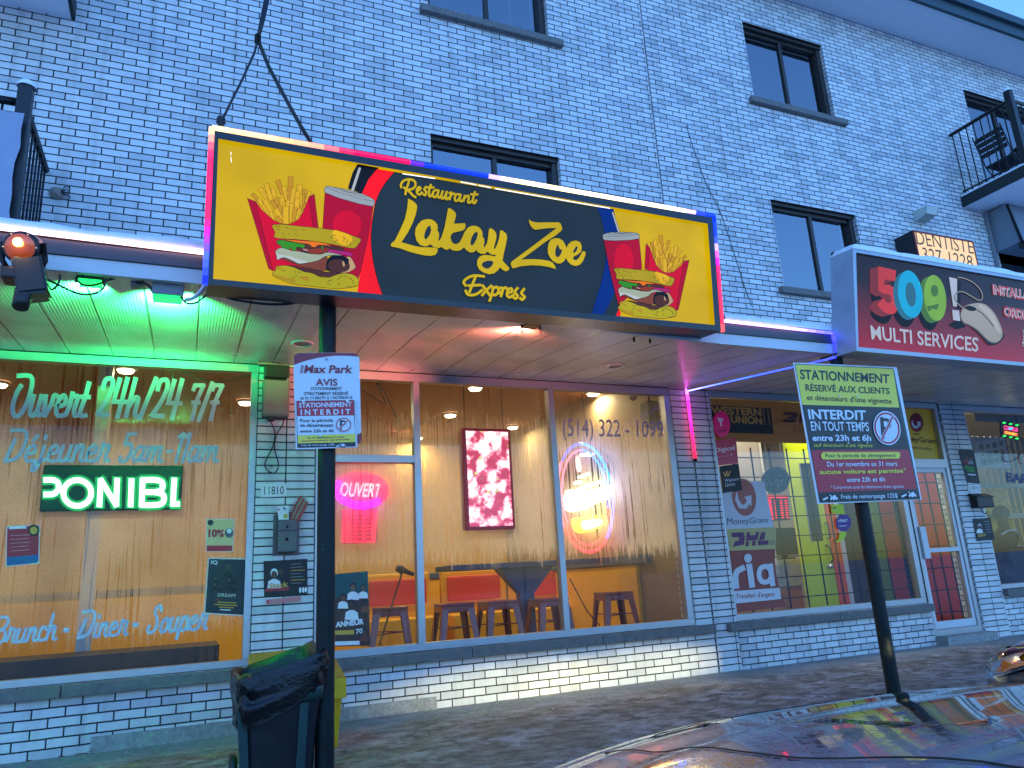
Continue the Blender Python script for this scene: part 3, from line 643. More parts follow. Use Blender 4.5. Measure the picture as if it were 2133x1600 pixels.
# snow lying on the canopy
def snowbank(x0, x1, za, zb, h):
    mb = MB(); n = int((x1-x0)/.1); rows = []
    for i in range(n+1):
        x = x0+(x1-x0)*i/n; z = za+(zb-za)*i/n; hh = h*(1+.10*math.sin(i*.8)+.07*math.sin(i*2.1+1))
        rows.append([Vector((x, CAN-.02, z)), Vector((x, CAN-.022, z+hh*.6)), Vector((x, CAN+.03, z+hh)), Vector((x, CAN+.3, z+hh*1.15)), Vector((x, -.9, z+hh*1.1)), Vector((x, -.003, z+hh*1.1+.02))])
    mb.grid(rows, SNOW)
    return mb
tag(kind(snowbank(-3.5, .03, 3.014, 3.014, .085).build('snow_layer'), 'stuff'), 'snow lying along the canopy edge on the left', 'snow')
tag(kind(snowbank(3.86, 5.2, 2.924, 2.924, .07).build('snow_layer'), 'stuff'), 'snow lying along the canopy between the two big signs', 'snow')
mb = MB(); n = 30
mb.grid([[Vector((-2.6+1.5*i/n, -1.75+.3*j, 3.13+.17*max(0, math.sin(math.pi*min(1, i/n*1.02)))*math.sin(math.pi*(j+.6)/5))) for i in range(n+1)] for j in range(5)], SNOW)
tag(kind(mb.build('snow_drift'), 'stuff'), 'rounded snow drift on the canopy under the left balcony', 'snow')

# ------------------------------------------------------------------ shop fronts
GY = .06                                        # glass plane
def frame(bars, name='shop_window', m=ALU, y0=.012, y1=.10):
    mb = MB()
    for i, (a, b_, c, d) in enumerate(bars): mb.box((a, y0+.0015*(i % 3), c), (b_, y1, d), m)
    return mb.build(name, BLD)
def pane(par, a, b_, c, d, m):
    mb = MB(); mb.face([(a, GY, c), (b_, GY, c), (b_, GY, d), (a, GY, d)], m); return mb.build('pane', par)
VINYL = pm('pale_vinyl', (176, 198, 206), .5, noise=.05, nscale=8); VINYL2 = pm('lilac_vinyl', (150, 140, 176), .5)
GP = wall_plane(GY)
# left window of the restaurant
F1 = frame([(-3.3, .51, .485, .535), (-3.3, .51, 2.875, 2.94), (.455, .508, .537, 2.873), (-3.3, -3.25, .537, 2.873)])
pane(F1, -3.25, .455, .535, 2.875, GL_FOGL)
A = Art(GP, .004, .0003)
for t_, a, b_, u in (('Ouvert', (19, 867), (180, 869), (13, -84)), ('24h/24', (198, 869), (374, 873), (12, -82)), ('7/7', (390, 875), (452, 875), (12, -76)),
                     ('D\u00e9jeuner', (7, 963), (226, 962), (13, -66)), ('5am-11am', (246, 963), (452, 963), (12, -62)),
                     ('Brunch', (-22, 1343), (116, 1333), (10, -56)), ('Diner', (160, 1331), (264, 1323), (10, -56)), ('Souper', (304, 1321), (430, 1311), (10, -58))):
    A.script(t_, a, b_, u, VINYL, .115)
for x, y in ((138, 1312), (282, 1301)): A.poly([(x-6, y-4), (x+6, y-5), (x+6, y+5), (x-6, y+6)], VINYL)
A.build('lettering', F1)
# three-bay window of the restaurant
F2 = frame([(1.0, 4.77, .475, .535), (1.0, 4.77, 2.865, 2.94), (1.0, 1.05, .537, 2.863), (1.885, 1.945, .537, 2.863), (3.292, 3.35, .537, 2.863), (4.69, 4.768, .537, 2.863), (1.052, 1.883, 2.10, 2.165)])
pane(F2, 1.05, 1.885, .535, 2.10, GL_FOG); pane(F2, 1.05, 1.885, 2.165, 2.865, GL_FOG); pane(F2, 1.945, 3.292, .535, 2.865, GL_FOG); pane(F2, 3.35, 4.69, .535, 2.865, GL_FOG)
A = Art(GP, .004, .0003); A.quadtext('(514) 322 - 1099', [(1172, 871), (1381, 877), (1382, 922), (1173, 921)], VINYL2, .0); A.build('lettering', F2)
# service shop window
F3 = frame([(5.27, 8.12, .475, .535), (5.27, 8.12, 2.875, 2.94), (5.27, 5.305, .537, 2.873), (8.03, 8.118, .537, 2.873)])
pane(F3, 5.305, 8.03, .535, 2.875, GL_CLR)
# barber window
F4 = frame([(9.45, 13.5, .555, .61), (9.45, 13.5, 2.86, 2.94), (9.45, 9.49, .612, 2.858), (11.6, 11.66, .612, 2.858), (13.44, 13.5, .612, 2.858)])
pane(F4, 9.49, 11.6, .61, 2.86, GL_CLR); pane(F4, 11.66, 13.44, .61, 2.86, GL_CLR)
REDV = pm('dark_red_vinyl', (96, 30, 50), .5); BLUV = pm('blue_vinyl', (30, 54, 110), .5)
A = Art(GP, .004, .0003)
A.stroke(T(1960, 820, 3.965, [(528, 440), (578, 436)]), 2.6, REDV)
A.stroke(smooth_pts(T(1960, 820, 3.965, [(545, 450), (515, 490), (512, 540), (540, 562), (590, 555), (630, 530), (668, 475)])), 2.0, REDV); A.stroke(T(1960, 820, 3.965, [(515, 497), (548, 488)]), 1.8, REDV)
A.stroke(smooth_pts(T(1960, 820, 3.965, [(615, 480), (640, 490), (645, 560), (665, 575)])), 1.8, REDV)
A.quadtext('BARBIER', [(2096, 984), (2190, 992), (2190, 1012), (2098, 1004)], BLUV, .03); A.build('lettering', F4)
# door of the service shop
mb = MB()
for a, b_, c, d in ((8.12, 8.185, .1, 2.94), (8.92, 8.988, .1, 2.94), (8.186, 8.919, 2.09, 2.20), (8.186, 8.919, 2.87, 2.94), (8.186, 8.919, .1, .16)): mb.box((a, .015, c), (b_, .13, d), ALU)
DR = mb.build('shop_door', BLD)
mb = MB()
for a, b_, c, d in ((8.19, 8.235, .165, 2.085), (8.87, 8.915, .165, 2.085), (8.236, 8.869, 2.03, 2.085), (8.236, 8.869, .165, .25), (8.236, 8.869, 1.05, 1.10)): mb.box((a, .03, c), (b_, .075, d), WHITE)
mb.build('door_leaf', DR); mb = MB(); mb.face([(8.235, .05, .25), (8.87, .05, .25), (8.87, .05, 2.03), (8.235, .05, 2.03)], GL_CLR); mb.build('pane', DR)
mb = MB(); mb.bevbox((8.20, -.012, .98), (8.30, .028, 1.36), WHITE, .006); mb.build('lock_plate', DR)
mb = MB(); mb.box((8.12, -.16, .0), (8.99, .0, .095), CONC_L); mb.build('door_step', BLD)

# ------------------------------------------------------------------ rooms
TAN = pm('tan_wall', (204, 164, 92), .75, noise=.05, nscale=2); ORC = pm('ochre_ceiling', (150, 92, 24), .7, noise=.06, nscale=2); YEL = pm('yellow_panel', (236, 176, 22), .5)
FLO = pm('brown_floor', (96, 70, 52), .4, noise=.15, nscale=6); BLU = pm('blue_paint', (52, 84, 126), .45, noise=.06, nscale=6); GREYW = pm('taupe_wall', (150, 128, 100), .7, noise=.06, nscale=2)
def room(x0, x1, y0, y1, z0, z1, ms, name='interior'):
    mb = MB(); fl, ce, bk, lf, rt = ms
    mb.face([(x0, y0, z0), (x0, y1, z0), (x1, y1, z0), (x1, y0, z0)][::-1], fl); mb.face([(x0, y0, z1), (x1, y0, z1), (x1, y1, z1), (x0, y1, z1)][::-1], ce)
    mb.face([(x0, y1, z0), (x1, y1, z0), (x1, y1, z1), (x0, y1, z1)], bk); mb.face([(x0, y0, z0), (x0, y1, z0), (x0, y1, z1), (x0, y0, z1)], lf); mb.face([(x1, y1, z0), (x1, y0, z0), (x1, y0, z1), (x1, y1, z1)], rt)
    mb.face([(x0, y0, 2.96), (x1, y0, 2.96), (x1, y0, z1), (x0, y0, z1)], ce)
    return mb.build(name, BLD)
room(-3.55, 4.93, .245, 5.2, .15, 3.35, (FLO, ORC, TAN, TAN, GREYW))
mb = MB(); mb.box((4.88, 1.2, .155), (4.927, 5.1, 1.10), YEL); mb.box((4.84, .9, 1.12), (4.928, 5.1, 1.22), BLU); mb.box((-3.5, 5.15, .155), (4.87, 5.195, 1.08), YEL); mb.box((-3.5, 5.12, 1.10), (4.83, 5.196, 1.18), BLU); mb.build('wainscot', BLD)
WARMC = (1.0, .80, .44)
def ceiling_lamp(x, y, z, label, e=24, r=.085):
    t = thing('ceiling_lamp', label, 'ceiling lamp', (x, y, z), 'round ceiling lamps in the restaurant')
    mb = MB(); mb.lathe([(r*1.25, .0), (r*1.25, -.02), (r, -.028)], WHITE, (x, y, z), 20); mb.build('rim', t)
    mb = MB(); mb.lathe([(r, -.022), (r*.8, -.05), (.0, -.062)], em((255, 226, 170), 14), (x, y, z), 20); mb.build('lens', t)
    ld = bpy.data.lights.new('bulb', 'AREA'); ld.shape = 'DISK'; ld.size = .16; ld.energy = e*K; ld.color = WARMC
    lo = bpy.data.objects.new('bulb', ld); COL.objects.link(lo); lo.location = (x, y, z-.075); lo.parent = t; lo.matrix_parent_inverse = Matrix.Translation((-x, -y, -z))
    return t
for px_, py_, lb in ((262, 775, 'round ceiling lamp shining above the painted 24h on the left window'), (990, 812, 'round ceiling lamp above the framed food picture'), (1236, 823, 'round ceiling lamp nearest the dome camera'),
                     (938, 868, 'small round ceiling lamp deeper inside left of the food picture'), (1068, 893, 'small round ceiling lamp just right of the food picture top'), (836, 938, 'small round ceiling lamp seen under the transom of the left bay')):
    p = atz(px_, py_, 3.30); ceiling_lamp(p.x, min(p.y, 5.0), 3.345, lb)
for x, y in ((-1.9, 2.6), (.6, 3.0)): ceiling_lamp(x, y, 3.345, 'round ceiling lamp hidden behind the misted left window')
# white post, dark counter behind the left window
p = at(182, 1250, 1.0); mb = MB(); mb.box((p.x-.055, .95, .15), (p.x+.055, 1.06, 3.34), WHITE); mb.build('interior_post', BLD)
mb = MB(); zt = at(300, 1350, .7).z; mb.bevbox((-3.4, .35, .152), (.30, .95, zt), pm('dark_counter', (46, 42, 40), .5, noise=.2, nscale=5), .01)
tag(mb.build('counter'), 'long dark low counter behind the left window', 'counter')

# ---- bar table and stools
FLZ = .15
def bar_table(x0, x1, y, label):
    t = thing('bar_table', label, 'table', ((x0+x1)/2, y, FLZ))
    mb = MB(); mb.bevbox((x0, y-.28, 1.14), (x1, y+.28, 1.20), BLU, .01); mb.build('table_top', t)
    n = max(1, int((x1-x0)/1.4))
    for i in range(n):
        xc = x0+(x1-x0)*(i+.5)/n; mb = MB(); w0, w1, z0, z1 = .33, .085, .86, 1.138
        mb.hexa([Vector(q) for q in ((xc-w1, y-.06, z0), (xc+w1, y-.06, z0), (xc+w1, y+.06, z0), (xc-w1, y+.06, z0), (xc-w0, y-.09, z1), (xc+w0, y-.09, z1), (xc+w0, y+.09, z1), (xc-w0, y+.09, z1))], BLU)
        mb.box((xc-w1, y-.06, FLZ+.03), (xc+w1, y+.06, z0), BLU); mb.bevbox((xc-.25, y-.22, FLZ), (xc+.25, y+.22, FLZ+.03), BLU, .008); mb.build('pedestal', t)
pp = at(1093, 1220, 1.35); bar_table(pp.x-.95, pp.x+.95, 1.35, 'tall blue bar table with a tapered pedestal among the red stools')
mb = MB(); q0 = at(1336, 1230, 2.0); NAVY = pm('navy_column', (44, 46, 66), .6)
mb.bevbox((q0.x-.10, 1.92, .152), (q0.x+.10, 2.1, 1.118), NAVY, .006); mb.bevbox((q0.x+.103, 1.9, .152), (q0.x+.19, 2.1, 1.118), BLU, .006); mb.bevbox((q0.x-.5, 1.8, 1.12), (q0.x+.55, 2.3, 1.19), BLU, .008)
tag(mb.build('service_counter'), 'blue topped counter on a navy column right of the last red stool', 'counter')
REDS = pm('burgundy_enamel', (128, 34, 58), .3, coat=.4, noise=.06)
def stool(label):
    t = thing('bar_stool', label, 'stool', (0, 0, 0), 'red metal bar stools by the window')
    mb = MB(); mb.bevbox((-.155, -.155, .735), (.155, .155, .765), REDS, .012); mb.bevbox((-.15, -.15, .665), (.15, .15, .734), REDS, .006); mb.build('seat', t)
    for sx_ in (-1, 1):
        for sy in (-1, 1):
            mb = MB(); a, b_ = .15, .215
            for (dx, dy) in ((1, 0), (0, 1)):
                wt, wb = .062, .038; pts = []
                for z, o_, w_ in ((0, b_, wb), (.70, a, wt)):
                    if dx: q = [(sx_*o_, sy*o_), (sx_*(o_-w_), sy*o_), (sx_*(o_-w_), sy*(o_-.006)), (sx_*o_, sy*(o_-.006))]
                    else: q = [(sx_*(o_-.0005), sy*(o_-.0005)), (sx_*(o_-.0005), sy*(o_-w_)), (sx_*(o_-.0065), sy*(o_-w_)), (sx_*(o_-.0065), sy*(o_-.0005))]
                    pts += [Vector((x, y, z)) for x, y in q]
                mb.hexa(pts, REDS)
            mb.build('leg', t)
    mb = MB()
    for z, o_ in ((.22, .19), (.48, .165)):
        mb.tube([(-o_, -o_, z), (o_, o_, z)], .008, REDS, 6); mb.tube([(-o_, o_, z+.018), (o_, -o_, z+.018)], .008, REDS, 6)
    mb.build('cross_brace', t)
    return t
SPX = [(812, 1264, 'red metal stool behind the left bay, beside the microphone stand'), (942, 1256, 'red metal stool just right of the mullion, second from the left'), (1033, 1251, 'red metal stool in front of the yellow bench, left of the blue pedestal'),
       (1137, 1246, 'red metal stool right of the blue pedestal'), (1272, 1233, 'red metal stool alone in the right bay beside a hanging cable')]
s0 = None
for px_, py_, lb in SPX:
    q = at(px_, py_, 1.05); SZ = FLZ
    if s0 is None: s0 = stool(lb); s0.location = (q.x, 1.05, SZ); o = s0
    else: o = copy_thing(s0, (q.x, 1.0, SZ), lb)
    o.rotation_euler.z = random.uniform(-.25, .25); o.scale = (1.12, 1.12, (q.z-SZ)/.765)
# benches
def bench(x, y, label):
    t = thing('bench', label, 'bench', (x, y, FLZ), 'yellow benches with red pads')
    mb = MB(); mb.bevbox((x-.45, y, FLZ), (x+.45, y+.5, .62), YEL, .02); mb.build('seat', t); mb = MB(); mb.bevbox((x-.45, y+.5, FLZ), (x+.45, y+.62, 1.18), YEL, .03); mb.build('backrest', t)
    mb = MB(); mb.bevbox((x-.38, y+.43, .78), (x+.38, y+.498, 1.10), pm('red_pad', (214, 58, 44), .5), .025); mb.build('pad', t)
q = at(1008, 1238, 3.0); bench(q.x, 2.9, 'yellow bench with a red pad seen above the middle stools'); q = at(1150, 1238, 3.0); bench(q.x+.1, 2.9, 'yellow bench with a red pad half hidden right of the blue pedestal')
q = at(845, 1245, 3.0); bench(q.x, 2.9, 'yellow bench with a red pad behind the left bay mullion')
# microphone on a stand
t = thing('microphone_stand', 'black microphone on a slanted stand behind the left bay', 'microphone', (1.95, .8, FLZ)); mb = MB()
a = at(838, 1192, .8); b_ = at(792, 1338, .8); mb.tube([b_, a], .009, BLACKM, 6); mb.tube([(b_.x-.2, .7, FLZ+.01), (b_.x, .8, b_.z), (b_.x+.2, .95, FLZ+.01)], .008, BLACKM, 6); mb.build('stand', t)
mb = MB(); c0 = at(826, 1183, .8); c1 = at(862, 1197, .8); mb.tube([c0, c0+(c1-c0)*.35, c0+(c1-c0)*.4, c1], [.03, .045, .028, .018], BLACKM, 10); mb.build('microphone', t)
# dome camera, loudspeaker
q = at(1318, 826, .5); t = thing('dome_camera', 'small white dome camera under the restaurant ceiling', 'camera', q); mb = MB(); mb.lathe([(.06, .05), (.06, .0), (.045, -.01)], WHITE, q, 16); mb.build('housing', t)
mb = MB(); mb.lathe([(.045, -.01), (.035, -.04), (.0, -.055)], BLACKM, q, 16); mb.build('dome', t); mb = MB(); mb.tube([q+Vector((0, 0, .05)), (q.x, q.y, 3.345)], .02, WHITE, 8); mb.build('stem', t)
q = at(1360, 862, .45); t = thing('loudspeaker', 'black loudspeaker hung high in the right corner of the restaurant window', 'loudspeaker', q); mb = MB(); mb.bevbox((q.x-.09, .4, q.z-.14), (q.x+.09, .58, q.z+.14), BLACKM, .012); mb.build('cabinet', t)
mb = MB(); mb.lathe([(.06, 0), (.05, .012), (.012, .022), (0, .014)], pm('speaker_cone', (34, 34, 36), .7), (q.x, .385, q.z-.02), 16, 'Y'); mb.build('cone', t)
mb = MB(); mb.tube([(q.x, .5, q.z+.14), (q.x, .5, 3.345)], .012, BLACKM, 6); mb.build('bracket', t)

# ------------------------------------------------------------------ lit signs hung behind the glass
def hung(mb, pts, top, r=.003): 
    for p in pts: mb.tube([p, (p.x, p.y, top)], r, BLACKM, 5)
# green running-text board
P = wall_plane(.10); t = thing('led_text_board', 'black board with green running letters in the left window', 'LED sign', at(233, 1017, .10))
c4 = [at(x, y, .05) for x, y in ((88, 970), (381, 968), (378, 1061), (85, 1065))]; bx0, bx1 = (c4[0].x+c4[3].x)/2, (c4[1].x+c4[2].x)/2; bz0, bz1 = (c4[2].z+c4[3].z)/2, (c4[0].z+c4[1].z)/2
mb = MB(); mb.bevbox((bx0, .05, bz0), (bx1, .13, bz1), pm('green_black_board', (8, 30, 26), .6, emit=.10, ecol=(0, 120, 70)), .008); mb.build('housing', t)
FONT5 = {'P': ('11110', '10001', '10001', '10001', '11110', '10000', '10000', '10000', '10000'), 'O': ('0011100', '0110110', '1100011', '1100011', '1100011', '1100011', '1100011', '0110110', '0011100')}
mb = MB(); GRN = em((190, 255, 215), 3.2, .2); GHALO = em((0, 200, 84), .8, .1); A = Art(wall_plane(.05), .002, .0003)
def led(q, txt, b_): A.quadtext(txt, q, GRN, b_)
halo = [(92, 990), (374, 988), (371, 1058), (90, 1060)]
def glow(q, w_): 
    for a, b_ in q: A.stroke([a, b_], w_, GHALO)
LET = [([(97, 1000), (112, 999), (122, 1005), (122, 1017), (112, 1024), (100, 1025)], 0), ]
strokes = [smooth_pts([(94, 1000), (110, 1000), (121, 1006), (121, 1020), (111, 1029), (94, 1030)], 4), ellp(161, 1027, 29, 27, 0, 32)+[ellp(161, 1027, 29, 27, 0, 32)[0]],
           [(207, 1053), (210, 1000)], [(210, 1000), (242, 1052)], [(242, 1052), (244, 999)], [(274, 1000), (272, 1053)],
           [(297, 999), (295, 1053)], smooth_pts([(297, 1000), (325, 1000), (338, 1006), (336, 1021), (322, 1025), (297, 1025)], 4), smooth_pts([(297, 1025), (327, 1026), (341, 1033), (339, 1047), (325, 1052), (295, 1052)], 4), [(363, 999), (360, 1051)], [(360, 1050), (371, 1050)]]
for st in strokes: A.stroke(st, 22, GHALO)  # wide dim strokes paint the green glow around the letters
A.z += .001
for st in strokes: A.stroke(st, 11.5, GRN)
A.build('letters', t)
mb = MB(); hung(mb, [Vector((bx0+.2, .13, bz1)), Vector((bx1-.2, .13, bz1))], 2.96); mb.build('cable', t)
# oval OUVERT neon with opening hours below
t = thing('neon_open_sign', 'glowing pink oval OUVERT sign in the left bay above red opening hours', 'neon sign', at(752, 1021, .14))
mb = MB(); PK = em((255, 10, 60), 3.0, .2); MG = em((240, 0, 235), 3.0, .2); c = ellp(752, 1021, 51, 32, 2, 36); pts = [at(x, y, .14) for x, y in c]
def arc(i0, i1, m, r): mb.tube([pts[i % 36] for i in range(i0, i1+1)], r, m, 8)
arc(4, 21, MG, .034); arc(21, 30, PK, .030); arc(30, 40, PK, .034); mb.build('oval_tube', t)
A = Art(wall_plane(.17), .002); A.ell(752, 1021, 47, 28, pm('red_glow_back', (120, 10, 40), .5, emit=.7, ecol=(210, 0, 70)), 2); A.build('back_panel', t)  # the panel's own emission stands in for the tube's glow on it
A = Art(wall_plane(.13), .002); A.quadtext('OUVERT', [(711, 1004), (797, 1008), (790, 1036), (707, 1035)], em((255, 190, 190), 2.6, .3), .02); A.build('letters', t)
A = Art(wall_plane(.14), .002); A.poly([(713, 1060), (787, 1062), (782, 1131), (710, 1131)], em((255, 8, 50), 1.9, .2)); DR_ = pm('dark_hours', (150, 0, 30), .5, emit=.5, ecol=(170, 0, 40))
for i in range(7):
    for x0, x1 in ((731, 737), (744, 755), (760, 773)): A.poly([(x0, 1073+i*8), (x1, 1073+i*8), (x1-.5, 1077+i*8), (x0-.5, 1077+i*8)], DR_)
A.build('hours_panel', t); mb = MB(); mb.bevbox((at(710, 1090, .16).x, .15, at(740, 1132, .16).z), (at(786, 1090, .16).x, .17, at(740, 1060, .16).z), BLACKM, .004); mb.build('hours_box', t)
# framed food picture
def food_mat():
    m, t_, b = mat('backlit_food_photo'); g, n, v, r, mx = nodes(t_, 'NewGeometry', 'TexNoise', 'TexVoronoi', 'ValToRGB', 'Mix')
    n.inputs['Scale'].default_value = 11; n.inputs['Detail'].default_value = 6; v.inputs['Scale'].default_value = 9; t_.links.new(g.outputs['Position'], n.inputs['Vector']); t_.links.new(g.outputs['Position'], v.inputs['Vector'])
    e = r.color_ramp.elements; e[0].position = .36; e[0].color = (*lin((150, 10, 40)), 1); e[1].position = .60; e[1].color = (1, .93, .88, 1)
    x = e.new(.50); x.color = (*lin((255, 150, 160)), 1); x = e.new(.44); x.color = (*lin((170, 20, 60)), 1); t_.links.new(n.outputs['Fac'], r.inputs['Fac'])
    gr = nodes(t_, 'ValToRGB')[0]; gr.color_ramp.elements[0].position = .10; gr.color_ramp.elements[0].color = (1, 1, 1, 1); gr.color_ramp.elements[1].position = .14; gr.color_ramp.elements[1].color = (0, 0, 0, 1); t_.links.new(v.outputs['Distance'], gr.inputs['Fac'])
    mx.data_type = 'RGBA'; mx.inputs[7].default_value = (*lin((150, 190, 60)), 1); t_.links.new(gr.outputs['Color'], mx.inputs[0]); t_.links.new(r.outputs['Color'], mx.inputs[6])
    t_.links.new(mx.outputs[2], b.inputs['Emission Color']); b.inputs['Emission Strength'].default_value = 1.7*K; b.inputs['Base Color'].default_value = (.3, .2, .2, 1)
    return m
t = thing('food_lightbox', 'tall red framed lightbox with a glowing food picture in the middle bay', 'lightbox', at(1018, 1000, .12)); q0, q1 = at(966, 1103, .12), at(1066, 893, .12)
x0, x1, z0, z1 = at(967, 1000, .04).x, at(1068, 1000, .04).x, at(1018, 1103, .04).z, at(1018, 893, .04).z
DRED = pm('dark_red_frame', (110, 10, 26), .4, emit=.12, ecol=(220, 0, 40)); mb = MB()
mb.bevbox((x0, .058, z0), (x1, .14, z1), DRED, .006)
for a, b_, c, d in ((x0, x0+.035, z0, z1), (x1-.02, x1, z0, z1), (x0+.035, x1-.02, z0, z0+.03), (x0+.035, x1-.02, z1-.025, z1)): mb.box((a, .04, c), (b_, .06, d), DRED)
mb.build('frame', t); mb = MB(); mb.face([(x0+.034, .05, z0+.029), (x1-.019, .05, z0+.029), (x1-.019, .05, z1-.024), (x0+.034, .05, z1-.024)], food_mat()); mb.build('picture', t)
mb = MB(); hung(mb, [Vector((x0+.05, .1, z1)), Vector((x1-.05, .1, z1))], 2.96, .004); mb.build('hanging_wire', t)
# oval LED burger sign
t = thing('oval_led_sign', 'glowing oval LED sign with yellow burger shapes in the right bay', 'LED sign', at(1225, 1040, .22)); YB = .20
c = ellp(1219, 1037, 57, 113, -6, 48); pts = [at(x, y, YB) for x, y in c]; mb = MB(); BLUE = em((20, 120, 255), 6.0, .3); BL2_ = em((60, 80, 255), 4.6, .3); RD = em((255, 50, 60), 4.4, .3); PKR = em((255, 110, 140), 3.4, .3)
for i0, i1, m in ((0, 7, BL2_), (7, 20, RD), (20, 30, PKR), (30, 36, em((90, 110, 255), 2.2, .3)), (36, 46, BLUE), (46, 48, BL2_)): mb.tube([pts[i % 48] for i in range(i0, i1+1)], .016, m, 8)
c2 = ellp(1219, 1037, 48, 100, -6, 48); pts = [at(x, y, YB) for x, y in c2]
for i0, i1, m in ((2, 20, RD), (20, 36, PKR), (36, 48, BLUE), (48, 50, BL2_)): mb.tube([pts[i % 48] for i in range(i0, i1+1)], .011, m, 8)
mb.build('ring', t)
A = Art(wall_plane(YB+.02), .002, .001); YW = em((255, 240, 140), 9, .3); YO = em((255, 210, 40), 5, .3); WH = em((255, 240, 225), 7, .3); PKW = em((255, 190, 180), 3.6, .3)
A.ell(1219, 1037, 50, 104, pm('oval_back', (70, 70, 64), .5, emit=.12, ecol=(190, 180, 150)), -6)
for p, m in (([(1198, 955), (1206, 950), (1212, 978), (1202, 982)], PKW), ([(1204, 992), (1226, 985), (1228, 990), (1206, 997)], WH), ([(1196, 1003), (1212, 1000), (1212, 1008), (1196, 1010)], PKW), ([(1205, 1015), (1250, 1000), (1253, 1006), (1208, 1022)], YW), ([(1178, 1022), (1225, 1022), (1268, 1012), (1270, 1036), (1240, 1050), (1215, 1062), (1180, 1064)], YW), ([(1240, 1020), (1268, 1014), (1268, 1034), (1242, 1036)], WH), ([(1176, 1036), (1222, 1036), (1205, 1060), (1176, 1062)], WH),
             ([(1192, 1080), (1210, 1078), (1258, 1074), (1260, 1092), (1225, 1108), (1203, 1110), (1192, 1098)], YO), ([(1212, 1086), (1252, 1082), (1250, 1094), (1218, 1104)], YW), ([(1210, 945), (1234, 944), (1234, 950), (1210, 951)], WH)): A.poly(smooth_pts(p, 3, True), m)
A.build('burger_tubes', t); mb = MB(); hung(mb, [at(1222, 926, YB)], 2.96, .004); mb.build('cable', t)

# ------------------------------------------------------------------ bills and posters on the glass and the brick
def poster(name, label, q, Y, base, cat='poster', border=None, th=.0):
    """q: TL TR BR BL in the photograph, pasted flat at depth Y"""
    A = Art(wall_plane(Y), .0012, .0004)
    if border: A.poly(q, border); cx_ = sum(p[0] for p in q)/4; cy_ = sum(p[1] for p in q)/4; q2 = [(p[0]+(cx_-p[0])*.07, p[1]+(cy_-p[1])*.05) for p in q]
    else: q2 = q
    A.poly(q2, base)
    return A, q2
def bil(q, u, v):
    return ((q[0][0]*(1-u)+q[1][0]*u)*(1-v)+(q[3][0]*(1-u)+q[2][0]*u)*v, (q[0][1]*(1-u)+q[1][1]*u)*(1-v)+(q[3][1]*(1-u)+q[2][1]*u)*v)
def bq(q, u0, v0, u1, v1): return [bil(q, u0, v0), bil(q, u1, v0), bil(q, u1, v1), bil(q, u0, v1)]
INK = paint((22, 20, 24)); INK2 = paint((34, 40, 46)); SKIN = [paint(c_) for c_ in ((96, 62, 48), (74, 46, 38), (120, 82, 62))]; CREAM = paint((214, 206, 190)); GOLD = paint((206, 160, 60)); WHT = paint((226, 226, 224)); CRIM = paint((168, 32, 52)); TEAL = paint((20, 100, 140))
def bust(A, q, u, v, s_, sk, cloth, hair=INK):
    c_ = bil(q, u, v); w_ = abs(q[1][0]-q[0][0])*s_
    A.poly([(c_[0]-w_*1.05, c_[1]+w_*2.2), (c_[0]-w_*.9, c_[1]+w_*1.1), (c_[0]-w_*.3, c_[1]+w_*.75), (c_[0]+w_*.3, c_[1]+w_*.75), (c_[0]+w_*.9, c_[1]+w_*1.1), (c_[0]+w_*1.05, c_[1]+w_*2.2)], cloth)
    A.ell(c_[0], c_[1]-w_*.15, w_*.58, w_*.72, hair, n=12); A.ell(c_[0], c_[1]+w_*.08, w_*.46, w_*.6, sk, n=12)
G2 = .045
A, q = poster('poster', '', [(13, 1096), (84, 1093), (82, 1174), (11, 1181)], G2, CRIM, border=CREAM)
A.poly(bq(q, 0, .78, 1, 1), TEAL); A.ell(*bil(q, .83, .12), 12, 12, INK); A.ell(*bil(q, .83, .12), 8, 8, GOLD); A.poly(bq(q, .05, .0, .6, .06), WHT)
for i in range(5): A.poly(bq(q, .1, .22+i*.1, .72-.05*(i % 2), .235+i*.1), paint((214, 150, 150)))
tag(A.mb.build('poster'), 'red and blue bill in the lower left corner of the left window', 'poster')
A, q = poster('poster', '', [(430, 1080), (489, 1081), (485, 1150), (428, 1150)], G2, paint((214, 190, 130)), border=CREAM)
A.poly(bq(q, 0, .82, 1, 1), CRIM); A.quadtext('10%', [bil(q, .05, .3), bil(q, .66, .32), bil(q, .66, .56), bil(q, .05, .56)], CRIM, .05); A.ell(*bil(q, .85, .42), 9, 10, paint((90, 90, 96))); A.ell(*bil(q, .12, .1), 6, 6, INK); A.ell(*bil(q, .85, .36), 5, 5, WHT)
tag(A.mb.build('poster'), 'cream bill printed 10% in red above the tall dark poster of faces', 'poster')
A, q = poster('poster', '', [(433, 1161), (515, 1163), (510, 1284), (424, 1279)], G2, INK2, border=CREAM)
A.quadtext('IQ', [bil(q, .06, .03), bil(q, .24, .03), bil(q, .24, .11), bil(q, .06, .11)], WHT, .02)
bust(A, q, .52, .16, .13, SKIN[1], INK, paint((60, 62, 66)))
for u, v in ((.22, .36), (.2, .47), (.36, .5), (.55, .46), (.72, .34), (.72, .48), (.57, .38)): bust(A, q, u, v, .065, SKIN[int(u*10) % 3], INK)
A.quadtext('DREAM', [bil(q, .3, .63), bil(q, .76, .63), bil(q, .76, .69), bil(q, .3, .69)], CREAM, .0)
for i, (u0, u1, c_) in enumerate(((.24, .4, CRIM), (.3, .8, GOLD), (.22, .84, GOLD), (.34, .74, GOLD), (.38, .66, WHT))): A.poly(bq(q, u0, .74+i*.045, u1, .758+i*.045), c_)
tag(A.mb.build('poster'), 'tall dark poster with small faces low on the right edge of the left window', 'poster')
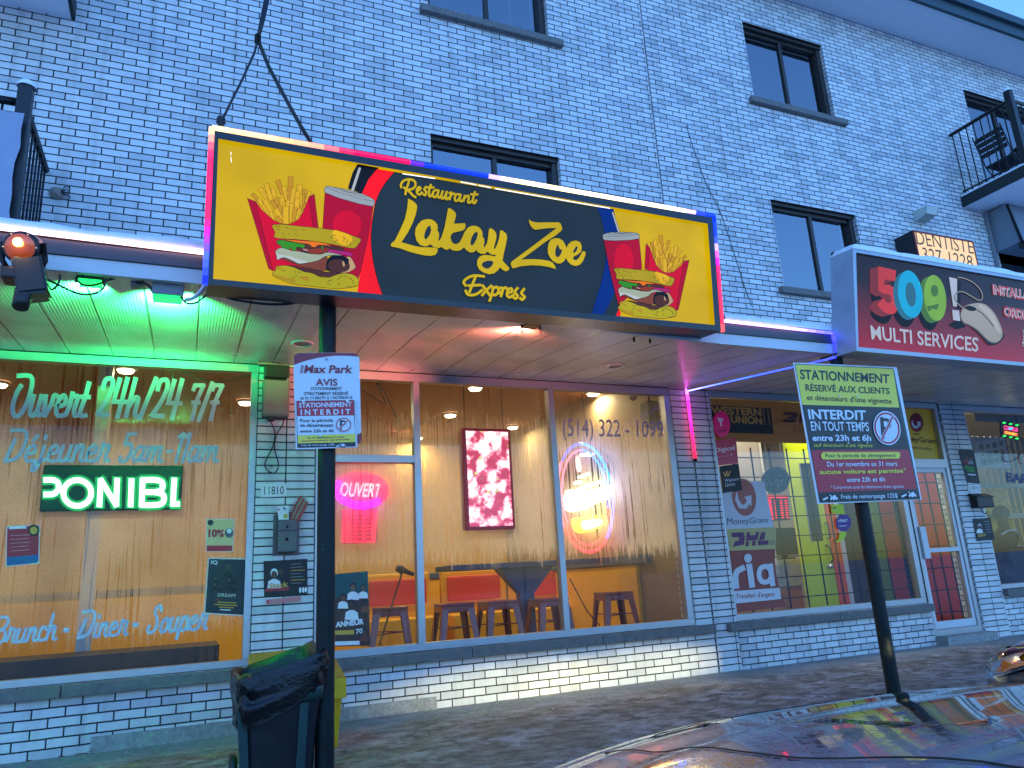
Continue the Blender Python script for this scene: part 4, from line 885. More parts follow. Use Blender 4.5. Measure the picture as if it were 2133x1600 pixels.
A, q = poster('poster', '', [(696, 1196), (766, 1190), (771, 1345), (698, 1347)], G2, paint((70, 44, 40)))
A.poly(bq(q, 0, 0, 1, .32), paint((24, 74, 76)))
for u, v, s_, c_ in ((.55, .2, .17, WHT), (.85, .22, .14, WHT), (.25, .33, .15, WHT), (.9, .42, .13, paint((130, 70, 40))), (.5, .44, .2, WHT)): bust(A, q, u, v, s_, SKIN[int(v*10) % 3], c_)
A.quadtext('ANNEUR', [bil(q, .02, .66), bil(q, .84, .63), bil(q, .84, .71), bil(q, .02, .74)], WHT, .05); A.poly(bq(q, .0, .78, .55, .84), GOLD); A.quadtext('70', [bil(q, .6, .77), bil(q, .8, .76), bil(q, .8, .83), bil(q, .6, .84)], WHT, .02); A.poly(bq(q, .0, .93, .7, .985), WHT); bust(A, q, .85, .82, .12, SKIN[0], paint((110, 60, 40)))
tag(A.mb.build('poster'), 'teal and brown party poster in the left bay beside the steel post', 'poster')
A, q = poster('flyer', '', [(549, 1169), (640, 1164), (641, 1238), (550, 1243)], -.004, INK)
bust(A, q, .4, .32, .13, SKIN[1], INK); bust(A, q, .24, .38, .15, SKIN[0], WHT, WHT)
A.quadtext('Stack', [bil(q, .12, .64), bil(q, .56, .6), bil(q, .56, .76), bil(q, .12, .78)], GOLD, .03); A.poly(bq(q, .02, .78, .58, .86), CRIM)
for i in range(7): A.poly(bq(q, .62, .12+i*.09, .86+.04*(i % 3), .14+i*.09), GOLD if i % 3 == 2 else paint((120, 116, 116)))
for u in (.83, .9, .96): A.ell(*bil(q, u, .87), 2.6, 6, WHT, n=10)
A.poly([(554, 1249), (626, 1242), (627, 1252), (555, 1259)], paint((206, 120, 120))); A.poly([(556, 1252), (560, 1251), (560, 1257), (556, 1257)], CRIM)
tag(A.mb.build('poster'), 'black square flyer with gold writing pasted under the grey mailbox', 'flyer')
A, q = poster('flyer', '', T(1960, 820, 3.965, [(142, 466), (270, 466), (324, 745), (215, 735)]), -.004, INK2)
bust(A, q, .45, .22, .2, SKIN[0], paint((150, 40, 60))); bust(A, q, .7, .26, .16, SKIN[2], paint((130, 130, 140))); bust(A, q, .3, .42, .14, SKIN[1], paint((60, 140, 60))); A.poly(bq(q, .25, .5, .8, .66), paint((40, 120, 50))); A.poly(bq(q, .22, .72, .8, .76), WHT); A.poly(bq(q, .3, .82, .9, .93), paint((24, 50, 40)))
tag(A.mb.build('poster'), 'curled dark flyer with green lettering high on the brick pier by the orange door', 'flyer')
A, q = poster('flyer', '', T(1893, 1000, 8.8875, [(1180, 718), (1510, 700), (1590, 1105), (1255, 1130)]), -.004, INK)
bust(A, q, .32, .36, .17, SKIN[1], WHT, WHT); A.quadtext('Stack', [bil(q, .14, .68), bil(q, .58, .64), bil(q, .58, .8), bil(q, .14, .84)], GOLD, .03)
for i in range(5): A.poly(bq(q, .62, .14+i*.12, .9, .18+i*.12), paint((120, 116, 116)))
tag(A.mb.build('poster'), 'small black flyer below the black mailbox on the pier by the orange door', 'flyer')

# ------------------------------------------------------------------ service shop behind its window and door
LIME = pm('lime_paint', (196, 214, 0), .45, noise=.04, nscale=4); ORA = pm('orange_paint', (232, 92, 16), .45, noise=.04, nscale=4); REDO = pm('brick_orange_wall', (168, 58, 20), .5, noise=.08, nscale=3)
PALEW = pm('pale_shop_wall', (150, 142, 128), .7, noise=.05, nscale=2); SMOKE = glass_mat('dark_glass', refl=.1, tintc=(90, 100, 80)); DKGL = pm('dark_pane', (52, 56, 36), .15)
room(4.96, 9.2, .245, 4.2, .15, 3.2, (FLO, PALEW, PALEW, PALEW, PALEW))
def slab_px(mb, Y, xt, xb, m, z0=.152, z1=2.9, th=.05, ym=1090):
    """upright board at depth Y, between two photographed columns at mid height"""
    a = at(xt, ym, Y).x; b_ = at(xb, ym, Y).x
    mb.bevbox((a, Y, z0), (b_, Y+th, z1), m, .006); return a, b_
t = thing('lime_door', 'lime green door with a tall narrow pane standing open in the service shop', 'door', (at(1690, 1090, .9).x, .9, .15))
mb = MB(); xa = at(1661, 1090, .9).x; xb = at(1722, 1090, .9).x
wa, wb = at(1683, 1090, .9).x, at(1712, 1090, .9).x; za, zb = at(1690, 1128, .9).z, at(1670, 965, .9).z
for a, b_, c, d in ((xa, wa, .152, 2.9), (wb, xb, .152, 2.9), (wa, wb, .152, za), (wa, wb, zb, 2.9)): mb.box((a, .9, c), (b_, .95, d), LIME)
mb.build('leaf', t); mb = MB(); mb.box((wa, .92, za), (wb, .93, zb), DKGL); mb.box((wa, .893, za), (wa+.015, .899, zb), ALU); mb.build('pane', t); mb = MB(); mb.tube([(xb-.03, .9, 1.3), (xb-.03, .85, 1.3), (xb-.03, .85, 1.5), (xb-.03, .9, 1.5)], .01, BLACKM, 6); mb.build('handle', t)
t = thing('orange_door', 'narrow orange door edge with a black handle beside the lime door', 'door', (at(1742, 1090, .9).x, .9, .15)); mb = MB(); a, b_ = slab_px(mb, .9, 1724, 1744, ORA); mb.build('leaf', t)
mb = MB(); mb.bevbox((b_, .89, .152), (b_+.07, .96, 2.9), WHITE, .005); mb.build('jamb', t)
p = at(1727, 1155, .86); mb = MB(); mb.tube([p+Vector((0, .03, .12)), p+Vector((-.0, -.03, .08)), p+Vector((.03, -.03, -.06)), p+Vector((.05, .03, -.1))], .012, BLACKM, 6); mb.build('handle', t); p = at(1730, 1180, .86); mb = MB(); mb.lathe([(.03, .03), (.03, 0), (.022, -.03), (0, -.035)], ALU, p, 12, 'Y'); mb.build('lock', t)
mb = MB(); x0 = at(1750, 1090, 1.1).x; x1 = at(1818, 1090, 1.1).x; mb.box((x0, 1.1, .152), (x1, 1.13, 2.9), DKGL); x2 = at(1836, 1090, 1.1).x; mb.bevbox((x1+.002, 1.09, .152), (x2, 1.15, 2.9), pm('green_jamb', (96, 140, 40), .5), .005)
tag(mb.build('glass_partition'), 'dark glass partition with a green jamb behind the leaning post', 'partition')
mb = MB(); mb.box((x2+.004, 1.1, .152), (9.19, 1.16, 3.18), REDO); mb.box((9.14, .3, .152), (9.19, 1.098, 3.18), REDO); mb.build('orange_wall', BLD)
# desk, monitor and ledge left of the lime door
mb = MB(); d0 = at(1600, 1200, 1.2).x; d1 = at(1672, 1200, 1.2).x; zt = at(1640, 1165, 1.2).z
mb.bevbox((d0-.6, 1.2, zt-.34), (d1, 1.6, zt), pm('marble_front', (196, 190, 170), .3, noise=.25, nscale=7), .01); mb.bevbox((d0-.6, 1.22, .152), (d1-.02, 1.58, zt-.343), pm('tan_front', (206, 140, 80), .5), .008)
tag(mb.build('reception_desk'), 'marble and tan reception desk low behind the money transfer banner', 'desk')
t = thing('monitor', 'black monitor standing on the reception desk beside the lime door', 'monitor', (at(1640, 1120, 1.15).x, 1.2, zt)); mb = MB(); a = at(1614, 1100, 1.25); b_ = at(1662, 1155, 1.25)
mb.bevbox((a.x, 1.25, b_.z), (b_.x+.02, 1.3, a.z), BLACKM, .012); mb.build('screen', t); mb = MB(); mb.box(((a.x+b_.x)/2-.03, 1.3, zt), ((a.x+b_.x)/2+.03, 1.34, a.z-.1), BLACKM); mb.bevbox(((a.x+b_.x)/2-.12, 1.25, zt), ((a.x+b_.x)/2+.12, 1.42, zt+.02), BLACKM, .006); mb.build('stand', t)
# white wall panel
mb = MB(); a = at(1535, 1000, 1.0).x; b_ = at(1590, 1000, 1.0).x; mb.bevbox((a-.8, 1.0, 1.3), (b_, 1.04, 2.9), paint((168, 158, 146)), .006); mb.box((b_+.002, .99, 1.0), (b_+.03, 1.05, 2.9), CREAM); tag(mb.build('display_board'), 'white display board inside the service shop left of the lime door', 'board')
# security grilles
GRL = pm('matt_black_bar', (10, 10, 11), .9, spec=.05)
def grille(name, label, x0, x1, z0, z1, Y, nx, nz, rx=.009):
    mb = MB()
    for i in range(nx): x = x0+(x1-x0)*i/(nx-1); mb.tube([(x, Y, z0), (x, Y, z1)], rx, GRL, 6)
    for j in range(nz): z = z0+(z1-z0)*(j+.5)/nz; mb.tube([(x0, Y+.014, z), (x1, Y+.014, z)], rx*.7, GRL, 6)
    return tag(mb.build(name), label, 'grille')
grille('security_grille', 'black bar grille inside the service shop window', 5.35, 8.0, .54, 2.32, .13, 11, 8)
grille('security_grille', 'black bar grille inside the orange door', 8.27, 8.84, .2, 2.05, .13, 4, 7, .011)
for y_, e in ((.55, 26), (2.6, 34)):
    for x_ in (6.1, 7.6):
        t = thing('ceiling_panel_light', 'white ceiling panel light inside the service shop', 'ceiling light', (x_, y_, 3.19), 'ceiling panel lights in the service shop'); mb = MB(); mb.bevbox((x_-.3, y_-.3, 3.15), (x_+.3, y_+.3, 3.195), WHITE, .006); mb.build('housing', t)
        mb = MB(); mb.face([(x_-.27, y_-.27, 3.147), (x_-.27, y_+.27, 3.147), (x_+.27, y_+.27, 3.147), (x_+.27, y_-.27, 3.147)], em((255, 246, 225), 4)); mb.build('lens', t)
        ld = bpy.data.lights.new('tube_light', 'AREA'); ld.size = .5; ld.energy = e*K; ld.color = (1, .93, .78); lo = bpy.data.objects.new('tube_light', ld); COL.objects.link(lo); lo.location = (x_, y_, 3.13); lo.parent = t; lo.matrix_parent_inverse = Matrix.Translation((-x_, -y_, -3.19))
ld = bpy.data.lights.new('door_light', 'AREA'); ld.size = .3; ld.energy = 4*K; ld.color = (1, .9, .75); lo = bpy.data.objects.new('door_light', ld); COL.objects.link(lo); lo.location = (8.55, .75, 2.95)
t = thing('ceiling_panel_light', 'small ceiling light just behind the orange door', 'ceiling light', (8.55, .75, 3.19)); mb = MB(); mb.bevbox((8.4, .6, 3.0), (8.7, .9, 3.195), WHITE, .01); mb.build('housing', t); lo.parent = t; lo.matrix_parent_inverse = Matrix.Translation((-8.55, -.75, -3.19))
# backlit header panels
YB_ = pm('amber_header', (150, 110, 40), .5, emit=.10, ecol=(190, 130, 40), noise=.05, nscale=3); YB2 = pm('yellow_header', (170, 150, 40), .5, emit=.07, ecol=(200, 170, 50), noise=.05, nscale=3)
HX = at(1574+18, 860, .05).x
def header(name, label, x0, x1, z0, z1, m, fn):
    mb = MB(); mb.box((x0, .075, z0), (x1, .10, z1), m); A = Art(wall_plane(.0745), .002, .0005); fn(A); o = A.mb
    t = thing(name, label, 'sign', ((x0+x1)/2, .08, z0)); mb.build('panel', t); o.build('lettering', t); return t
BLK = paint((16, 14, 14)); GLD = pm('gold_letters', (176, 140, 62), .5, emit=.12, ecol=(190, 150, 70)); DHR = paint((120, 24, 30))
def s2(p): return T(1470, 820, 6.6667, p)
def f1(A):
    A.poly(s2([(62, 160), (900, 205), (945, 562), (120, 535)]), BLK)
    A.quadtext('WESTERN', s2([(66, 172), (765, 205), (778, 312), (82, 280)]), GLD, .03); A.quadtext('UNION', s2([(345, 295), (772, 325), (790, 432), (358, 408)]), GLD, .03)
    for a, b_ in (((797, 215), (823, 432)), ((860, 218), (890, 436))): A.stroke(s2([a, b_]), 1.2, GLD)
def f2(A):
    A.poly(s2([(1085, 255), (1250, 258), (1285, 285), (1255, 350), (1130, 352), (1145, 318), (1185, 320), (1190, 300), (1075, 296)]), DHR); A.poly(s2([(1080, 355), (1270, 358), (1240, 402), (1068, 398)]), DHR)
    A.poly(s2([(1310, 260), (1360, 262), (1330, 410), (1290, 405)]), DHR)
    for y in (352, 370, 390): A.stroke(s2([(960, y), (1068, y+4)]), .9, DHR)
    A.quadtext('EXPRESS', s2([(1220, 468), (1600, 485), (1612, 560), (1232, 540)]), DHR, -.01)
def gram(A, cx_, cy_, rx, ry, red, wh, rot=10):
    A.ell(cx_, cy_, rx, ry, red, rot)
    A.stroke([(cx_-rx*.62, cy_-ry*.25), (cx_-rx*.6, cy_+ry*.15), (cx_-rx*.3, cy_+ry*.48), (cx_+rx*.1, cy_+ry*.5), (cx_+rx*.42, cy_+ry*.2)], [rx*.08, rx*.3, rx*.36, rx*.34, rx*.3], wh)
    A.poly([(cx_+rx*.02, cy_-ry*.02), (cx_+rx*.62, cy_-ry*.12), (cx_+rx*.6, cy_+ry*.5)], wh)
def f3(A):
    gram(A, 1909, 880, 14, 20, paint((150, 20, 30)), WHT, -8); A.ell(1909, 904, 8, 1.6, paint((110, 90, 30)))
    A.quadtext('MoneyGram', [(1868, 905), (1952, 914), (1953, 928), (1870, 920)], BLK, .01); A.quadtext('moneytransfer', [(1880, 925), (1942, 932), (1943, 941), (1882, 934)], paint((90, 74, 30)), -.005)
hz0 = at(1600, 921, .07).z
header('transfer_header', 'amber header panel with black and gold lettering over the service shop window', 5.31, HX, hz0, 2.87, YB_, f1)
header('courier_header', 'amber header panel with dark red courier lettering half behind the yellow parking notice', HX+.006, 8.02, hz0, 2.87, YB_, f2)
header('remittance_header', 'yellow header panel with a red ball above the orange door', 8.19, 8.915, 2.21, 2.865, YB2, f3)
# signs projecting or pasted by the pier
def plate(name, label, q, Y, base, th=.025):
    A = Art(wall_plane(Y), .001, .0005); A.poly(q, base); pl = [wall_plane(Y).at(x, y, 0) for x, y in q]
    t = thing(name, label, 'sign', pl[3]); mb = MB(); mb.hexa([pl[3], pl[2], pl[2]+Vector((0, th, 0)), pl[3]+Vector((0, th, 0)), pl[0], pl[1], pl[1]+Vector((0, th, 0)), pl[0]+Vector((0, th, 0))], base); mb.build('panel', t)
    return A, t
PNK = pm('magenta_plastic', (196, 16, 104), .35, emit=.12); PNK2 = pm('crimson_plastic', (160, 12, 62), .35, emit=.10)
A = Art(wall_plane(.02), .001, .0006); A.ell(1504, 884, 17, 27, PNK, -4, 36); A.poly(T(1470, 820, 6.6667, [(165, 330), (200, 345), (235, 340), (245, 370), (215, 400), (228, 450), (205, 455), (200, 405), (175, 375)]), WHT)
A.quadtext('natcom', T(1470, 820, 6.6667, [(165, 512), (285, 485), (290, 520), (172, 545)]), paint((60, 10, 40)), .01)
t = thing('round_sign', 'round magenta sign with a white figure at the top of the pier', 'sign', at(1504, 884, .02)); A.build('lettering', t)
mb = MB(); c = [at(x, y, .02) for x, y in ellp(1504, 884, 17, 27, -4, 28)]; mb.grid([c, [q+Vector((0, .03, 0)) for q in c]], PNK, True, close_u=True); mb.build('drum', t)
A, t = plate('square_sign', 'crimson square sign with a white phone company name below the round magenta sign', T(1470, 820, 6.6667, [(105, 655), (420, 610), (452, 965), (148, 1003)]), .03, PNK2)
A.quadtext('Digicel', T(1470, 820, 6.6667, [(130, 758), (400, 715), (408, 800), (135, 838)]), WHT, .01); A.stroke(T(1470, 820, 6.6667, [(160, 882), (320, 858)]), .9, paint((220, 150, 180))); A.ell(*T(1470, 820, 6.6667, [(357, 845)])[0], 1.6, 1.6, WHT, n=8); A.build('lettering', t)
A, t = plate('square_sign', 'black square sign with a gold mark and white words under the crimson sign', T(1470, 820, 6.6667, [(150, 1015), (455, 968), (508, 1338), (205, 1385)]), .03, BLK)
A.poly(T(1470, 820, 6.6667, [(150, 1015), (190, 1010), (238, 1380), (205, 1385)]), GLD)
for dx in (0, 38): A.stroke(T(1470, 820, 6.6667, [(250+dx, 1092), (272+dx, 1148), (300+dx, 1080)]), 2.6, GLD)
A.quadtext('Western', T(1470, 820, 6.6667, [(262, 1185), (455, 1158), (462, 1205), (268, 1232)]), WHT, .0); A.quadtext('Union', T(1470, 820, 6.6667, [(268, 1242), (405, 1222), (412, 1275), (275, 1296)]), WHT, .0); A.build('lettering', t)
# tall banner
q = [(1501, 1004), (1591, 1002), (1636, 1262), (1530, 1271)]; PALE = pm('banner_white', (206, 204, 206), .6); BRN = pm('banner_brown', (150, 70, 58), .6, noise=.04); BYE = pm('banner_yellow', (196, 174, 110), .6)
A = Art(wall_plane(.045), .0015, .0005); s3 = lambda p: T(1500, 1040, 6.4, p)
A.poly([(1501, 1004), (1591, 1002), (1612, 1099), (1510, 1103)], PALE); A.poly(s3([(55, 400), (722, 372), (748, 430), (735, 660), (90, 690)]), BYE); A.poly(s3([(90, 690), (735, 662), (730, 800), (745, 980), (800, 1200), (880, 1430), (205, 1510)]), BRN)
gram(A, 1550, 1036, 25, 39, paint((176, 96, 80)), PALE, -8); A.quadtext('MoneyGram', s3([(92, 252), (632, 240), (640, 335), (96, 368)]), paint((50, 44, 60)), -.008)
PUR = paint((104, 44, 86))
A.poly(s3([(150, 445), (310, 440), (330, 500), (318, 605), (170, 635), (200, 560), (245, 555), (258, 505), (160, 510)]), PUR); A.poly(s3([(360, 440), (405, 438), (395, 480), (470, 478), (480, 436), (520, 434), (500, 545), (345, 555)]), PUR); A.poly(s3([(345, 562), (385, 560), (380, 622), (335, 628)]), PUR); A.poly(s3([(430, 556), (475, 553), (470, 615), (425, 620)]), PUR); A.poly(s3([(555, 440), (605, 438), (590, 540), (520, 545)]), PUR); A.poly(s3([(510, 552), (650, 545), (640, 605), (505, 615)]), PUR)
for y in (580, 600, 622): A.stroke(s3([(90, y), (140, y-3)]), .9, PUR); A.stroke(s3([(665, y-20), (720, y-24)]), .9, PUR)
A.ell(*s3([(372, 787)])[0], 8.2, 9.4, PALE, n=20); A.stroke(smooth_pts(s3([(215, 1170), (205, 1040), (230, 960), (310, 915)])), 12, PALE); A.stroke(s3([(388, 885), (425, 1155)]), 12.5, PALE)
A.stroke(smooth_pts(s3([(680, 1050), (640, 1095), (560, 1100), (520, 1020), (535, 930), (600, 895), (660, 930), (690, 1040)]), 4), 10.5, PALE); A.stroke(s3([(668, 880), (700, 1138)]), 11, PALE)
A.poly(s3([(185, 1225), (795, 1180), (815, 1330), (208, 1392)]), PALE); A.quadtext("Transfert d'argent", s3([(210, 1262), (722, 1232), (728, 1312), (216, 1345)]), BRN, .015)
o = A.build('banner', None); tag(o, 'tall money transfer banner with ria in white pasted inside the service shop window', 'banner')
# unlit OUVERT and red hours, purple round sticker
t = thing('neon_open_sign', 'unlit dark oval OUVERT sign behind the service shop window', 'neon sign', at(1617, 1000, .2)); A = Art(wall_plane(.2), .002, .0008); A.ell(1617, 1000, 28, 28, paint((36, 44, 50)), 0); A.stroke(ellp(1617, 1000, 25, 25)+[ellp(1617, 1000, 25, 25)[0]], 1.2, paint((90, 100, 110))); A.quadtext('OUVERT', [(1592, 990), (1642, 992), (1638, 1012), (1592, 1012)], paint((130, 150, 160)), .0); A.build('letters', t)
mb = MB(); c = [at(x, y, .2) for x, y in ellp(1617, 1000, 28, 28)]; mb.grid([c, [q+Vector((0, .03, 0)) for q in c]], BLACKM, True, close_u=True); mb.build('case', t); mb = MB(); hung(mb, [at(1600, 976, .21), at(1632, 976, .21)], 2.4, .003); mb.build('cable', t)
t = thing('hours_sign', 'red lit opening hours board under the unlit OUVERT sign', 'LED sign', at(1622, 1058, .2)); mb = MB(); P = [at(x, y, .2) for x, y in ((1594, 1031), (1641, 1032), (1645, 1083), (1604, 1086))]; mb.hexa([P[3], P[2], P[2]+Vector((0, .03, 0)), P[3]+Vector((0, .03, 0)), P[0], P[1], P[1]+Vector((0, .03, 0)), P[0]+Vector((0, .03, 0))], BLACKM); mb.build('case', t)
A = Art(wall_plane(.2), .002, .0006); LR = em((255, 20, 50), 1.6, .3); A.poly([(1595, 1032), (1640, 1033), (1641, 1038), (1596, 1038)], LR); A.poly([(1597, 1040), (1606, 1040), (1612, 1083), (1604, 1084)], em((255, 10, 70), 1.2, .3))
for i in range(8):
    for x in (1612, 1624, 1634): A.poly([(x+i*.5, 1042+i*5), (x+6+i*.5, 1042+i*5), (x+6+i*.5, 1044.5+i*5), (x+i*.5, 1044.5+i*5)], LR)
A.build('letters', t)
A = Art(wall_plane(.045), .0015, .0005); PP = pm('purple_sticker', (84, 42, 130), .5); A.ell(1757, 1089, 16, 18, PP); A.poly(smooth_pts(T(1500, 1040, 6.4, [(1535, 560), (1580, 530), (1600, 440), (1680, 440), (1660, 520), (1580, 570)]), 3, True), LIME); A.poly(T(1500, 1040, 6.4, [(1470, 70), (1640, 70), (1660, 200), (1490, 190)]), LIME); A.quadtext('chatr', T(1500, 1040, 6.4, [(1572, 262), (1700, 250), (1700, 300), (1575, 305)]), WHT, .02); A.quadtext('UF', T(1500, 1040, 6.4, [(1478, 90), (1550, 110), (1545, 140), (1482, 128)]), BLK, .0); A.stroke(T(1500, 1040, 6.4, [(1590, 362), (1685, 352)]), 1.4, WHT)
tag(A.mb.build('window_sticker'), 'round purple sticker with lime paper scraps on the service shop glass', 'sticker')

# ------------------------------------------------------------------ barber shop interior
CRW = pm('cream_wall', (206, 196, 160), .7, noise=.04); room(9.22, 14, .245, 3.6, .15, 3.2, (FLO, CRW, CRW, CRW, CRW))
ld = bpy.data.lights.new('tube_light', 'AREA'); ld.size = .6; ld.energy = 60*K; ld.color = (1, .92, .74); lo = bpy.data.objects.new('tube_light', ld); COL.objects.link(lo); lo.location = (11.0, 1.3, 3.1)
t = thing('ceiling_panel_light', 'white ceiling light inside the barber shop', 'ceiling light', (11, 1.3, 3.19)); mb = MB(); mb.bevbox((10.7, 1.0, 3.14), (11.3, 1.6, 3.195), WHITE, .01); mb.build('housing', t); lo.parent = t; lo.matrix_parent_inverse = Matrix.Translation((-11, -1.3, -3.19))
YBp = .7; W7 = wall_plane(YBp); s7 = lambda p: T(1960, 820, 3.965, p)
A = Art(wall_plane(YBp), .001, .0006)
A.poly(s7([(285, 408), (525, 365), (545, 580), (335, 610)]), WHT)
for r_ in range(3):
    for c_ in range(4):
        u0, v0 = .06+.235*c_, .08+.3*r_; q = s7([(285, 408), (525, 365), (545, 580), (335, 610)]); A.poly(bq(q, u0, v0, u0+.2, v0+.26), paint(((168, 160, 140), (190, 178, 160), (150, 150, 150))[(r_+c_) % 3]))
        A.ell(*bil(q, u0+.1, v0+.12), 2.4, 3.0, SKIN[(r_*2+c_) % 3], n=10)
t = thing('style_chart', 'white chart of small haircut portraits inside the barber shop', 'poster', at(2065, 945, YBp)); A.build('print', t); mb = MB(); a, b_ = at(2032, 975, YBp), at(2092, 912, YBp); mb.box((a.x, YBp+.004, a.z), (b_.x, YBp+.03, b_.z), WHITE); mb.build('backing', t)
BLI = pm('vertical_blinds', (120, 112, 86), .7); mb = MB()
for i in range(34):
    x = 10.15+i*.07; mb.box((x, 1.0+.02*(i % 2), .9), (x+.055, 1.012+.02*(i % 2), 2.75), BLI)
tag(mb.build('vertical_blinds'), 'drab vertical blinds inside the barber shop', 'blinds')
YF = pm('yellow_floral_cloth', (222, 180, 90), .8, noise=.2, nscale=4); mb = MB()
mb.grid([[Vector((9.7+1.6*i/20, .86+.03*math.sin(i*1.1), .7+1.25*j/4)) for i in range(21)] for j in range(5)], YF); mb.build('yellow_curtain'); 
cu_ = bpy.data.objects['yellow_curtain']; tag(cu_, 'yellow patterned curtain inside the barber shop window', 'curtain')
A = Art(wall_plane(.80), .002, .001)
for p in ([(1395, 60), (1440, 160), (1500, 230)], [(1650, 420), (1740, 330), (1830, 320)], [(1800, 360), (1850, 480), (1990, 560)], [(1840, 690), (1950, 650), (2010, 480)], [(1470, 380), (1520, 470), (1570, 510)]): A.stroke(smooth_pts(T(1893, 1000, 8.8875, p)), 2.2, paint((150, 140, 110)))
A.build('curtain_print', cu_)
mb = MB()
for (a, b_, c, d) in ((10.02, 10.09, .62, 1.95), (10.09, 12.4, 1.46, 1.53), (10.09, 12.4, 1.02, 1.08), (10.09, 12.4, 1.90, 1.95)): mb.box((a, .55, c), (b_, .6, d), pm('pale_shelf_frame', (190, 184, 160), .5))
for i in range(30): x = 10.12+i*.06; mb.box((x, .56, .62), (x+.022, .575, 1.02), pm('shelf_slats', (110, 108, 84), .6) if i == 0 else bpy.data.materials['shelf_slats'])
tag(mb.build('slatted_screen'), 'pale slatted screen standing behind the barber window', 'screen')
# coloured LED sign
t = thing('led_barber_sign', 'small multicoloured COIFFEUR OUVERT sign hung in the barber window', 'LED sign', at(2106, 897, .12)); q = [(2086, 878), (2124, 885), (2124, 917), (2087, 909)]
A = Art(wall_plane(.12), .002, .0007); A.poly(q, BLK); A.quadtext('COIFFEUR', bq(q, .12, .22, .92, .5), em((255, 70, 150), 2.4, .3), .02); A.poly(bq(q, .12, .57, .9, .8), em((255, 120, 20), .9, .3)); A.quadtext('OUVERT', bq(q, .2, .6, .84, .77), em((255, 190, 80), 2.4, .3), .02)
for u, v in ((.15, .06), (.5, .06), (.85, .06), (.15, .93), (.5, .93), (.85, .93)): A.ell(*bil(q, u, v), 3.6, 1.9, em((40, 255, 90), 2.4, .3), n=10)
A.ell(*bil(q, .5, .36), 5, 3, em((80, 190, 255), 1.6, .3), n=10); A.build('letters', t); P = [at(x, y, .121) for x, y in q]; mb = MB(); mb.hexa([P[3], P[2], P[2]+Vector((0, .03, 0)), P[3]+Vector((0, .03, 0)), P[0], P[1], P[1]+Vector((0, .03, 0)), P[0]+Vector((0, .03, 0))], BLACKM); mb.build('case', t); mb = MB(); hung(mb, [P[0]+Vector((.03, .01, 0)), P[1]+Vector((-.03, .01, 0))], 2.9, .003); mb.build('cable', t)
# seated customer
def skin_body(name, joints, edges, m, sub=2):
    me = bpy.data.meshes.new(name); me.from_pydata([j[0] for j in joints], edges, []); o = bpy.data.objects.new(name, me); COL.objects.link(o)
    o.modifiers.new('s', 'SKIN'); sv = me.skin_vertices[0].data
    for i, j in enumerate(joints): r_ = j[1]; sv[i].radius = r_ if isinstance(r_, tuple) else (r_, r_); sv[i].use_root = (i == 0)
    ss = o.modifiers.new('u', 'SUBSURF'); ss.levels = sub; ss.render_levels = sub
    dg = bpy.context.evaluated_depsgraph_get(); me2 = bpy.data.meshes.new_from_object(o.evaluated_get(dg)); bpy.data.objects.remove(o)
    for p in me2.polygons: p.use_smooth = True
    me2.materials.clear(); me2.materials.append(m); o = bpy.data.objects.new(name, me2); COL.objects.link(o); return o
hp = at(2086, 1075, .38); cx_, cy_, hz = hp.x, .38, hp.z
t = thing('person', 'person in a brown jacket and dark cap sitting with their back to the barber window', 'person', (cx_, cy_, .15))
SK = pm('skin', (110, 74, 56), .55); JK = pm('brown_jacket', (66, 52, 44), .8, noise=.1); V_ = lambda x, y, z: (cx_+x, cy_+y, hz+z)
J = [(V_(0, .02, -.68), .14), (V_(0, .03, -.45), .15), (V_(0, .02, -.27), (.17, .11)), (V_(0, .0, -.15), .06), (V_(0, 0, -.05), .075), (V_(0, 0, .05), .085), (V_(0, .0, .11), .06),
     (V_(-.19, .02, -.26), .06), (V_(-.25, .1, -.5), .05), (V_(-.16, .32, -.58), .04), (V_(-.12, .4, -.58), .035), (V_(.19, .02, -.26), .06), (V_(.25, .1, -.5), .05), (V_(.16, .32, -.58), .04), (V_(.12, .4, -.58), .035),
     (V_(-.1, .15, -.72), .09), (V_(-.12, .5, -.72), .07), (V_(-.12, .52, -1.1), .05), (V_(-.12, .62, -1.14), .04), (V_(.1, .15, -.72), .09), (V_(.12, .5, -.72), .07), (V_(.12, .52, -1.1), .05), (V_(.12, .62, -1.14), .04)]
E_ = [(0, 1), (1, 2), (2, 3), (3, 4), (4, 5), (5, 6), (2, 7), (7, 8), (8, 9), (9, 10), (2, 11), (11, 12), (12, 13), (13, 14), (0, 15), (15, 16), (16, 17), (17, 18), (0, 19), (19, 20), (20, 21), (21, 22)]
b_ = skin_body('body', J, E_, JK); adopt(b_, t)
mb = MB(); mb.lathe([(.0, .15), (.06, .14), (.098, .08), (.102, .02), (.10, -.01)], INK, V_(0, 0, 0), 18); mb.build('cap', t); mb = MB(); mb.lathe([(.078, -.02), (.075, -.06), (.06, -.1), (.055, -.14)], SK, V_(0, 0, 0), 16); mb.build('neck_skin', t)
mb = MB(); mb.tube(smooth3 := [V_(-.17, -.055, -.25), V_(-.08, -.11, -.2), V_(.08, -.11, -.2), V_(.17, -.055, -.25)], .012, WHT, 6); mb.build('collar_trim', t)
t2 = thing('barber_chair', 'padded black barber chair under the seated person', 'chair', (cx_, cy_, .15)); mb = MB(); mb.bevbox((cx_-.28, cy_-.12, hz-.86), (cx_+.28, cy_+.5, hz-.78), BLACKM, .03); mb.build('seat', t2); mb = MB(); mb.lathe([(.28, .155), (.26, .19), (.05, .22), (.045, hz-.86)], ALU, (cx_, cy_+.15, 0), 18); mb.build('base', t2)
mb = MB(); mb.bevbox((cx_-.27, cy_-.2, hz-.80), (cx_+.27, cy_-.13, hz-.42), BLACKM, .03); mb.build('backrest', t2)
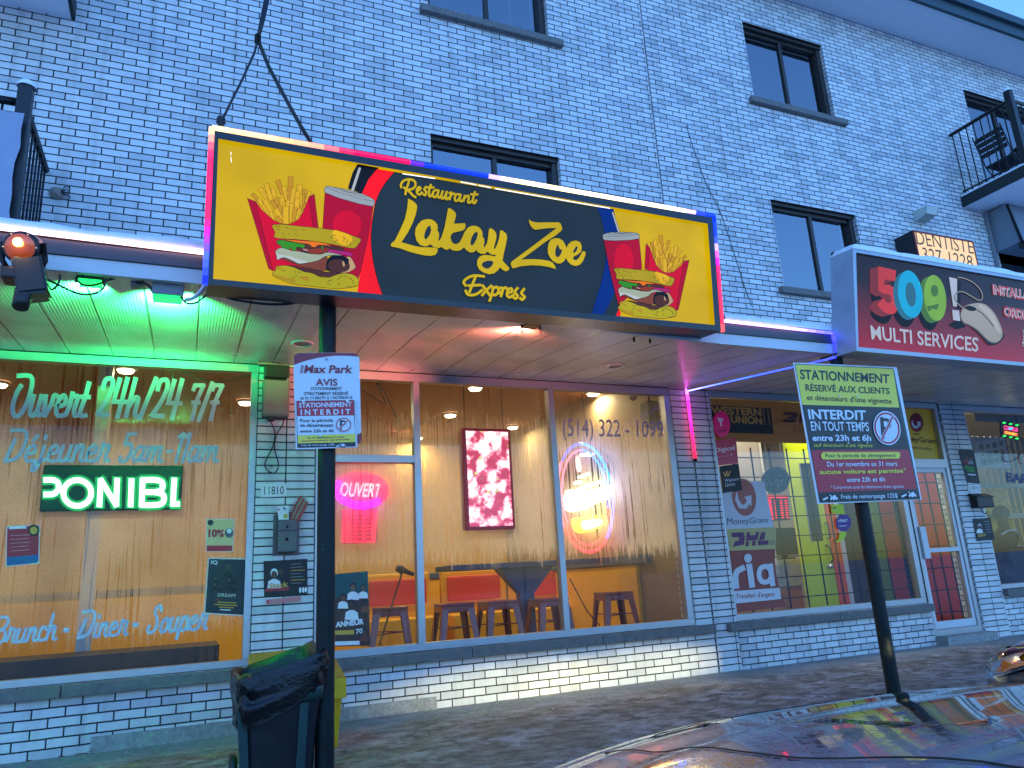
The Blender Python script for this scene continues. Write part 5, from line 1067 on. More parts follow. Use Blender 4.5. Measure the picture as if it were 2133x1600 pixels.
# dark bag on the ledge
q = at(2105, 1200, .3); bm = bmesh.new(); bmesh.ops.create_icosphere(bm, subdivisions=3, radius=1)
from mathutils import noise as _nz
for v in bm.verts: v.co *= 1+.22*_nz.noise(v.co*1.6); 
mb = MB(); mb.from_bm(bm, pm('black_nylon_bag', (24, 24, 28), .6, bump=.4, nscale=12), Matrix.Translation(q) @ Matrix.Diagonal((.24, .13, .2, 1)), True); tag(mb.build('bag'), 'bulging black bag on the ledge at the bottom of the barber window', 'bag')
mb = MB(); mb.box((q.x-.35, .14, q.z-.32), (q.x+.8, .5, q.z-.17), WHITE); tag(mb.build('window_ledge'), 'white ledge inside the bottom of the barber window', 'ledge')

# ------------------------------------------------------------------ the big restaurant sign
def lit(rgb, k=.62, d=.42, rough=.3):
    """translucent sign film with a lamp box behind it: part of its brightness is its own"""
    m = pm('sign_film_%d_%d_%d' % rgb, tuple(int(v*.34) for v in rgb), rough, emit=k*1.35, ecol=rgb, spec=.10)
    tt = m.node_tree; b = tt.nodes['Principled BSDF']; g, n, mr = nodes(tt, 'NewGeometry', 'TexNoise', 'MapRange'); n.inputs['Scale'].default_value = 2.2; n.inputs['Detail'].default_value = 2; tt.links.new(g.outputs['Position'], n.inputs['Vector'])
    mr.inputs['From Min'].default_value = .3; mr.inputs['From Max'].default_value = .7; mr.inputs['To Min'].default_value = k*1.35*K*.86; mr.inputs['To Max'].default_value = k*1.35*K*1.1; tt.links.new(n.outputs['Fac'], mr.inputs['Value']); tt.links.new(mr.outputs[0], b.inputs['Emission Strength'])
    return m
SGN = Plane((1.843, -2.33, 3.185), 1.24, 4.21, -.63)
t = thing('restaurant_sign', 'large backlit yellow and slate restaurant sign with burgers, fries and cups over the canopy', 'sign', (1.84, -2.2, 2.7))
FC = [(455, 289), (1474, 466), (1489, 677), (444, 581)]; OC = [(447, 272), (1484, 453), (1502, 690), (433, 592)]
mb = MB(); f_ = [SGN.at(x, y, .03) for x, y in OC]; b_ = [p - SGN.N*.23 for p in f_]; g_ = [SGN.at(x, y, .03) for x, y in FC]; h_ = [SGN.at(x, y, 0) for x, y in FC]
SB = pm('sign_black_frame', (22, 24, 32), .35, noise=.1)
for i in range(4):
    j = (i+1) % 4; mb.face([f_[i], f_[j], g_[j], g_[i]][::-1], SB); mb.face([g_[i], g_[j], h_[j], h_[i]][::-1], SB); mb.face([f_[i], b_[i], b_[j], f_[j]][::-1], SB)
mb.face(b_, SB); mb.build('cabinet', t)
YS = lit((232, 190, 0), .58); SL = lit((40, 58, 72), .5); RDS = lit((240, 14, 26), .8); BLS = lit((2, 46, 140), .62); BKS = lit((26, 28, 36), .3); LT = lit((222, 190, 0), .58)
RB = lit((182, 0, 46), .62); RB2 = lit((214, 0, 44), .68); LID = lit((170, 182, 188), .55); STR = lit((196, 200, 206), .55); OUT = lit((30, 14, 10), .2); BRD = lit((196, 174, 6), .55); BRD2 = lit((250, 196, 16), .62); BRD3 = lit((206, 160, 14), .5)
GRNS = lit((60, 156, 30), .55); CHS = lit((246, 124, 10), .62); TOM = lit((156, 58, 34), .55); BRW = lit((92, 52, 44), .5); BRW2 = lit((140, 72, 52), .55); MGS = lit((190, 36, 130), .6); SAU = lit((180, 194, 166), .55); SAU2 = lit((206, 218, 216), .55); TANS = lit((220, 180, 130), .55); FRY = lit((244, 190, 24), .58); FRY2 = lit((222, 160, 24), .55)
A = Art(SGN, .002, .0005)
A.poly(FC, YS); A.build('face', t)
A = Art(SGN, .003, .00003); ov = lambda p: T(400, 240, 2.9625, p); o6 = lambda p: T(950, 300, 2.9625, p); sA = lambda p: T(480, 330, 6.6656, p); sB = lambda p: T(540, 450, 8.2038, p); s3 = lambda p: T(800, 360, 6.6656, p); s4 = lambda p: T(1000, 440, 6.6656, p)
inner = ov([(1250, 350), (1185, 430), (1140, 520), (1115, 640), (1105, 760), (1115, 880), (1140, 1000), (1175, 1106)]); rgt = o6([(865, 388), (897, 460), (916, 560), (925, 650), (918, 750), (896, 850), (862, 960), (832, 1056)])
A.poly(sA([(1765, 78), (2060, 130), (1960, 260), (1890, 380), (1830, 490), (1630, 420), (1660, 310), (1700, 190)]), BKS)
A.poly(ov([(1142, 332), (1250, 350)])+smooth_pts(inner, 3)+ov([(1175, 1106), (1020, 1092), (1040, 960), (1090, 720), (1125, 560), (1045, 490), (1090, 395)]), RDS)
A.poly(smooth_pts(inner, 4)+smooth_pts(rgt[::-1], 4), SL); A.stroke(smooth_pts(inner, 4), 1.2, OUT)
bl2 = o6([(972, 402), (1000, 540), (1000, 700), (1005, 860), (975, 925), (945, 990), (905, 1064)])
A.poly(smooth_pts(rgt, 4)+bl2[::-1], BLS); A.stroke(smooth_pts(rgt, 4), 1.0, OUT)
A.poly(o6([(978, 915), (1010, 985), (1000, 1068), (905, 1064), (945, 990)]), SL); A.poly(o6([(1004, 1020), (1018, 1042), (1008, 1074), (980, 1072)]), RDS)
def combo(f, cupfries, mir):
    """draw the cup and fries (through cupfries) and then the burger (through f)"""
    c = cupfries
    A.poly(c(sA([(1312, 485), (1600, 570), (1985, 665), (1900, 1150), (1800, 1590), (1752, 1760), (1500, 1500), (1280, 970)])), RB); A.ell(*c(sA([(1620, 930)]))[0], (30 if not mir else 20), (31 if not mir else 34), RB2)
    A.outline(c(sA([(1312, 485), (1600, 570), (1985, 665), (1900, 1150), (1800, 1590), (1752, 1760), (1500, 1500), (1280, 970)])), OUT, .9)
    p = c(sA([(1305, 440), (1312, 400), (1345, 385), (1450, 400), (1640, 440), (1830, 490), (1960, 550), (2005, 585), (2000, 640), (1980, 668), (1800, 635), (1500, 550), (1305, 472)])); A.poly(p, LID); A.outline(p, OUT, .9)
    for q in ([(1440, 405), (1480, 430), (1700, 490), (1890, 540)], [(1500, 410), (1650, 470), (1830, 490)], [(1330, 400), (1500, 470), (1780, 550), (1990, 600)]): A.stroke(c(sA(q)), .7, OUT)
    p = c(sA([(1780, 122), (1818, 130), (1712, 462), (1668, 455)])); A.poly(p, STR); A.outline(p, OUT, .7)
    fl = [((310, 500), (400, 600), 40), ((420, 430), (540, 600), 60), ((500, 370), (560, 560), 62), ((660, 320), (720, 480), 60), ((590, 430), (620, 560), 55), ((745, 410), (800, 600), 60), ((835, 275), (830, 600), 66), ((880, 430), (860, 600), 60), ((960, 380), (960, 480), 66), ((1030, 440), (1020, 640), 45), ((1100, 470), (1060, 600), 44), ((940, 480), (900, 660), 60), ((640, 560), (650, 700), 56), ((720, 560), (720, 760), 60), ((480, 590), (560, 740), 60), ((580, 600), (680, 780), 50), ((400, 570), (430, 640), 46), ((460, 660), (520, 760), 46), ((680, 660), (690, 780), 46), ((800, 600), (800, 680), 54), ((930, 580), (920, 700), 64), ((990, 660), (1000, 720), 46), ((640, 720), (700, 850), 66), ((850, 640), (850, 870), 56), ((900, 700), (880, 870), 54), ((960, 720), (930, 840), 50), ((560, 760), (600, 840), 42), ((650, 830), (700, 890), 64), ((770, 690), (770, 900), 76)]
    k = 6.6656*(1.0 if not mir else 1.42)
    for i, (a, b_, w_) in enumerate(fl):
        q = c(sA([a, b_])); A.stroke(q, w_/k+1.3, OUT, cap=True); A.stroke(q, w_/k, FRY if i % 3 else FRY2)
        if i % 2: A.stroke([((q[0][0]*.85+q[1][0]*.15)+.8, q[0][1]*.85+q[1][1]*.15), (q[1][0]+.8, q[1][1])], .6, OUT if i % 4 == 1 else FRY2)
    p = c(sA([(235, 555), (355, 600), (590, 1562), (530, 1530)])); A.poly(p, RB); A.outline(p, OUT, .9)
    p = c(sA([(355, 600), (380, 640), (440, 720), (520, 790), (600, 860), (700, 905), (800, 915), (880, 890), (950, 840), (1010, 740), (1050, 640), (1085, 545), (1150, 960), (1150, 1500), (600, 1560), (590, 1562)])); A.poly(p, RB2); A.outline(p, OUT, .8)
    p = c(sA([(1085, 535), (1165, 495), (1222, 970), (1150, 960)])); A.poly(p, RB); A.outline(p, OUT, .8)
    def P_(tr, pts, m, ol=.9): q = f(tr(pts)); q = smooth_pts(q, 3, True); A.poly(q, m); (A.outline(q, OUT, ol) if ol else None)
    P_(sA, [(920, 1250), (1040, 1190), (1380, 1210), (1560, 1245), (1555, 1285), (1300, 1318), (1200, 1332), (1050, 1308), (930, 1270)], BRW); P_(sA, [(1070, 1292), (1130, 1260), (1350, 1250), (1345, 1290), (1200, 1330)], TOM, 0); P_(sA, [(1000, 1255), (1060, 1262), (1080, 1285), (1030, 1280)], lit((220, 150, 150), .5), 0)
    P_(sA, [(1375, 1265), (1500, 1280), (1670, 1305), (1680, 1358), (1520, 1330), (1360, 1300)], MGS, .7)
    P_(sA, [(640, 1150), (700, 1130), (800, 1150), (1000, 1188), (1035, 1200), (1020, 1245), (965, 1238), (922, 1235), (910, 1285), (862, 1278), (840, 1252), (790, 1272), (735, 1252), (700, 1218), (652, 1185)], GRNS)
    P_(sA, [(740, 1122), (1000, 1145), (1250, 1160), (1400, 1212), (1220, 1205), (1180, 1235), (1130, 1228), (1080, 1190), (900, 1165)], CHS); P_(sA, [(1262, 1220), (1290, 1222), (1285, 1268), (1268, 1262)], GRNS, .5)
    P_(sA, [(1590, 1372), (1665, 1368), (1735, 1490), (1722, 1532), (1600, 1590), (1350, 1560), (1350, 1450), (1440, 1390)], TANS); P_(sA, [(1350, 1420), (1480, 1370), (1600, 1400), (1650, 1470), (1640, 1540), (1560, 1575), (1380, 1565)], BRW)
    P_(sA, [(690, 1390), (740, 1372), (830, 1410), (930, 1462), (1080, 1452), (1220, 1412), (1300, 1372), (1345, 1380), (1340, 1555), (1100, 1530), (950, 1490), (800, 1430)], BRW2)
    P_(sA, [(1340, 1420), (1410, 1348), (1540, 1342), (1640, 1400), (1632, 1450), (1592, 1472), (1562, 1415), (1450, 1402), (1372, 1440), (1352, 1500), (1385, 1560), (1330, 1540)], BKS, 0); P_(sA, [(1555, 1430), (1580, 1440), (1588, 1490), (1565, 1500)], TANS, 0)
    P_(sA, [(800, 1478), (1000, 1515), (1300, 1572), (1560, 1588), (1500, 1640), (1250, 1640), (980, 1560)], BRW, .6)
    P_(sA, [(625, 1285), (700, 1240), (760, 1252), (860, 1282), (960, 1292), (1100, 1322), (1250, 1332), (1360, 1302), (1560, 1348), (1400, 1345), (1300, 1370), (1220, 1418), (1080, 1450), (950, 1463), (870, 1425), (800, 1390), (720, 1375), (650, 1412), (640, 1360)], SAU); P_(sA, [(632, 1300), (665, 1335), (800, 1352), (960, 1405), (1060, 1432), (1060, 1448), (950, 1458), (865, 1420), (740, 1372), (655, 1405), (645, 1360)], SAU2, 0)
    P_(sA, [(585, 925), (700, 915), (820, 925), (1000, 945), (1200, 965), (1400, 990), (1560, 1020), (1700, 1075), (1795, 1110), (1810, 1140), (1780, 1190), (1720, 1250), (1600, 1235), (1400, 1190), (1150, 1150), (900, 1125), (700, 1115), (620, 1100), (605, 1070), (620, 1030), (595, 980)], BRD); P_(sA, [(1430, 998), (1560, 1028), (1675, 1078), (1685, 1150), (1615, 1208), (1520, 1185), (1430, 1110)], BRD2, 0)
    for q in ([(620, 950), (640, 930)], [(650, 950), (690, 940)], [(650, 985), (690, 995)], [(770, 945), (800, 975)], [(850, 975), (860, 995)], [(1000, 985), (1035, 995)], [(720, 1040), (735, 1055)], [(745, 1070), (755, 1100)], [(800, 1045), (820, 1060)], [(890, 1045), (915, 1055)], [(900, 1000), (920, 1005)], [(930, 1075), (935, 1090)], [(1390, 1110), (1440, 1060), (1460, 1075)], [(1450, 1100), (1490, 1140), (1440, 1165)], [(1560, 1090), (1600, 1110), (1570, 1130), (1580, 1160)], [(1640, 1130), (1610, 1165), (1625, 1195)], [(1660, 1160), (1665, 1200)]): A.stroke(f(sA(q)), .9, OUT)
    P_(sB, [(290, 862), (450, 845), (600, 880), (760, 950), (900, 975), (1050, 1042), (1180, 1052), (1300, 1010), (1450, 975), (1600, 1000), (1680, 1060), (1702, 1150), (1660, 1200), (1500, 1230), (1300, 1240), (1050, 1220), (830, 1195), (600, 1165), (400, 1100), (260, 1032), (220, 985), (280, 930)], lit((198, 186, 10), .55)); P_(sB, [(225, 985), (330, 1020), (480, 1060), (600, 1080), (610, 1140), (430, 1090), (270, 1030)], BRD3, 0); P_(sB, [(700, 1030), (830, 1040), (830, 1110), (760, 1080), (710, 1070)], BRD3, 0); P_(sB, [(290, 875), (350, 860), (380, 890), (320, 920)], BRD3, 0)
    for q in ([(380, 910), (400, 930), (440, 935)], [(610, 940), (630, 960)], [(660, 955), (700, 965)], [(600, 1010), (650, 1010)], [(560, 1050), (610, 1055)], [(1160, 1150), (1200, 1100), (1250, 1090)], [(1180, 1160), (1220, 1180)], [(1330, 1090), (1380, 1050), (1420, 1010)], [(1450, 1020), (1500, 1050)], [(1540, 1050), (1600, 1110), (1610, 1170)], [(1350, 1180), (1370, 1150)], [(1480, 1215), (1530, 1205), (1600, 1215), (1650, 1190)]): A.stroke(f(sB(q)), .9, OUT)
idt = lambda p: p
combo(idt, idt, False)
sR = lambda p: T(1220, 420, 6.1536, p)
fb = affine([*sA([(585, 925), (1810, 1140)]), *sB([(220, 985)])], sR([(365, 860), (1140, 1000), (410, 1360)])); 
cupf = affine(sA([(1312, 440), (2003, 600), (1752, 1760)]), sR([(684, 450), (217, 440), (420, 1330)]))
def fryf(p): return affine(sA([(235, 555), (1165, 495), (560, 1560)]), sR([(1326, 752), (772, 540), (1170, 1405)]))(p)
def cf(p): return cupf(p) if sum(q[0] for q in p)/len(p) > 480+1260/6.6656 else fryf(p)
combo(fb, cf, True); A.build('artwork', t)
A = Art(SGN, .0145, .0001); OLV = lit((70, 72, 20), .4)
Lp = [(330, 362), (345, 362), (410, 398), (452, 440), (460, 480), (440, 580), (395, 700), (330, 830), (240, 965), (330, 990), (430, 1018), (520, 1034), (620, 1036), (745, 1040), (742, 1095), (715, 1138), (650, 1153), (560, 1146), (450, 1122), (330, 1088), (220, 1047), (150, 1032), (108, 1026), (90, 1002), (108, 975), (150, 940), (220, 800), (290, 640), (320, 500), (332, 400)]
AKAY = [(430, 850), (440, 770), (475, 710), (530, 660), (600, 642), (660, 648), (710, 680), (740, 720), (746, 770), (738, 798), (760, 830), (765, 880), (750, 942), (770, 940), (800, 890), (840, 760), (870, 600), (887, 500), (905, 488), (945, 510), (990, 550), (1000, 590), (985, 650), (970, 708), (1120, 700), (1132, 725), (1125, 770), (1095, 800), (1020, 818), (960, 832), (930, 860), (922, 900), (940, 960), (970, 988), (1010, 990), (1050, 965), (1085, 900), (1120, 820), (1165, 760), (1220, 735), (1280, 738), (1330, 765), (1360, 810), (1370, 860), (1362, 880), (1390, 920), (1393, 970), (1380, 1030), (1395, 1035), (1430, 980), (1445, 900), (1455, 800), (1465, 772), (1490, 772), (1530, 800), (1558, 845), (1560, 900), (1540, 980), (1522, 1050), (1540, 1058), (1570, 1000), (1600, 900), (1610, 810), (1625, 797), (1660, 815), (1700, 850), (1708, 900), (1690, 1000), (1660, 1130), (1645, 1220), (1700, 1280), (1742, 1325), (1725, 1355), (1690, 1368), (1650, 1350), (1610, 1312), (1585, 1350), (1530, 1395), (1460, 1408), (1380, 1385), (1320, 1340), (1292, 1280), (1295, 1210), (1330, 1162), (1380, 1142), (1450, 1144), (1545, 1162), (1555, 1136), (1500, 1138), (1460, 1115), (1440, 1090), (1400, 1125), (1350, 1125), (1300, 1100), (1280, 1070), (1250, 1100), (1200, 1108), (1150, 1080), (1110, 1035), (1070, 1070), (1010, 1085), (950, 1075), (907, 1045), (890, 1068), (850, 1065), (810, 1040), (795, 1028), (760, 1045), (690, 1030), (640, 990), (610, 1015), (560, 1022), (500, 1000), (450, 940)]
Zp = [(680, 115), (720, 145), (800, 158), (950, 155), (1090, 155), (1120, 175), (1140, 235), (1130, 270), (1050, 335), (900, 430), (700, 580), (570, 672), (700, 665), (850, 672), (960, 690), (1010, 715), (1040, 760), (1050, 803), (960, 775), (840, 755), (700, 750), (560, 765), (460, 795), (440, 780), (425, 730), (440, 700), (560, 610), (750, 470), (950, 320), (1065, 232), (950, 235), (850, 245), (770, 258), (735, 240), (700, 200), (682, 150)]
OE = [(940, 530), (950, 450), (985, 395), (1040, 375), (1100, 378), (1150, 410), (1185, 470), (1198, 512), (1225, 460), (1270, 420), (1330, 408), (1390, 430), (1412, 490), (1405, 560), (1370, 590), (1340, 610), (1300, 630), (1288, 650), (1300, 675), (1340, 680), (1380, 640), (1415, 570), (1440, 552), (1465, 570), (1462, 610), (1430, 690), (1390, 740), (1330, 760), (1270, 745), (1220, 700), (1192, 645), (1170, 690), (1120, 725), (1070, 725), (1010, 690), (970, 640), (945, 590)]
for p, tr in ((Lp, s3), (AKAY, s3), (Zp, s4), (OE, s4)): A.outline(tr(p), OLV, 1.8); A.poly(tr(p), LT)
for p, tr in (([(650, 748), (632, 732), (600, 755), (572, 810), (558, 870), (560, 910), (578, 925), (605, 905), (640, 850), (655, 790), (645, 765)], s3), ([(1300, 830), (1280, 818), (1245, 845), (1215, 900), (1200, 960), (1203, 1000), (1222, 1010), (1250, 985), (1285, 920), (1300, 860)], s3), ([(1520, 1245), (1495, 1222), (1440, 1220), (1380, 1240), (1355, 1270), (1370, 1305), (1415, 1332), (1460, 1325), (1500, 1290)], s3), ([(1085, 460), (1060, 490), (1042, 550), (1045, 610), (1070, 640), (1100, 630), (1130, 580), (1140, 530), (1110, 530), (1095, 500)], s4), ([(1352, 488), (1330, 492), (1300, 540), (1290, 580), (1310, 580), (1340, 550), (1355, 510)], s4)): A.poly(tr(p), SL)
rest = [[(240, 205), (235, 165), (265, 115), (330, 92), (400, 100), (435, 140), (430, 190), (390, 225), (330, 235), (275, 205)], [(345, 110), (330, 170), (305, 240), (297, 300)], [(310, 228), (360, 270), (400, 315), (440, 340)], [(455, 258), (495, 235), (505, 208), (480, 200), (455, 240), (462, 285), (495, 302), (530, 270)], [(585, 195), (558, 228), (585, 265), (572, 310), (545, 300)], [(650, 165), (625, 250), (628, 320), (655, 322), (675, 290)], [(600, 203), (690, 205)], [(740, 242), (700, 245), (677, 290), (690, 335), (722, 330), (752, 270)], [(757, 242), (745, 320), (765, 345), (790, 325)], [(815, 255), (797, 310), (803, 355), (835, 345), (868, 270)], [(872, 262), (855, 340), (870, 367), (895, 345)], [(905, 285), (930, 275), (925, 310), (910, 370)], [(925, 320), (960, 288), (985, 300)], [(1050, 302), (1005, 300), (982, 345), (990, 387), (1025, 382), (1058, 325)], [(1065, 300), (1050, 370), (1070, 397), (1095, 375)], [(1120, 318), (1102, 395)], [(1110, 360), (1160, 318), (1178, 345), (1165, 400), (1185, 417), (1215, 395)], [(1262, 265), (1237, 350), (1237, 415), (1262, 417), (1282, 380)], [(1205, 298), (1300, 302)]]
expr = [[(1802, 995), (1740, 990), (1695, 1008), (1676, 1032), (1690, 1052)], [(1748, 1000), (1728, 1050), (1712, 1092)], [(1705, 1052), (1780, 1048)], [(1688, 1082), (1705, 1108), (1752, 1106), (1792, 1078)], [(1792, 1050), (1815, 1080), (1838, 1112)], [(1848, 1052), (1815, 1082), (1790, 1112)], [(1860, 1060), (1848, 1110), (1836, 1146)], [(1855, 1072), (1880, 1060), (1893, 1084), (1872, 1110), (1848, 1104)], [(1900, 1065), (1918, 1072), (1906, 1118)], [(1914, 1082), (1930, 1064), (1944, 1070)], [(1945, 1100), (1974, 1088), (1970, 1070), (1950, 1078), (1944, 1110), (1960, 1124), (1985, 1108)], [(2010, 1066), (1992, 1092), (2010, 1116), (1996, 1132), (1984, 1124)], [(2050, 1072), (2032, 1098), (2052, 1122), (2036, 1138), (2024, 1128)], [(1893, 1100), (1902, 1090)]]
for m, dw in ((OLV, 2.0), (LT, 0)):
    for p in rest: A.stroke(smooth_pts(s3(p), 3), 4.6+dw, m)
    for p in expr: A.stroke(smooth_pts(ov(p), 3), 5.4+dw, m)
A.build('lettering', t)
# glare-free slits of lamp light along the top edge of the film
A = Art(SGN, .03, .0005); SLIT = em((255, 255, 240), 1.4, .5)
for a, b_ in (((839, 362), (906, 372)), ((960, 379), (992, 385)), ((997, 386), (1022, 391)), ((1032, 393), (1270, 434))): A.stroke([a, b_], 2.0, SLIT)
A.stroke([(481, 317), (481, 323)], 1.4, SLIT); A.stroke([(481, 327), (482, 338)], 1.4, SLIT); A.build('light_leak', t)
# colour-changing tube round the cabinet
def colour_tube(mb, pts, cols, r):
    """cols: list of (t, rgb, strength) along the run"""
    n = len(pts)-1
    for i in range(n):
        tt = (i+.5)/n
        for k in range(len(cols)-1):
            if cols[k][0] <= tt <= cols[k+1][0]: a, b_ = cols[k], cols[k+1]; break
        f = (tt-a[0])/max(1e-6, b_[0]-a[0]); rgb = tuple(int((a[1][j]*(1-f)+b_[1][j]*f)/12)*12 for j in range(3)); s_ = round((a[2]*(1-f)+b_[2]*f)*2)/2
        mb.tube([pts[i], pts[i+1]], r, em(rgb, s_, .3), 8, caps=(i in (0, n-1)))
WA = (255, 214, 150); PK_ = (255, 20, 90); MG_ = (220, 20, 255); BU = (20, 50, 255); LV = (190, 160, 255); YW_ = (255, 232, 160)
def run(a, b_, n): return [a+(b_-a)*i/n for i in range(n+1)]
mb = MB(); c = [SGN.at(x, y, .018)+(SGN.U*o[0]+SGN.V*o[1])*.014 for (x, y), o in zip(OC, ((-1, 1), (1, 1), (1, -.2), (-1, -.2)))]
colour_tube(mb, run(c[0], c[1], 40), [(0, WA, 3), (.17, (255, 150, 120), 2.6), (.22, PK_, 2.2), (.32, PK_, 2.0), (.345, BU, 1.9), (.47, BU, 1.9), (.49, LV, 3), (.54, YW_, 4.5), (.9, YW_, 4.5), (.94, LV, 3), (.965, BU, 2), (1, BU, 2)], .017)
colour_tube(mb, run(c[0], c[3], 20), [(0, WA, 3), (.13, (255, 90, 110), 2.2), (.2, PK_, 1.8), (.6, PK_, 1.8), (.68, MG_, 2), (.76, (120, 80, 255), 2.2), (.84, (60, 90, 255), 2.4), (1, BU, 2)], .017)
colour_tube(mb, run(c[1], c[2], 16), [(0, BU, 2), (.2, BU, 2), (.28, LV, 2), (.4, MG_, 1.8), (.48, PK_, 2), (.95, (255, 50, 80), 2.2), (1, (255, 150, 130), 2.2)], .017)
mb.build('led_tube', t)
mb = MB(); p0 = f_[0]+SGN.V*.016; p1 = f_[1]+SGN.V*.016; rows = []
for i in range(41):
    q = p0+(p1-p0)*i/40; h2 = .022+.008*math.sin(i*.9)+.006*math.sin(i*2.3); rows.append([q-SGN.N*.02, q-SGN.N*.022+SGN.V*h2*.7, q-SGN.N*.06+SGN.V*h2, q-SGN.N*.18+SGN.V*h2, q-SGN.N*.24])
mb.grid(rows, SNOW); mb.build('snow_cap', t)

# ------------------------------------------------------------------ computer service sign
SG2 = Plane((6.6, -2.30, 3.15), 1.2, 4.2, -.5)
t = thing('service_sign', 'long dark red lightbox sign with coloured 509 digits and a computer mouse', 'sign', (7.0, -2.2, 2.7))
fl_ = SG2.at(1776, 518); bl_ = SG2.at(1784, 731); tl, bl = fl_, bl_; L_ = SG2.U*3.9
CAB = pm('dull_aluminium_cabinet', (168, 174, 184), .4, metal=.35, noise=.12, nscale=4)
mb = MB(); F4_ = [tl, tl+L_, bl+L_, bl]; ins = [tl+SG2.U*.035-SG2.V*.03, tl+L_-SG2.U*.03-SG2.V*.03, bl+L_-SG2.U*.03+SG2.V*.035, bl+SG2.U*.03+SG2.V*.035]; bk = [p-SG2.N*.24 for p in F4_]; dp = [p-SG2.N*.02 for p in ins]
for i in range(4):
    j = (i+1) % 4; mb.face([F4_[i], F4_[j], ins[j], ins[i]][::-1], CAB); mb.face([ins[i], ins[j], dp[j], dp[i]][::-1], CAB); mb.face([F4_[i], bk[i], bk[j], F4_[j]][::-1], CAB)
mb.face(bk, CAB); mb.build('cabinet', t)
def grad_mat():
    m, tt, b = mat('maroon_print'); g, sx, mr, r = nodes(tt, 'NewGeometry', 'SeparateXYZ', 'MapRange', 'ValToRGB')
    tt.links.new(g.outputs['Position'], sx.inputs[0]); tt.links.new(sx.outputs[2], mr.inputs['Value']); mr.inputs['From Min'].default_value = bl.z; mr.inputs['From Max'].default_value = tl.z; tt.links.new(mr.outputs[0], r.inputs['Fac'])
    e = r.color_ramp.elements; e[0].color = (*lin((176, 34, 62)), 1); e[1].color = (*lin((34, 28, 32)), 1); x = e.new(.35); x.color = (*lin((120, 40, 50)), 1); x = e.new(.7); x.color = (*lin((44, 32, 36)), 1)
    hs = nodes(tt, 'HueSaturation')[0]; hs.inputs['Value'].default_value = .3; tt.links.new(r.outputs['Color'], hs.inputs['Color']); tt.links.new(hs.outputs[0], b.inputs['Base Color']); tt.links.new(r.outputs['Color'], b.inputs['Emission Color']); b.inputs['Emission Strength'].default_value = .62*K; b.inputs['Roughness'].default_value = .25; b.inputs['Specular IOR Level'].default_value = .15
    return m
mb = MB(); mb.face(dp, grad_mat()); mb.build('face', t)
SGF = Plane(tuple(dp[0]), 1.2, 4.2, -.5); A = Art(SGF, .0015, .00012); q6 = lambda p: T(1780, 520, 6.037, p); off = lambda p, dx, dy: [(x+dx, y+dy) for x, y in p]
five = [(295, 210), (520, 260), (515, 395), (375, 375), (375, 442), (430, 435), (500, 480), (545, 560), (562, 650), (548, 740), (510, 800), (450, 815), (380, 790), (320, 740), (285, 690), (360, 610), (400, 660), (440, 675), (468, 640), (460, 590), (420, 552), (375, 560), (300, 515)]
zero = ellp(702, 560, 152, 300, -8, 36); nine = ellp(1014, 608, 138, 290, -6, 36); exc = [(1188, 345), (1290, 368), (1288, 718), (1240, 712)]; dot = [(1228, 755), (1315, 768), (1330, 900), (1240, 885)]
BK5 = lit((24, 22, 24), .3)
for k in (1.0, .66, .33):
    for p in (five, zero, nine): A.poly(q6(off(p, -70-20*k, 40+80*k)), BK5)
A.poly(q6(off(exc, 45, 30)), BK5); A.poly(q6(off(dot, 40, 80)), BK5); A.poly(q6([(1180, 950), (1250, 900), (1390, 940), (1395, 975), (1280, 1005)]), BK5)
for p, c0, c1, ex in ((five, lit((150, 58, 64), .45), lit((216, 66, 70), .55), (-105, 30)), (nine, lit((84, 138, 66), .45), lit((128, 188, 66), .55), (-70, 28)), (zero, lit((54, 130, 160), .45), lit((30, 180, 232), .55), (-60, 28))):
    for k in (1, .8, .6, .4, .2): A.poly(q6(off(p, ex[0]*k, ex[1]*k)), c0)
    A.poly(q6(p), c1)
A.poly(q6(ellp(706, 565, 64, 155, -6, 30)), lit((58, 126, 154), .45)); A.poly(q6(ellp(1006, 517, 47, 74, -4, 26)), lit((84, 138, 66), .45)); A.poly(q6([(905, 712), (985, 700), (1062, 676), (1055, 720), (1030, 758), (980, 742), (930, 780)]), lit((84, 138, 66), .45))
WS = lit((196, 206, 226), .5); A.poly(q6(exc), WS); A.poly(q6(dot), WS)
MSB = [(1335, 830), (1360, 740), (1440, 690), (1560, 672), (1660, 700), (1760, 800), (1840, 960), (1862, 1060), (1845, 1120), (1780, 1165), (1700, 1150), (1620, 1080), (1540, 1000), (1440, 940), (1370, 910)]
A.poly(smooth_pts(q6([(1340, 900), (1440, 960), (1560, 1060), (1650, 1170), (1700, 1205), (1790, 1190), (1870, 1120), (1868, 1050), (1700, 1000), (1500, 900)]), 3, True), BK5); A.poly(smooth_pts(q6(off(MSB, -6, 14)), 3, True), lit((110, 108, 104), .45)); A.poly(smooth_pts(q6(MSB), 3, True), lit((172, 170, 164), .5)); A.poly(smooth_pts(q6([(1560, 690), (1650, 715), (1740, 810), (1815, 960), (1835, 1050), (1780, 1000), (1700, 860), (1600, 760)]), 3, True), lit((196, 196, 190), .5)); A.poly(smooth_pts(q6([(1380, 730), (1440, 705), (1520, 730), (1525, 765), (1450, 770)]), 3, True), BK5); A.stroke(smooth_pts(q6([(1520, 750), (1600, 800), (1690, 890), (1752, 970)])), 1.6, BK5)
cbl = smooth_pts(q6([(1380, 745), (1300, 680), (1258, 600), (1290, 540), (1360, 530), (1460, 580), (1560, 635), (1608, 610), (1590, 520), (1500, 420), (1380, 362), (1300, 348)]), 4); A.stroke(cbl, 3.0, lit((70, 66, 66), .4)); A.stroke(cbl, 1.7, lit((172, 170, 164), .5))
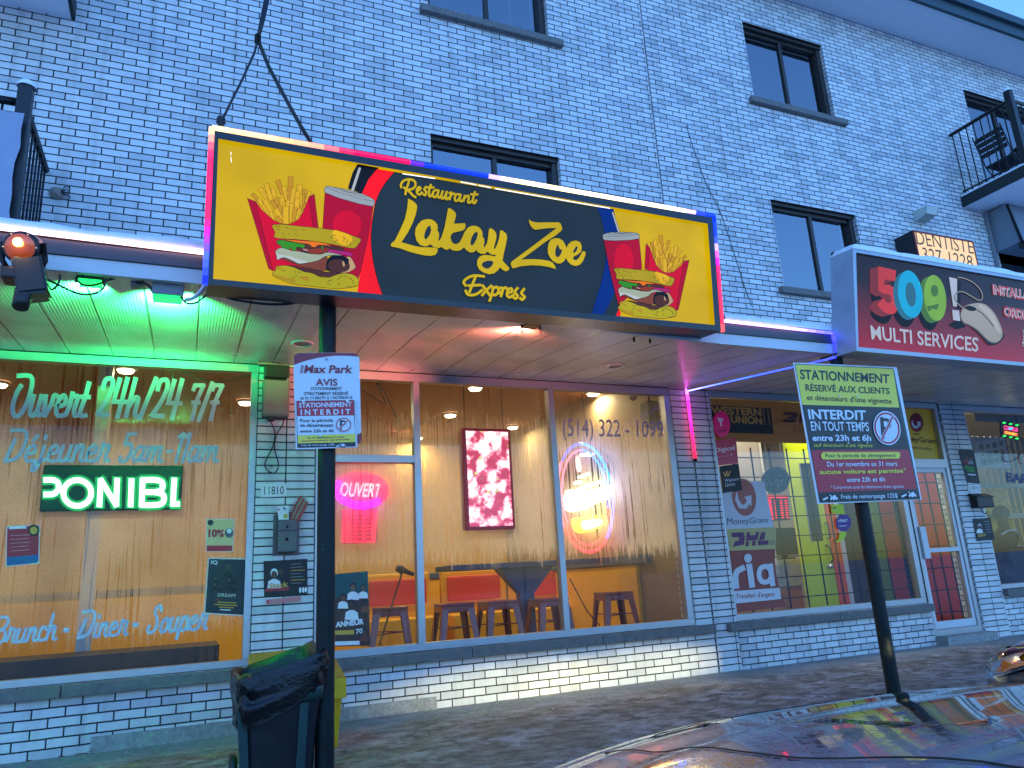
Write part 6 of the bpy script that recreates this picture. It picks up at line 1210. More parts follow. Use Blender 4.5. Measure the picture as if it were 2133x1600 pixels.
A.quadtext('MULTI SERVICES', q6([(197, 950), (1558, 1108), (1556, 1288), (215, 1130)]), WS, .016)
for tx, q in (('INSTALLATION', [(1728, 432), (2440, 560), (2446, 690), (1738, 566)]), ('ORDINATEURS', [(1868, 705), (2630, 850), (2636, 1000), (1874, 842)])): A.quadtext(tx, q6(q), WS, .075); A.quadtext(tx, q6(q), lit((190, 44, 70), .5), .012)
A.quadtext('514 555', q6([(2105, 1008), (2800, 1120), (2805, 1330), (2112, 1230)]), WS, .06); A.quadtext('514 555', q6([(2112, 1020), (2795, 1132), (2798, 1318), (2118, 1218)]), lit((40, 26, 30), .3), .0)
A.build('artwork', t)
for x, y in ((616, 905), (618, 922), (1180, 955), (1290, 950)): pass
mb = MB(); rows = []
for i in range(40):
    q = tl+L_*i/39+SG2.N*.004; h2 = .07*(1+.12*math.sin(i*.7)+.1*math.sin(i*1.9))*(min(1, (i+.6)/2.0)**.5); rows.append([q-SG2.N*.0+SG2.V*.002, q+SG2.V*h2*.6, q-SG2.N*.05+SG2.V*h2, q-SG2.N*.19+SG2.V*h2*.95, q-SG2.N*.238+SG2.V*.002])
mb.grid(rows, SNOW); mb.face(rows[0], SNOW); mb.build('snow_cap', t)
# perforated strut at its left end
q = at(1727, 525, -2.1); mb = MB(); z0 = 2.72
for i in range(16): z = z0+.02+i*(q.z-z0)/16; mb.box((5.13, -2.12, z), (5.165, -2.09, z+.03), BLACKM)
mb.box((5.125, -2.125, z0), (5.132, -2.085, q.z), BLACKM); mb.box((5.163, -2.125, z0), (5.17, -2.085, q.z), BLACKM); mb.build('strut', t)

# ------------------------------------------------------------------ dentist sign on the wall
YD = -.30; x0 = at(1902, 480, YD).x; x1 = at(2026, 497, YD).x; z1 = at(1902, 479, YD).z; z0 = z1-.78
t = thing('dentist_sign', 'glowing cream DENTISTE lightbox with a thin red rim on the brick behind the 509 sign', 'sign', ((x0+x1)/2, -.15, z0)); mb = MB(); RIM = pm('red_rim', (120, 24, 22), .5, emit=.08); RUSTB = pm('rusty_black_side', (26, 24, 26), .6, noise=.6, nscale=18)
mb.box((x0, YD+.012, z0), (x1, -.002, z1), RUSTB)
for a, b_, c, d in ((x0, x0+.022, z0, z1), (x1-.022, x1, z0, z1), (x0+.022, x1-.022, z1-.025, z1), (x0+.022, x1-.022, z0, z0+.025)): mb.box((a, YD, c), (b_, YD+.0115, d), RIM)
mb.build('cabinet', t); mb = MB(); mb.face([(x0+.022, YD+.006, z0+.025), (x1-.022, YD+.006, z0+.025), (x1-.022, YD+.006, z1-.025), (x0+.022, YD+.006, z1-.025)], em((255, 206, 136), .95, .6)); mb.build('face', t)
A = Art(wall_plane(YD+.006), .002, .0005); sD = lambda p: T(1893, 400, 8.8875, p); DT = pm('dark_olive_letters', (60, 56, 36), .5)
A.quadtext('DENTISTE', sD([(112, 712), (1178, 900), (1208, 1150), (158, 968)]), DT, -.004); A.quadtext('327-1228', sD([(245, 1022), (1170, 1180), (1195, 1420), (275, 1270)]), DT, -.004); A.build('lettering', t)

# ------------------------------------------------------------------ parking notices on the steel posts
RUSTP = pm('rusty_green_steel', (17, 27, 28), .55, noise=.5, nscale=7, bump=.2, spec=.3)
def post(name, label, x, y, ztop, r=.052):
    t = thing(name, label, 'post', (x, y, 0)); mb = MB(); mb.lathe([(r, 0), (r, ztop*.5), (r, ztop)], RUSTP, (x, y, 0), 20); mb.build('tube', t)
    mb = MB(); mb.bevbox((x-.09, y-.09, ztop-.012), (x+.09, y+.09, ztop), BLACKM, .003); mb.build('top_plate', t); mb = MB(); mb.bevbox((x-.1, y-.1, 0), (x+.1, y+.1, .015), BLACKM, .003); mb.build('base_plate', t)
    return t
pxl = at(680, 1000, -2.06).x; post('steel_post', 'dark green steel post under the restaurant sign beside the wheeled bin', pxl, -2.06, 2.80)
pxr = at(1828, 1245, -2.02).x; post('steel_post', 'rusty dark green steel post carrying the large yellow parking notice', pxr, -2.02, 2.715)
PWH = pm('notice_white', (214, 218, 222), .4); PYE = pm('notice_yellow', (232, 214, 70), .4); PBK = pm('notice_black', (24, 26, 30), .4); PRD = pm('notice_red', (182, 26, 52), .4); PTE = pm('notice_teal_line', (20, 60, 70), .4)
def no_p(A, cx_, cy_, rx, ry, rot, fw=1.0):
    A.ell(cx_, cy_, rx, ry, PWH, rot, 36); A.stroke(ellp(cx_, cy_, rx*.87, ry*.87, rot, 40)+[ellp(cx_, cy_, rx*.87, ry*.87, rot, 40)[0]], rx*.13, PRD)
    s_ = .0 if abs(rot) < 2 else .18; h_ = ry*.58; w_ = rx*.34; X = lambda u, v: (cx_-rx*.08+u*w_+v*s_*w_*.9, cy_+v*h_)
    A.stroke([X(-.75, -1), X(-.75, 1)], w_*.75, PBK); A.stroke(smooth_pts([X(-.75, -.82), X(.4, -.82), X(.95, -.45), X(.4, -.02), X(-.75, -.02)], 4), w_*.62, PBK)
    A.stroke([(cx_-rx*.56, cy_+ry*.60), (cx_+rx*.56, cy_-ry*.60)] if s_ == 0 else [(cx_-rx*.38, cy_+ry*.66), (cx_+rx*.42, cy_-ry*.66)], rx*.22, PWH); A.stroke([(cx_-rx*.56, cy_+ry*.60), (cx_+rx*.56, cy_-ry*.60)] if s_ == 0 else [(cx_-rx*.38, cy_+ry*.66), (cx_+rx*.42, cy_-ry*.66)], rx*.13, PRD)
def truck(A, tr, x, y, k):
    A.poly(tr([(x, y+40*k), (x+55*k, y+15*k), (x+62*k, y+30*k), (x+10*k, y+58*k)]), PWH); A.poly(tr([(x+75*k, y+35*k), (x+90*k, y+20*k), (x+70*k, y-2*k), (x+80*k, y-6*k), (x+104*k, y+18*k), (x+110*k, y), (x+135*k, y), (x+142*k, y+20*k), (x+158*k, y+26*k), (x+156*k, y+50*k), (x+84*k, y+55*k)]), PWH)
    for dx in (100, 138): A.ell(*tr([(x+dx*k, y+52*k)])[0], 2.2*k, 2.2*k, PBK, n=10)
def board(P, q, t, th=.006, post_=None):
    f_ = [P.at(x, y, 0) for x, y in q]; b_ = [p-P.N*th for p in f_]; mb = MB(); mb.face(f_[::-1], PWH); mb.face(b_, ALU); n = len(f_)
    for i in range(n): j = (i+1) % n; mb.face([f_[i], b_[i], b_[j], f_[j]][::-1], ALU)
    mb.build('plate', t)
    if post_:
        for dz in post_[2]:
            mb = MB(); mb.lathe([(.054, -.018), (.060, -.018), (.060, .018), (.054, .018)], ALU, (post_[0], post_[1], dz), 18); mb.box((post_[0]-.03, post_[1]-.072, dz-.015), (post_[0]+.03, post_[1]-.05, dz+.015), ALU); mb.build('clamp', t)
PR = Plane((5.029, -2.13, 2.032), -.95, .69, -1.07); t = thing('parking_sign', 'large yellow, black and red STATIONNEMENT notice on the right steel post', 'parking sign', (5.03, -2.13, 1.46)); board(PR, [(1652, 755), (1868, 765), (1920, 1041), (1703, 1050)], t, post_=(pxr, -2.02, (1.62, 2.45)))
A = Art(PR, .001, .0004); p8 = lambda p: T(1640, 740, 4.7067, p)
A.poly(p8([(72, 82), (1042, 128), (1306, 1412), (316, 1447)]), PTE); A.poly(p8([(80, 90), (1036, 135), (1097, 513), (146, 485)]), PYE); A.poly(p8([(148, 490), (1098, 516), (1188, 924), (232, 930)]), PBK); A.poly(p8([(233, 932), (1189, 926), (1272, 1310), (304, 1345)]), PRD); A.poly(p8([(305, 1348), (1273, 1313), (1298, 1406), (322, 1441)]), PBK)
for tx, q, m, b_ in (('STATIONNEMENT', [(120, 137), (1000, 187), (1003, 277), (130, 236)], PBK, .022), ('R\u00c9SERV\u00c9 AUX CLIENTS', [(172, 265), (1000, 305), (1004, 382), (182, 350)], PBK, .018), ("et d\u00e9tenteurs d'une vignette", [(190, 385), (1022, 422), (1028, 492), (196, 455)], PBK, .008),
                     ('INTERDIT', [(198, 530), (768, 542), (774, 633), (214, 628)], PWH, .03), ('EN TOUT TEMPS', [(225, 648), (795, 656), (805, 746), (238, 741)], PWH, .016), ('entre 23h et 6h', [(243, 778), (818, 780), (824, 843), (248, 842)], PWH, .03), ("sauf d\u00e9tenteurs d'une vignette", [(258, 862), (832, 864), (838, 913), (262, 908)], PYE, .0),
                     ('Du 1er novembre au 31 mars', [(388, 1043), (1075, 1038), (1078, 1086), (392, 1093)], PWH, .012), ('aucune voiture est permise*', [(312, 1120), (1165, 1106), (1168, 1166), (320, 1180)], PYE, .03), ('entre 23h et 6h', [(582, 1198), (955, 1192), (958, 1238), (586, 1244)], PWH, .018), ("* Comprenant aussi les d\u00e9tenteurs d'une vignette", [(422, 1278), (1138, 1268), (1141, 1310), (426, 1320)], PWH, .0), ('Frais de remorquage 125$', [(525, 1368), (1078, 1352), (1083, 1410), (530, 1420)], PWH, .012)): A.quadtext(tx, p8(q), m, b_)
A.poly(smooth_pts(p8([(330, 985), (345, 955), (400, 950), (700, 950), (1050, 948), (1100, 955), (1107, 980), (1095, 1010), (1040, 1014), (700, 1018), (390, 1022), (345, 1018)]), 3, True), PYE); A.quadtext('Pour la p\u00e9riode de d\u00e9neigement', p8([(372, 966), (1062, 964), (1062, 1008), (376, 1014)]), PBK, .015)
no_p(A, 1640+977/4.7067, 740+715/4.7067, 28, 36, -14); truck(A, p8, 345, 1372, .95); truck(A, p8, 1115, 1342, .95)
for x, y in ((555, 632), (728, 636), (600, 860), (785, 855), (515, 400), (690, 405)): A.ell(*p8([(x, y)])[0], 1.8, 1.8, ALU, n=10)
A.build('print', t)
PM_ = Plane((0.735, -2.13, 2.133), -1.64, 1.05, -1.67); m7 = lambda p: T(600, 725, 7.275, p); t = thing('parking_sign', 'white AVIS parking notice with rounded dark red corners on the left post', 'parking sign', (.735, -2.13, 1.86))
q = m7([(85, 300), (86, 150), (100, 105), (160, 75), (580, 70), (1000, 75), (1050, 95), (1080, 150), (1112, 1390), (1090, 1445), (108, 1405)]); board(PM_, q, t, post_=(pxl, -2.06, (1.95, 2.34))); A = Art(PM_, .001, .0004); MRD = pm('notice_maroon', (140, 28, 50), .4)
A.poly(m7([(86, 258), (86, 150), (100, 105), (160, 77), (580, 72), (1000, 77), (1050, 97), (1074, 132), (900, 116), (700, 117), (450, 148), (250, 198)]), MRD); A.poly(m7([(1048, 1312), (1110, 1282), (1111, 1390), (1090, 1443), (1050, 1450)]), MRD)
for dx in (0, 24): A.stroke(m7([(208+dx, 262), (188+dx, 380)]), 1.7, MRD)
A.quadtext('Max Park', m7([(262, 258), (990, 262), (970, 382), (240, 380)]), MRD, .03)
for tx, q, m, b_ in (('AVIS', [(420, 463), (748, 466), (748, 573), (420, 570)], MRD, .02), ('STATIONNEMENT', [(345, 592), (820, 590), (820, 635), (345, 638)], PBK, .01), ('STRICTEMENT R\u00c9SERV\u00c9', [(245, 655), (912, 650), (912, 710), (245, 713)], PBK, .01), ("AUX CLIENTS \u00c0 L'INT\u00c9RIEUR", [(185, 722), (985, 716), (985, 788), (185, 793)], PBK, .01)): A.quadtext(tx, m7(q), m, b_)
A.ell(*m7([(585, 170)])[0], 4.4, 4.0, ALU, n=14); A.ell(*m7([(585, 170)])[0], 1.8, 1.7, PBK, n=10); A.build('print', t)
PI_ = Plane((0.726, -2.15, 1.969), -.9, .5, -2.1); t = thing('parking_sign', 'small STATIONNEMENT INTERDIT snow removal plate screwed over the white notice', 'parking sign', (.726, -2.15, 1.82)); board(PI_, m7([(112, 785), (1020, 770), (1050, 1505), (118, 1535)]), t); A = Art(PI_, .001, .0004)
A.poly(m7([(126, 800), (1005, 788), (1025, 1492), (140, 1515)]), PBK); A.poly(m7([(138, 1030), (1000, 1022), (1016, 1300), (146, 1325)]), PWH); A.poly(m7([(132, 806), (1000, 794), (1004, 1020), (138, 1032)]), PRD); A.poly(m7([(146, 1326), (1017, 1302), (1020, 1424), (150, 1446)]), PYE)
for tx, q, m, b_ in (('STATIONNEMENT', [(165, 832), (963, 818), (963, 888), (165, 906)], PWH, .025), ('I N T E R D I T', [(190, 932), (945, 925), (945, 1003), (192, 1015)], PWH, .03), ('Pour la p\u00e9riode', [(182, 1075), (682, 1066), (682, 1136), (182, 1138)], PBK, .02), ('de d\u00e9neigement', [(182, 1146), (682, 1140), (682, 1216), (182, 1210)], PBK, .02), ('entre 23h et 6h', [(185, 1235), (692, 1228), (692, 1276), (185, 1281)], PBK, .02), ('Du 1er novembre au 31 mars', [(295, 1345), (850, 1330), (850, 1360), (295, 1373)], PBK, .01), ('aucune voiture est permise', [(210, 1395), (935, 1370), (935, 1400), (210, 1427)], PRD, .02), ('Frais de remorquage 125$', [(205, 1462), (700, 1448), (700, 1482), (205, 1494)], PWH, .01)): A.quadtext(tx, m7(q), m, b_)
no_p(A, 600+842/7.275, 725+1162/7.275, 17, 15.6, 0); truck(A, m7, 728, 1450, .9)
for x, y in ((232, 810), (900, 808), (485, 1320)): A.ell(*m7([(x, y)])[0], 3.4, 3.2, ALU, n=12)
A.build('print', t)

# ------------------------------------------------------------------ coloured light strips on the canopy
def strip(name, label, pts, cols, r=.014, cap=False):
    mb = MB(); colour_tube(mb, pts, cols, r)
    t = thing(name, label, 'LED strip', pts[0]); mb.build('tube', t)
    mb = MB(); mb.tube([pts[0]+Vector((0, .02, 0)), pts[-1]+Vector((0, .02, 0))], r*.8, WHITE, 6); mb.build('channel', t)
    if cap: mb = MB(); mb.tube([pts[-1], pts[-1]+(pts[-1]-pts[-2]).normalized()*.03], r*1.2, BLACKM, 8); mb.build('end_cap', t)
YL = CAN-.035
a = at(0, 474, YL); b_ = at(434, 527, YL); d = (b_-a); strip('led_strip', 'bright pinkish white light strip along the canopy edge left of the restaurant sign', run(a-d*1.5, b_, 24), [(0, (255, 196, 206), 6.5), (1, (255, 200, 214), 6.5)], .015)
a = at(1504, 668, YL); b_ = at(1733, 694, YL); strip('led_strip', 'lavender light strip along the canopy edge between the two big signs', run(a, b_, 12), [(0, (226, 160, 255), 4), (.6, (206, 170, 255), 4), (.8, (120, 110, 255), 4.5), (1, (60, 70, 255), 5)], .013)
a = Vector((4.978, YL-.005, 2.905)); b_ = Vector((4.978, YL-.005, 2.70)); strip('led_strip', 'short upright blue light strip at the canopy corner beside the 509 sign', run(a, b_, 5), [(0, (40, 40, 255), 8), (1, (30, 30, 255), 9)], .014)
a = Vector((4.978, CAN-.02, 2.692)); b_ = Vector((4.978, -.05, 2.912)); strip('led_strip', 'long blue light strip under the canopy running back to the brick pier', run(a, b_, 18), [(0, (40, 50, 255), 7), (.7, (50, 80, 255), 7), (1, (150, 140, 255), 6)], .014)
a = at(1430, 810, -.03); b_ = at(1448, 955, -.03); strip('led_strip', 'pink to red upright light strip on the brick pier between the shops', run(a, b_, 12), [(0, (230, 120, 255), 5), (.2, (255, 40, 190), 4), (1, (255, 30, 60), 4)], .016, True)

# ------------------------------------------------------------------ lamps under the canopy
def spot_area(par, loc, aim, col, e, sx_, sy_=None, spread=160):
    ld = bpy.data.lights.new('lamp_light', 'AREA'); ld.shape = 'RECTANGLE'; ld.size = sx_; ld.size_y = sy_ or sx_; ld.energy = e*K; ld.color = col; ld.spread = R(spread)
    lo = bpy.data.objects.new('lamp_light', ld); COL.objects.link(lo); lo.location = loc
    lo.rotation_euler = (Vector(aim)-Vector(loc)).to_track_quat('-Z', 'Y').to_euler()
    lo.parent = par; lo.matrix_parent_inverse = Matrix.Translation(-Vector(par.location))
def flood(label, px_, py_, body, lens, col, e, w_=.13, aim=(0, 1.3, .1), aim2=None, spread=74):
    p = at(px_, py_, -1.96); t = thing('flood_light', label, 'flood light', p); zt = sof_z(-1.96)+dzx(p.x, -1.96)-.015
    mb = MB(); mb.bevbox((p.x-w_/2, p.y-.05, p.z-.03), (p.x+w_/2, p.y+.05, p.z+.055), body, .008); mb.build('housing', t)
    mb = MB(); mb.box((p.x-w_/2+.008, p.y-.045, p.z-.047), (p.x+w_/2-.008, p.y+.052, p.z-.031), lens); mb.build('lens', t)
    mb = MB(); mb.box((p.x-w_/2-.012, p.y-.01, p.z), (p.x-w_/2-.002, p.y+.01, zt), BLACKM); mb.box((p.x+w_/2+.002, p.y-.01, p.z), (p.x+w_/2+.012, p.y+.01, zt), BLACKM); mb.build('bracket', t)
    spot_area(t, p+Vector((0, .07, -.03)), p+Vector((0, .07, -.03))+Vector(aim), col, e, .12, .05, spread)
    if aim2: spot_area(t, p+Vector((0, .07, -.02)), p+Vector((0, .07, -.02))+Vector(aim2), col, e*.8, .12, .05, spread)
    return t
GLN = em((20, 235, 90), 2.6, .3)
flood('black flood light glowing green under the canopy beside the stage light', 190, 577, BLACKM, GLN, (.03, 1, .20), 44, aim=(-1.0, 1.1, .86), aim2=(-.1, 1.1, .64))
flood('grey flood light with a glowing green face hung left of the restaurant sign', 350, 610, pm('grey_housing', (120, 126, 136), .5), GLN, (.03, 1, .20), 44, .17, aim=(-.3, 1.1, .64), aim2=(.4, 1.1, .70))
flood('small black flood light tucked under the middle of the restaurant sign', 1105, 668, BLACKM, pm('dark_lens', (40, 16, 14), .1), (1, .22, .14), 60, aim=(-.7, 1.0, .62), aim2=(.8, 1.0, .62), spread=80)
flood('small black flood light under the right end of the restaurant sign', 1335, 686, BLACKM, pm('dark_lens', (40, 16, 14), .1), (1, .30, .22), 26, aim=(-.2, 1.0, .5), aim2=(.6, 1, .6), spread=80)
# grey junction box
q = at(1400//1, 600, -1.9); q = at(128, 583, -1.94)
p = at(285, 592, -1.96); mb = MB(); mb.bevbox((p.x-.03, p.y-.03, p.z-.02), (p.x+.03, p.y+.03, p.z+.05), pm('junction_grey', (110, 112, 118), .5), .005); tag(mb.build('junction_box'), 'tiny grey junction box between the two green flood lights', 'junction box')
# round recessed soffit lamps
for px_, py_, lb in ((630, 716, 'round unlit downlight in the canopy beside the left post'), (1282, 762, 'round unlit downlight in the canopy above the phone number')):
    p = atz(px_, py_, 2.83); z = sof_z(p.y)+dzx(p.x, p.y); p = atz(px_, py_, z); z = sof_z(p.y)+dzx(p.x, p.y)-.004
    t = thing('downlight', lb, 'downlight', (p.x, p.y, z), 'round downlights in the canopy'); mb = MB(); mb.lathe([(.085, 0), (.083, -.008), (.066, -.010), (.060, -.004)], WHITE, (p.x, p.y, z), 24); mb.build('rim', t); mb = MB(); mb.lathe([(.061, -.003), (.03, -.001), (.0, -.001)], pm('dull_reflector', (120, 114, 108), .25, metal=.6), (p.x, p.y, z), 24); mb.build('reflector', t)
# ------------------------------------------------------------------ stage light on the canopy corner
C0 = at(44, 516, -2.32); t = thing('stage_light', 'black moving stage light with an orange glowing face at the left canopy edge', 'stage light', C0)
nrm = (EYE-C0).normalized(); nrm = (nrm+Vector((-.35, 0, .1))).normalized(); u_ = nrm.cross(Vector((0, 0, 1))).normalized(); v_ = u_.cross(nrm)
def drum(mb, c, prof, m, n=28):
    rows = [[c+(u_*math.cos(2*math.pi*k/n)+v_*math.sin(2*math.pi*k/n))*r+nrm*h_ for k in range(n)] for r, h_ in prof]; mb.grid(rows, m, True, close_u=True)
mb = MB(); drum(mb, C0, [(0, -.09), (.07, -.09), (.086, -.07), (.086, .0), (.082, .012), (.07, .016)], BLACKM); mb.build('head', t)
def orange_face():
    m, tt, b = mat('orange_lamp_face'); b.inputs['Base Color'].default_value = (.03, .02, .015, 1); b.inputs['Roughness'].default_value = .25; return m
mb = MB(); drum(mb, C0, [(.07, .016), (.05, .024), (.03, .028), (.0, .03)], pm('amber_lens', (70, 36, 12), .2, emit=.35, ecol=(220, 90, 0), coat=.5)); mb.build('lens', t)
mb = MB(); cc = C0+u_*.004+v_*.024; drum(mb, cc, [(.024, .03), (.018, .036), (0, .039)], em((255, 186, 80), 12, .3), 18); mb.build('bulb_glow', t)
mb = MB()
for a_ in range(6): mb.tube([C0+(u_*math.cos(a_*1.047)+v_*math.sin(a_*1.047))*.076+nrm*.014, C0+(u_*math.cos(a_*1.047)+v_*math.sin(a_*1.047))*.076+nrm*.02], .004, ALU, 6)
mb.build('face_screws', t)
mb = MB()
for s_ in (-1, 1): mb.tube([C0+u_*.092*s_+v_*.03-nrm*.03, C0+u_*.10*s_-v_*.06-nrm*.03, C0+u_*.07*s_-v_*.12-nrm*.03], .014, BLACKM, 8)
mb.bevbox((C0.x-.075, C0.y-.01, C0.z-.17), (C0.x+.075, C0.y+.12, C0.z-.11), BLACKM, .01); mb.build('yoke', t)
bx = MB(); bm = bmesh.new(); bmesh.ops.create_cube(bm, size=1); bmesh.ops.bevel(bm, geom=bm.edges[:], offset=.08, segments=2, affect='EDGES')
pb = at(66, 582, -2.26); bx.from_bm(bm, BLACKM, Matrix.Translation(pb) @ Matrix.Rotation(R(-14), 4, 'Y') @ Matrix.Diagonal((.135, .16, .21, 1))); bx.build('body', t)
mb = MB(); a = at(52, 606, -2.28); b_ = at(42, 640, -2.31); mb.tube([a, a+(b_-a)*.6, b_], [.045, .040, .037], BLACKM, 18); mb.build('barrel', t)
mb = MB(); mb.box((C0.x-.02, -2.3, C0.z-.135), (C0.x+.02, CAN-.01, C0.z-.115), BLACKM); mb.build('wall_bracket', t)
sd2 = bpy.data.lights.new('lamp_light', 'POINT'); sd2.energy = 1.2*K; sd2.color = (1, .5, .1); sd2.shadow_soft_size = .02; lo = bpy.data.objects.new('lamp_light', sd2); COL.objects.link(lo); lo.location = cc+nrm*.07; lo.parent = t; lo.matrix_parent_inverse = Matrix.Translation(-C0)
# ------------------------------------------------------------------ cables
def cable(label, pxs, Y, r=.006, m=BLACKM, extra=(), n=5, name='cable'):
    pts = [at(x, y, Y) if not isinstance(x, Vector) else x for x, y in smooth_pts(pxs, n)]; mb = MB(); mb.tube(list(extra)+pts, r, m, 8)
    return tag(mb.build(name), label, 'cable')
cable('black cable looping below the stage light towards the first green flood light', [(92, 578), (100, 598), (112, 602), (124, 585), (124, 572)], -2.02)
cable('long black cable sagging under the two green flood lights', [(93, 579), (130, 598), (165, 612), (195, 612), (215, 600), (222, 580)], -2.03)
cable('black cable sagging from the first green flood light', [(158, 578), (170, 592), (195, 594), (225, 584), (244, 579)], -2.00)
cable('yellow and black wires beside the grey flood light', [(284, 588), (305, 592), (318, 602), (330, 604)], -2.0, .008)
cable('black cable from the grey flood light up to the restaurant sign', [(376, 618), (390, 632), (410, 630), (430, 614), (442, 600)], -2.08)
cable('black cable under the left end of the restaurant sign', [(440, 604), (480, 622), (540, 632), (590, 634), (625, 628), (645, 616)], -2.12, .008)
cable('white flexible conduit beside the grey flood light', [(384, 624), (400, 622), (415, 610), (428, 592)], -2.07, .012, WHITE)
TOPE = Vector((1.2, -.66, 9.0)); j0 = at(537, 82, -2.28)
mb = MB(); up_ = at(553, 0, -2.2)
for k in range(3): mb.tube([TOPE+Vector((.02*k, 0, 0)), at(565+2*k, -80, -2.0), up_+Vector((.008*k, 0, .01*k)), at(545+2*k, 40, -2.25), j0], .011, BLACKM, 8)
mb.tube([j0, at(530, 110, -2.3), at(505, 165, -2.33), at(480, 215, -2.33), at(462, 252, -2.32)], .007, BLACKM, 8); mb.tube([j0, at(560, 140, -2.32), at(600, 215, -2.34), at(625, 260, -2.34), at(648, 298, -2.33)], .012, BLACKM, 8)
mb.tube([j0+Vector((0, 0, .03)), j0-Vector((0, 0, .03))], .02, BLACKM, 8); tag(mb.build('power_cable'), 'thick black power cable from the eaves forking down to the top of the restaurant sign', 'cable')
q = at(460, 258, -2.32); mb = MB(); mb.lathe([(.0, .05), (.02, .045), (.026, .03), (.014, .02), (.028, .008), (.014, -.004), (.022, -.02), (.012, -.045)], BLACKM, q, 14); tag(mb.build('insulator'), 'black knobbed insulator on the top left corner of the restaurant sign', 'insulator')
cable('thin grey wire pinned down the upper brick wall right of the long joint', [(1430, 262), (1445, 310), (1470, 380), (1500, 440), (1530, 530), (1552, 600), (1568, 640)], -.006, .004, pm('grey_wire', (90, 92, 98), .6))
cable('thin black cable hanging in the right bay by the last stool', [(1187, 1205), (1205, 1240), (1225, 1275), (1250, 1303)], .2, .006)
cable('black cable with a plug across the top right of the left window', [(355, 810), (362, 775), (375, 772), (400, 784), (440, 796), (480, 790), (533, 780)], .15, .006)
cable('tangled black cable in the transom pane above the neon OUVERT', [(752, 812), (790, 835), (805, 842), (790, 810), (785, 798), (800, 815), (830, 880), (840, 895), (790, 905)], .2, .007)
cable('black loops of cable hanging from the grey electric box', [(562, 874), (572, 900), (568, 930), (552, 965), (558, 980), (572, 985), (580, 968), (572, 935), (576, 905), (590, 880), (596, 830)], -.03, .005)
mb = MB(); q = at(570, 960, -.01)
for px_, py_ in ((565, 973), (630, 971)): q = at(px_, py_, -.012); mb.lathe([(.012, .0), (.01, .012), (0, .014)], BLACKM, q-Vector((0, .0, 0)), 10, 'Y')
mb.build('wall_stub', BLD)
# pipe stub with broken mortar on the upper left wall
p = at(118, 404, -.0); t = thing('vent_stub', 'small broken pipe stub on the brick wall beside the lower left balcony', 'pipe', p); mb = MB(); mb.lathe([(.05, .0), (.055, -.02), (.03, -.03), (.028, -.05), (.0, -.05)], pm('old_mortar', (150, 140, 128), .9, noise=.4, nscale=40, bump=.8), p, 14, 'Y'); mb.build('collar', t)
mb = MB()
for a_ in range(5): mb.tube([p+Vector((.03, -.02, 0)), p+Vector((.06+.012*a_, -.05, .05-.022*a_)), p+Vector((.085, -.03, .06-.028*a_))], .005, BLACKM, 5)
mb.build('wire_ends', t)
# ------------------------------------------------------------------ things on the brick piers
GBOX = pm('grey_box_enamel', (120, 118, 114), .5, noise=.1, nscale=6)
a, b_ = at(546, 797, 0), at(599, 873, 0); t = thing('electric_box', 'grey electric box high on the pier left of the steel post', 'electric box', ((a.x+b_.x)/2, 0, b_.z)); mb = MB(); mb.bevbox((a.x, -.11, b_.z), (b_.x, -.012, a.z), GBOX, .008); mb.build('housing', t); mb = MB(); mb.bevbox((a.x+.01, -.122, b_.z+.01), (b_.x-.01, -.111, a.z-.01), GBOX, .004); mb.build('lid', t); mb = MB(); mb.box((a.x+.05, -.1, -.01+b_.z-.02), (a.x+.1, -.02, b_.z), BLACKM); mb.build('gland', t)
a, b_ = at(549, 766, 0), at(600, 795, 0); mb = MB(); mb.bevbox((a.x, -.12, b_.z+.004), (b_.x, -.012, a.z), BLACKM, .01); tag(mb.build('junction_box'), 'black junction box directly above the grey electric box', 'junction box')
cable('grey flexible conduit curling from the canopy to the black junction box', [(536, 757), (560, 758), (590, 764), (601, 780), (596, 797), (585, 803)], -.09, .011, pm('grey_conduit', (120, 116, 112), .5))
def number(label, q, tx):
    A = Art(wall_plane(-.012), .001, .0005); A.poly(q, WHT); A.quadtext(tx, bq(q, .14, .2, .9, .82), INK, .0); t = thing('number_plate', label, 'number plate', wall_plane(-.012).at(*q[3])); A.build('digits', t)
    P_ = [wall_plane(-.012).at(x, y) for x, y in q]; mb = MB(); mb.hexa([P_[3], P_[2], P_[2]+Vector((0, .011, 0)), P_[3]+Vector((0, .011, 0)), P_[0], P_[1], P_[1]+Vector((0, .011, 0)), P_[0]+Vector((0, .011, 0))], WHT); mb.build('plate', t)
number('white house number plate 11810 on the pier left of the steel post', [(543, 1008), (597, 1007), (596, 1034), (543, 1036)], '11810'); number('white house number plate 11814 on the pier beside the orange door', T(1893, 1000, 8.8875, [(1100, 92), (1290, 86), (1296, 196), (1112, 206)]), '11814')
MBX = pm('brown_grey_mailbox', (92, 86, 88), .45, metal=.3, noise=.15, nscale=10)
a, b_ = at(569, 1085, 0), at(620, 1156, 0); t = thing('mailbox', 'grey metal mailbox stuffed with papers on the pier left of the steel post', 'mailbox', ((a.x+b_.x)/2, 0, b_.z)); mb = MB(); mb.bevbox((a.x+.03, -.10, b_.z+.02), (b_.x-.02, -.013, a.z), MBX, .01); mb.build('body', t)
mb = MB(); mb.bevbox((a.x, -.0125, b_.z), (b_.x+.01, -.002, a.z+.05), MBX, .004); mb.build('back_plate', t); mb = MB(); mb.bevbox((a.x+.035, -.112, a.z-.09), (b_.x-.025, -.1005, a.z-.005), MBX, .004); mb.tube([((a.x+b_.x)/2, -.112, a.z-.05), ((a.x+b_.x)/2, -.12, a.z-.07)], .006, BLACKM, 6); mb.build('flap', t)
mb = MB(); mb.lathe([(.014, 0), (.01, -.008), (0, -.01)], BLACKM, ((a.x+b_.x)/2, -.101, a.z-.16), 10, 'Y'); mb.build('lock', t)
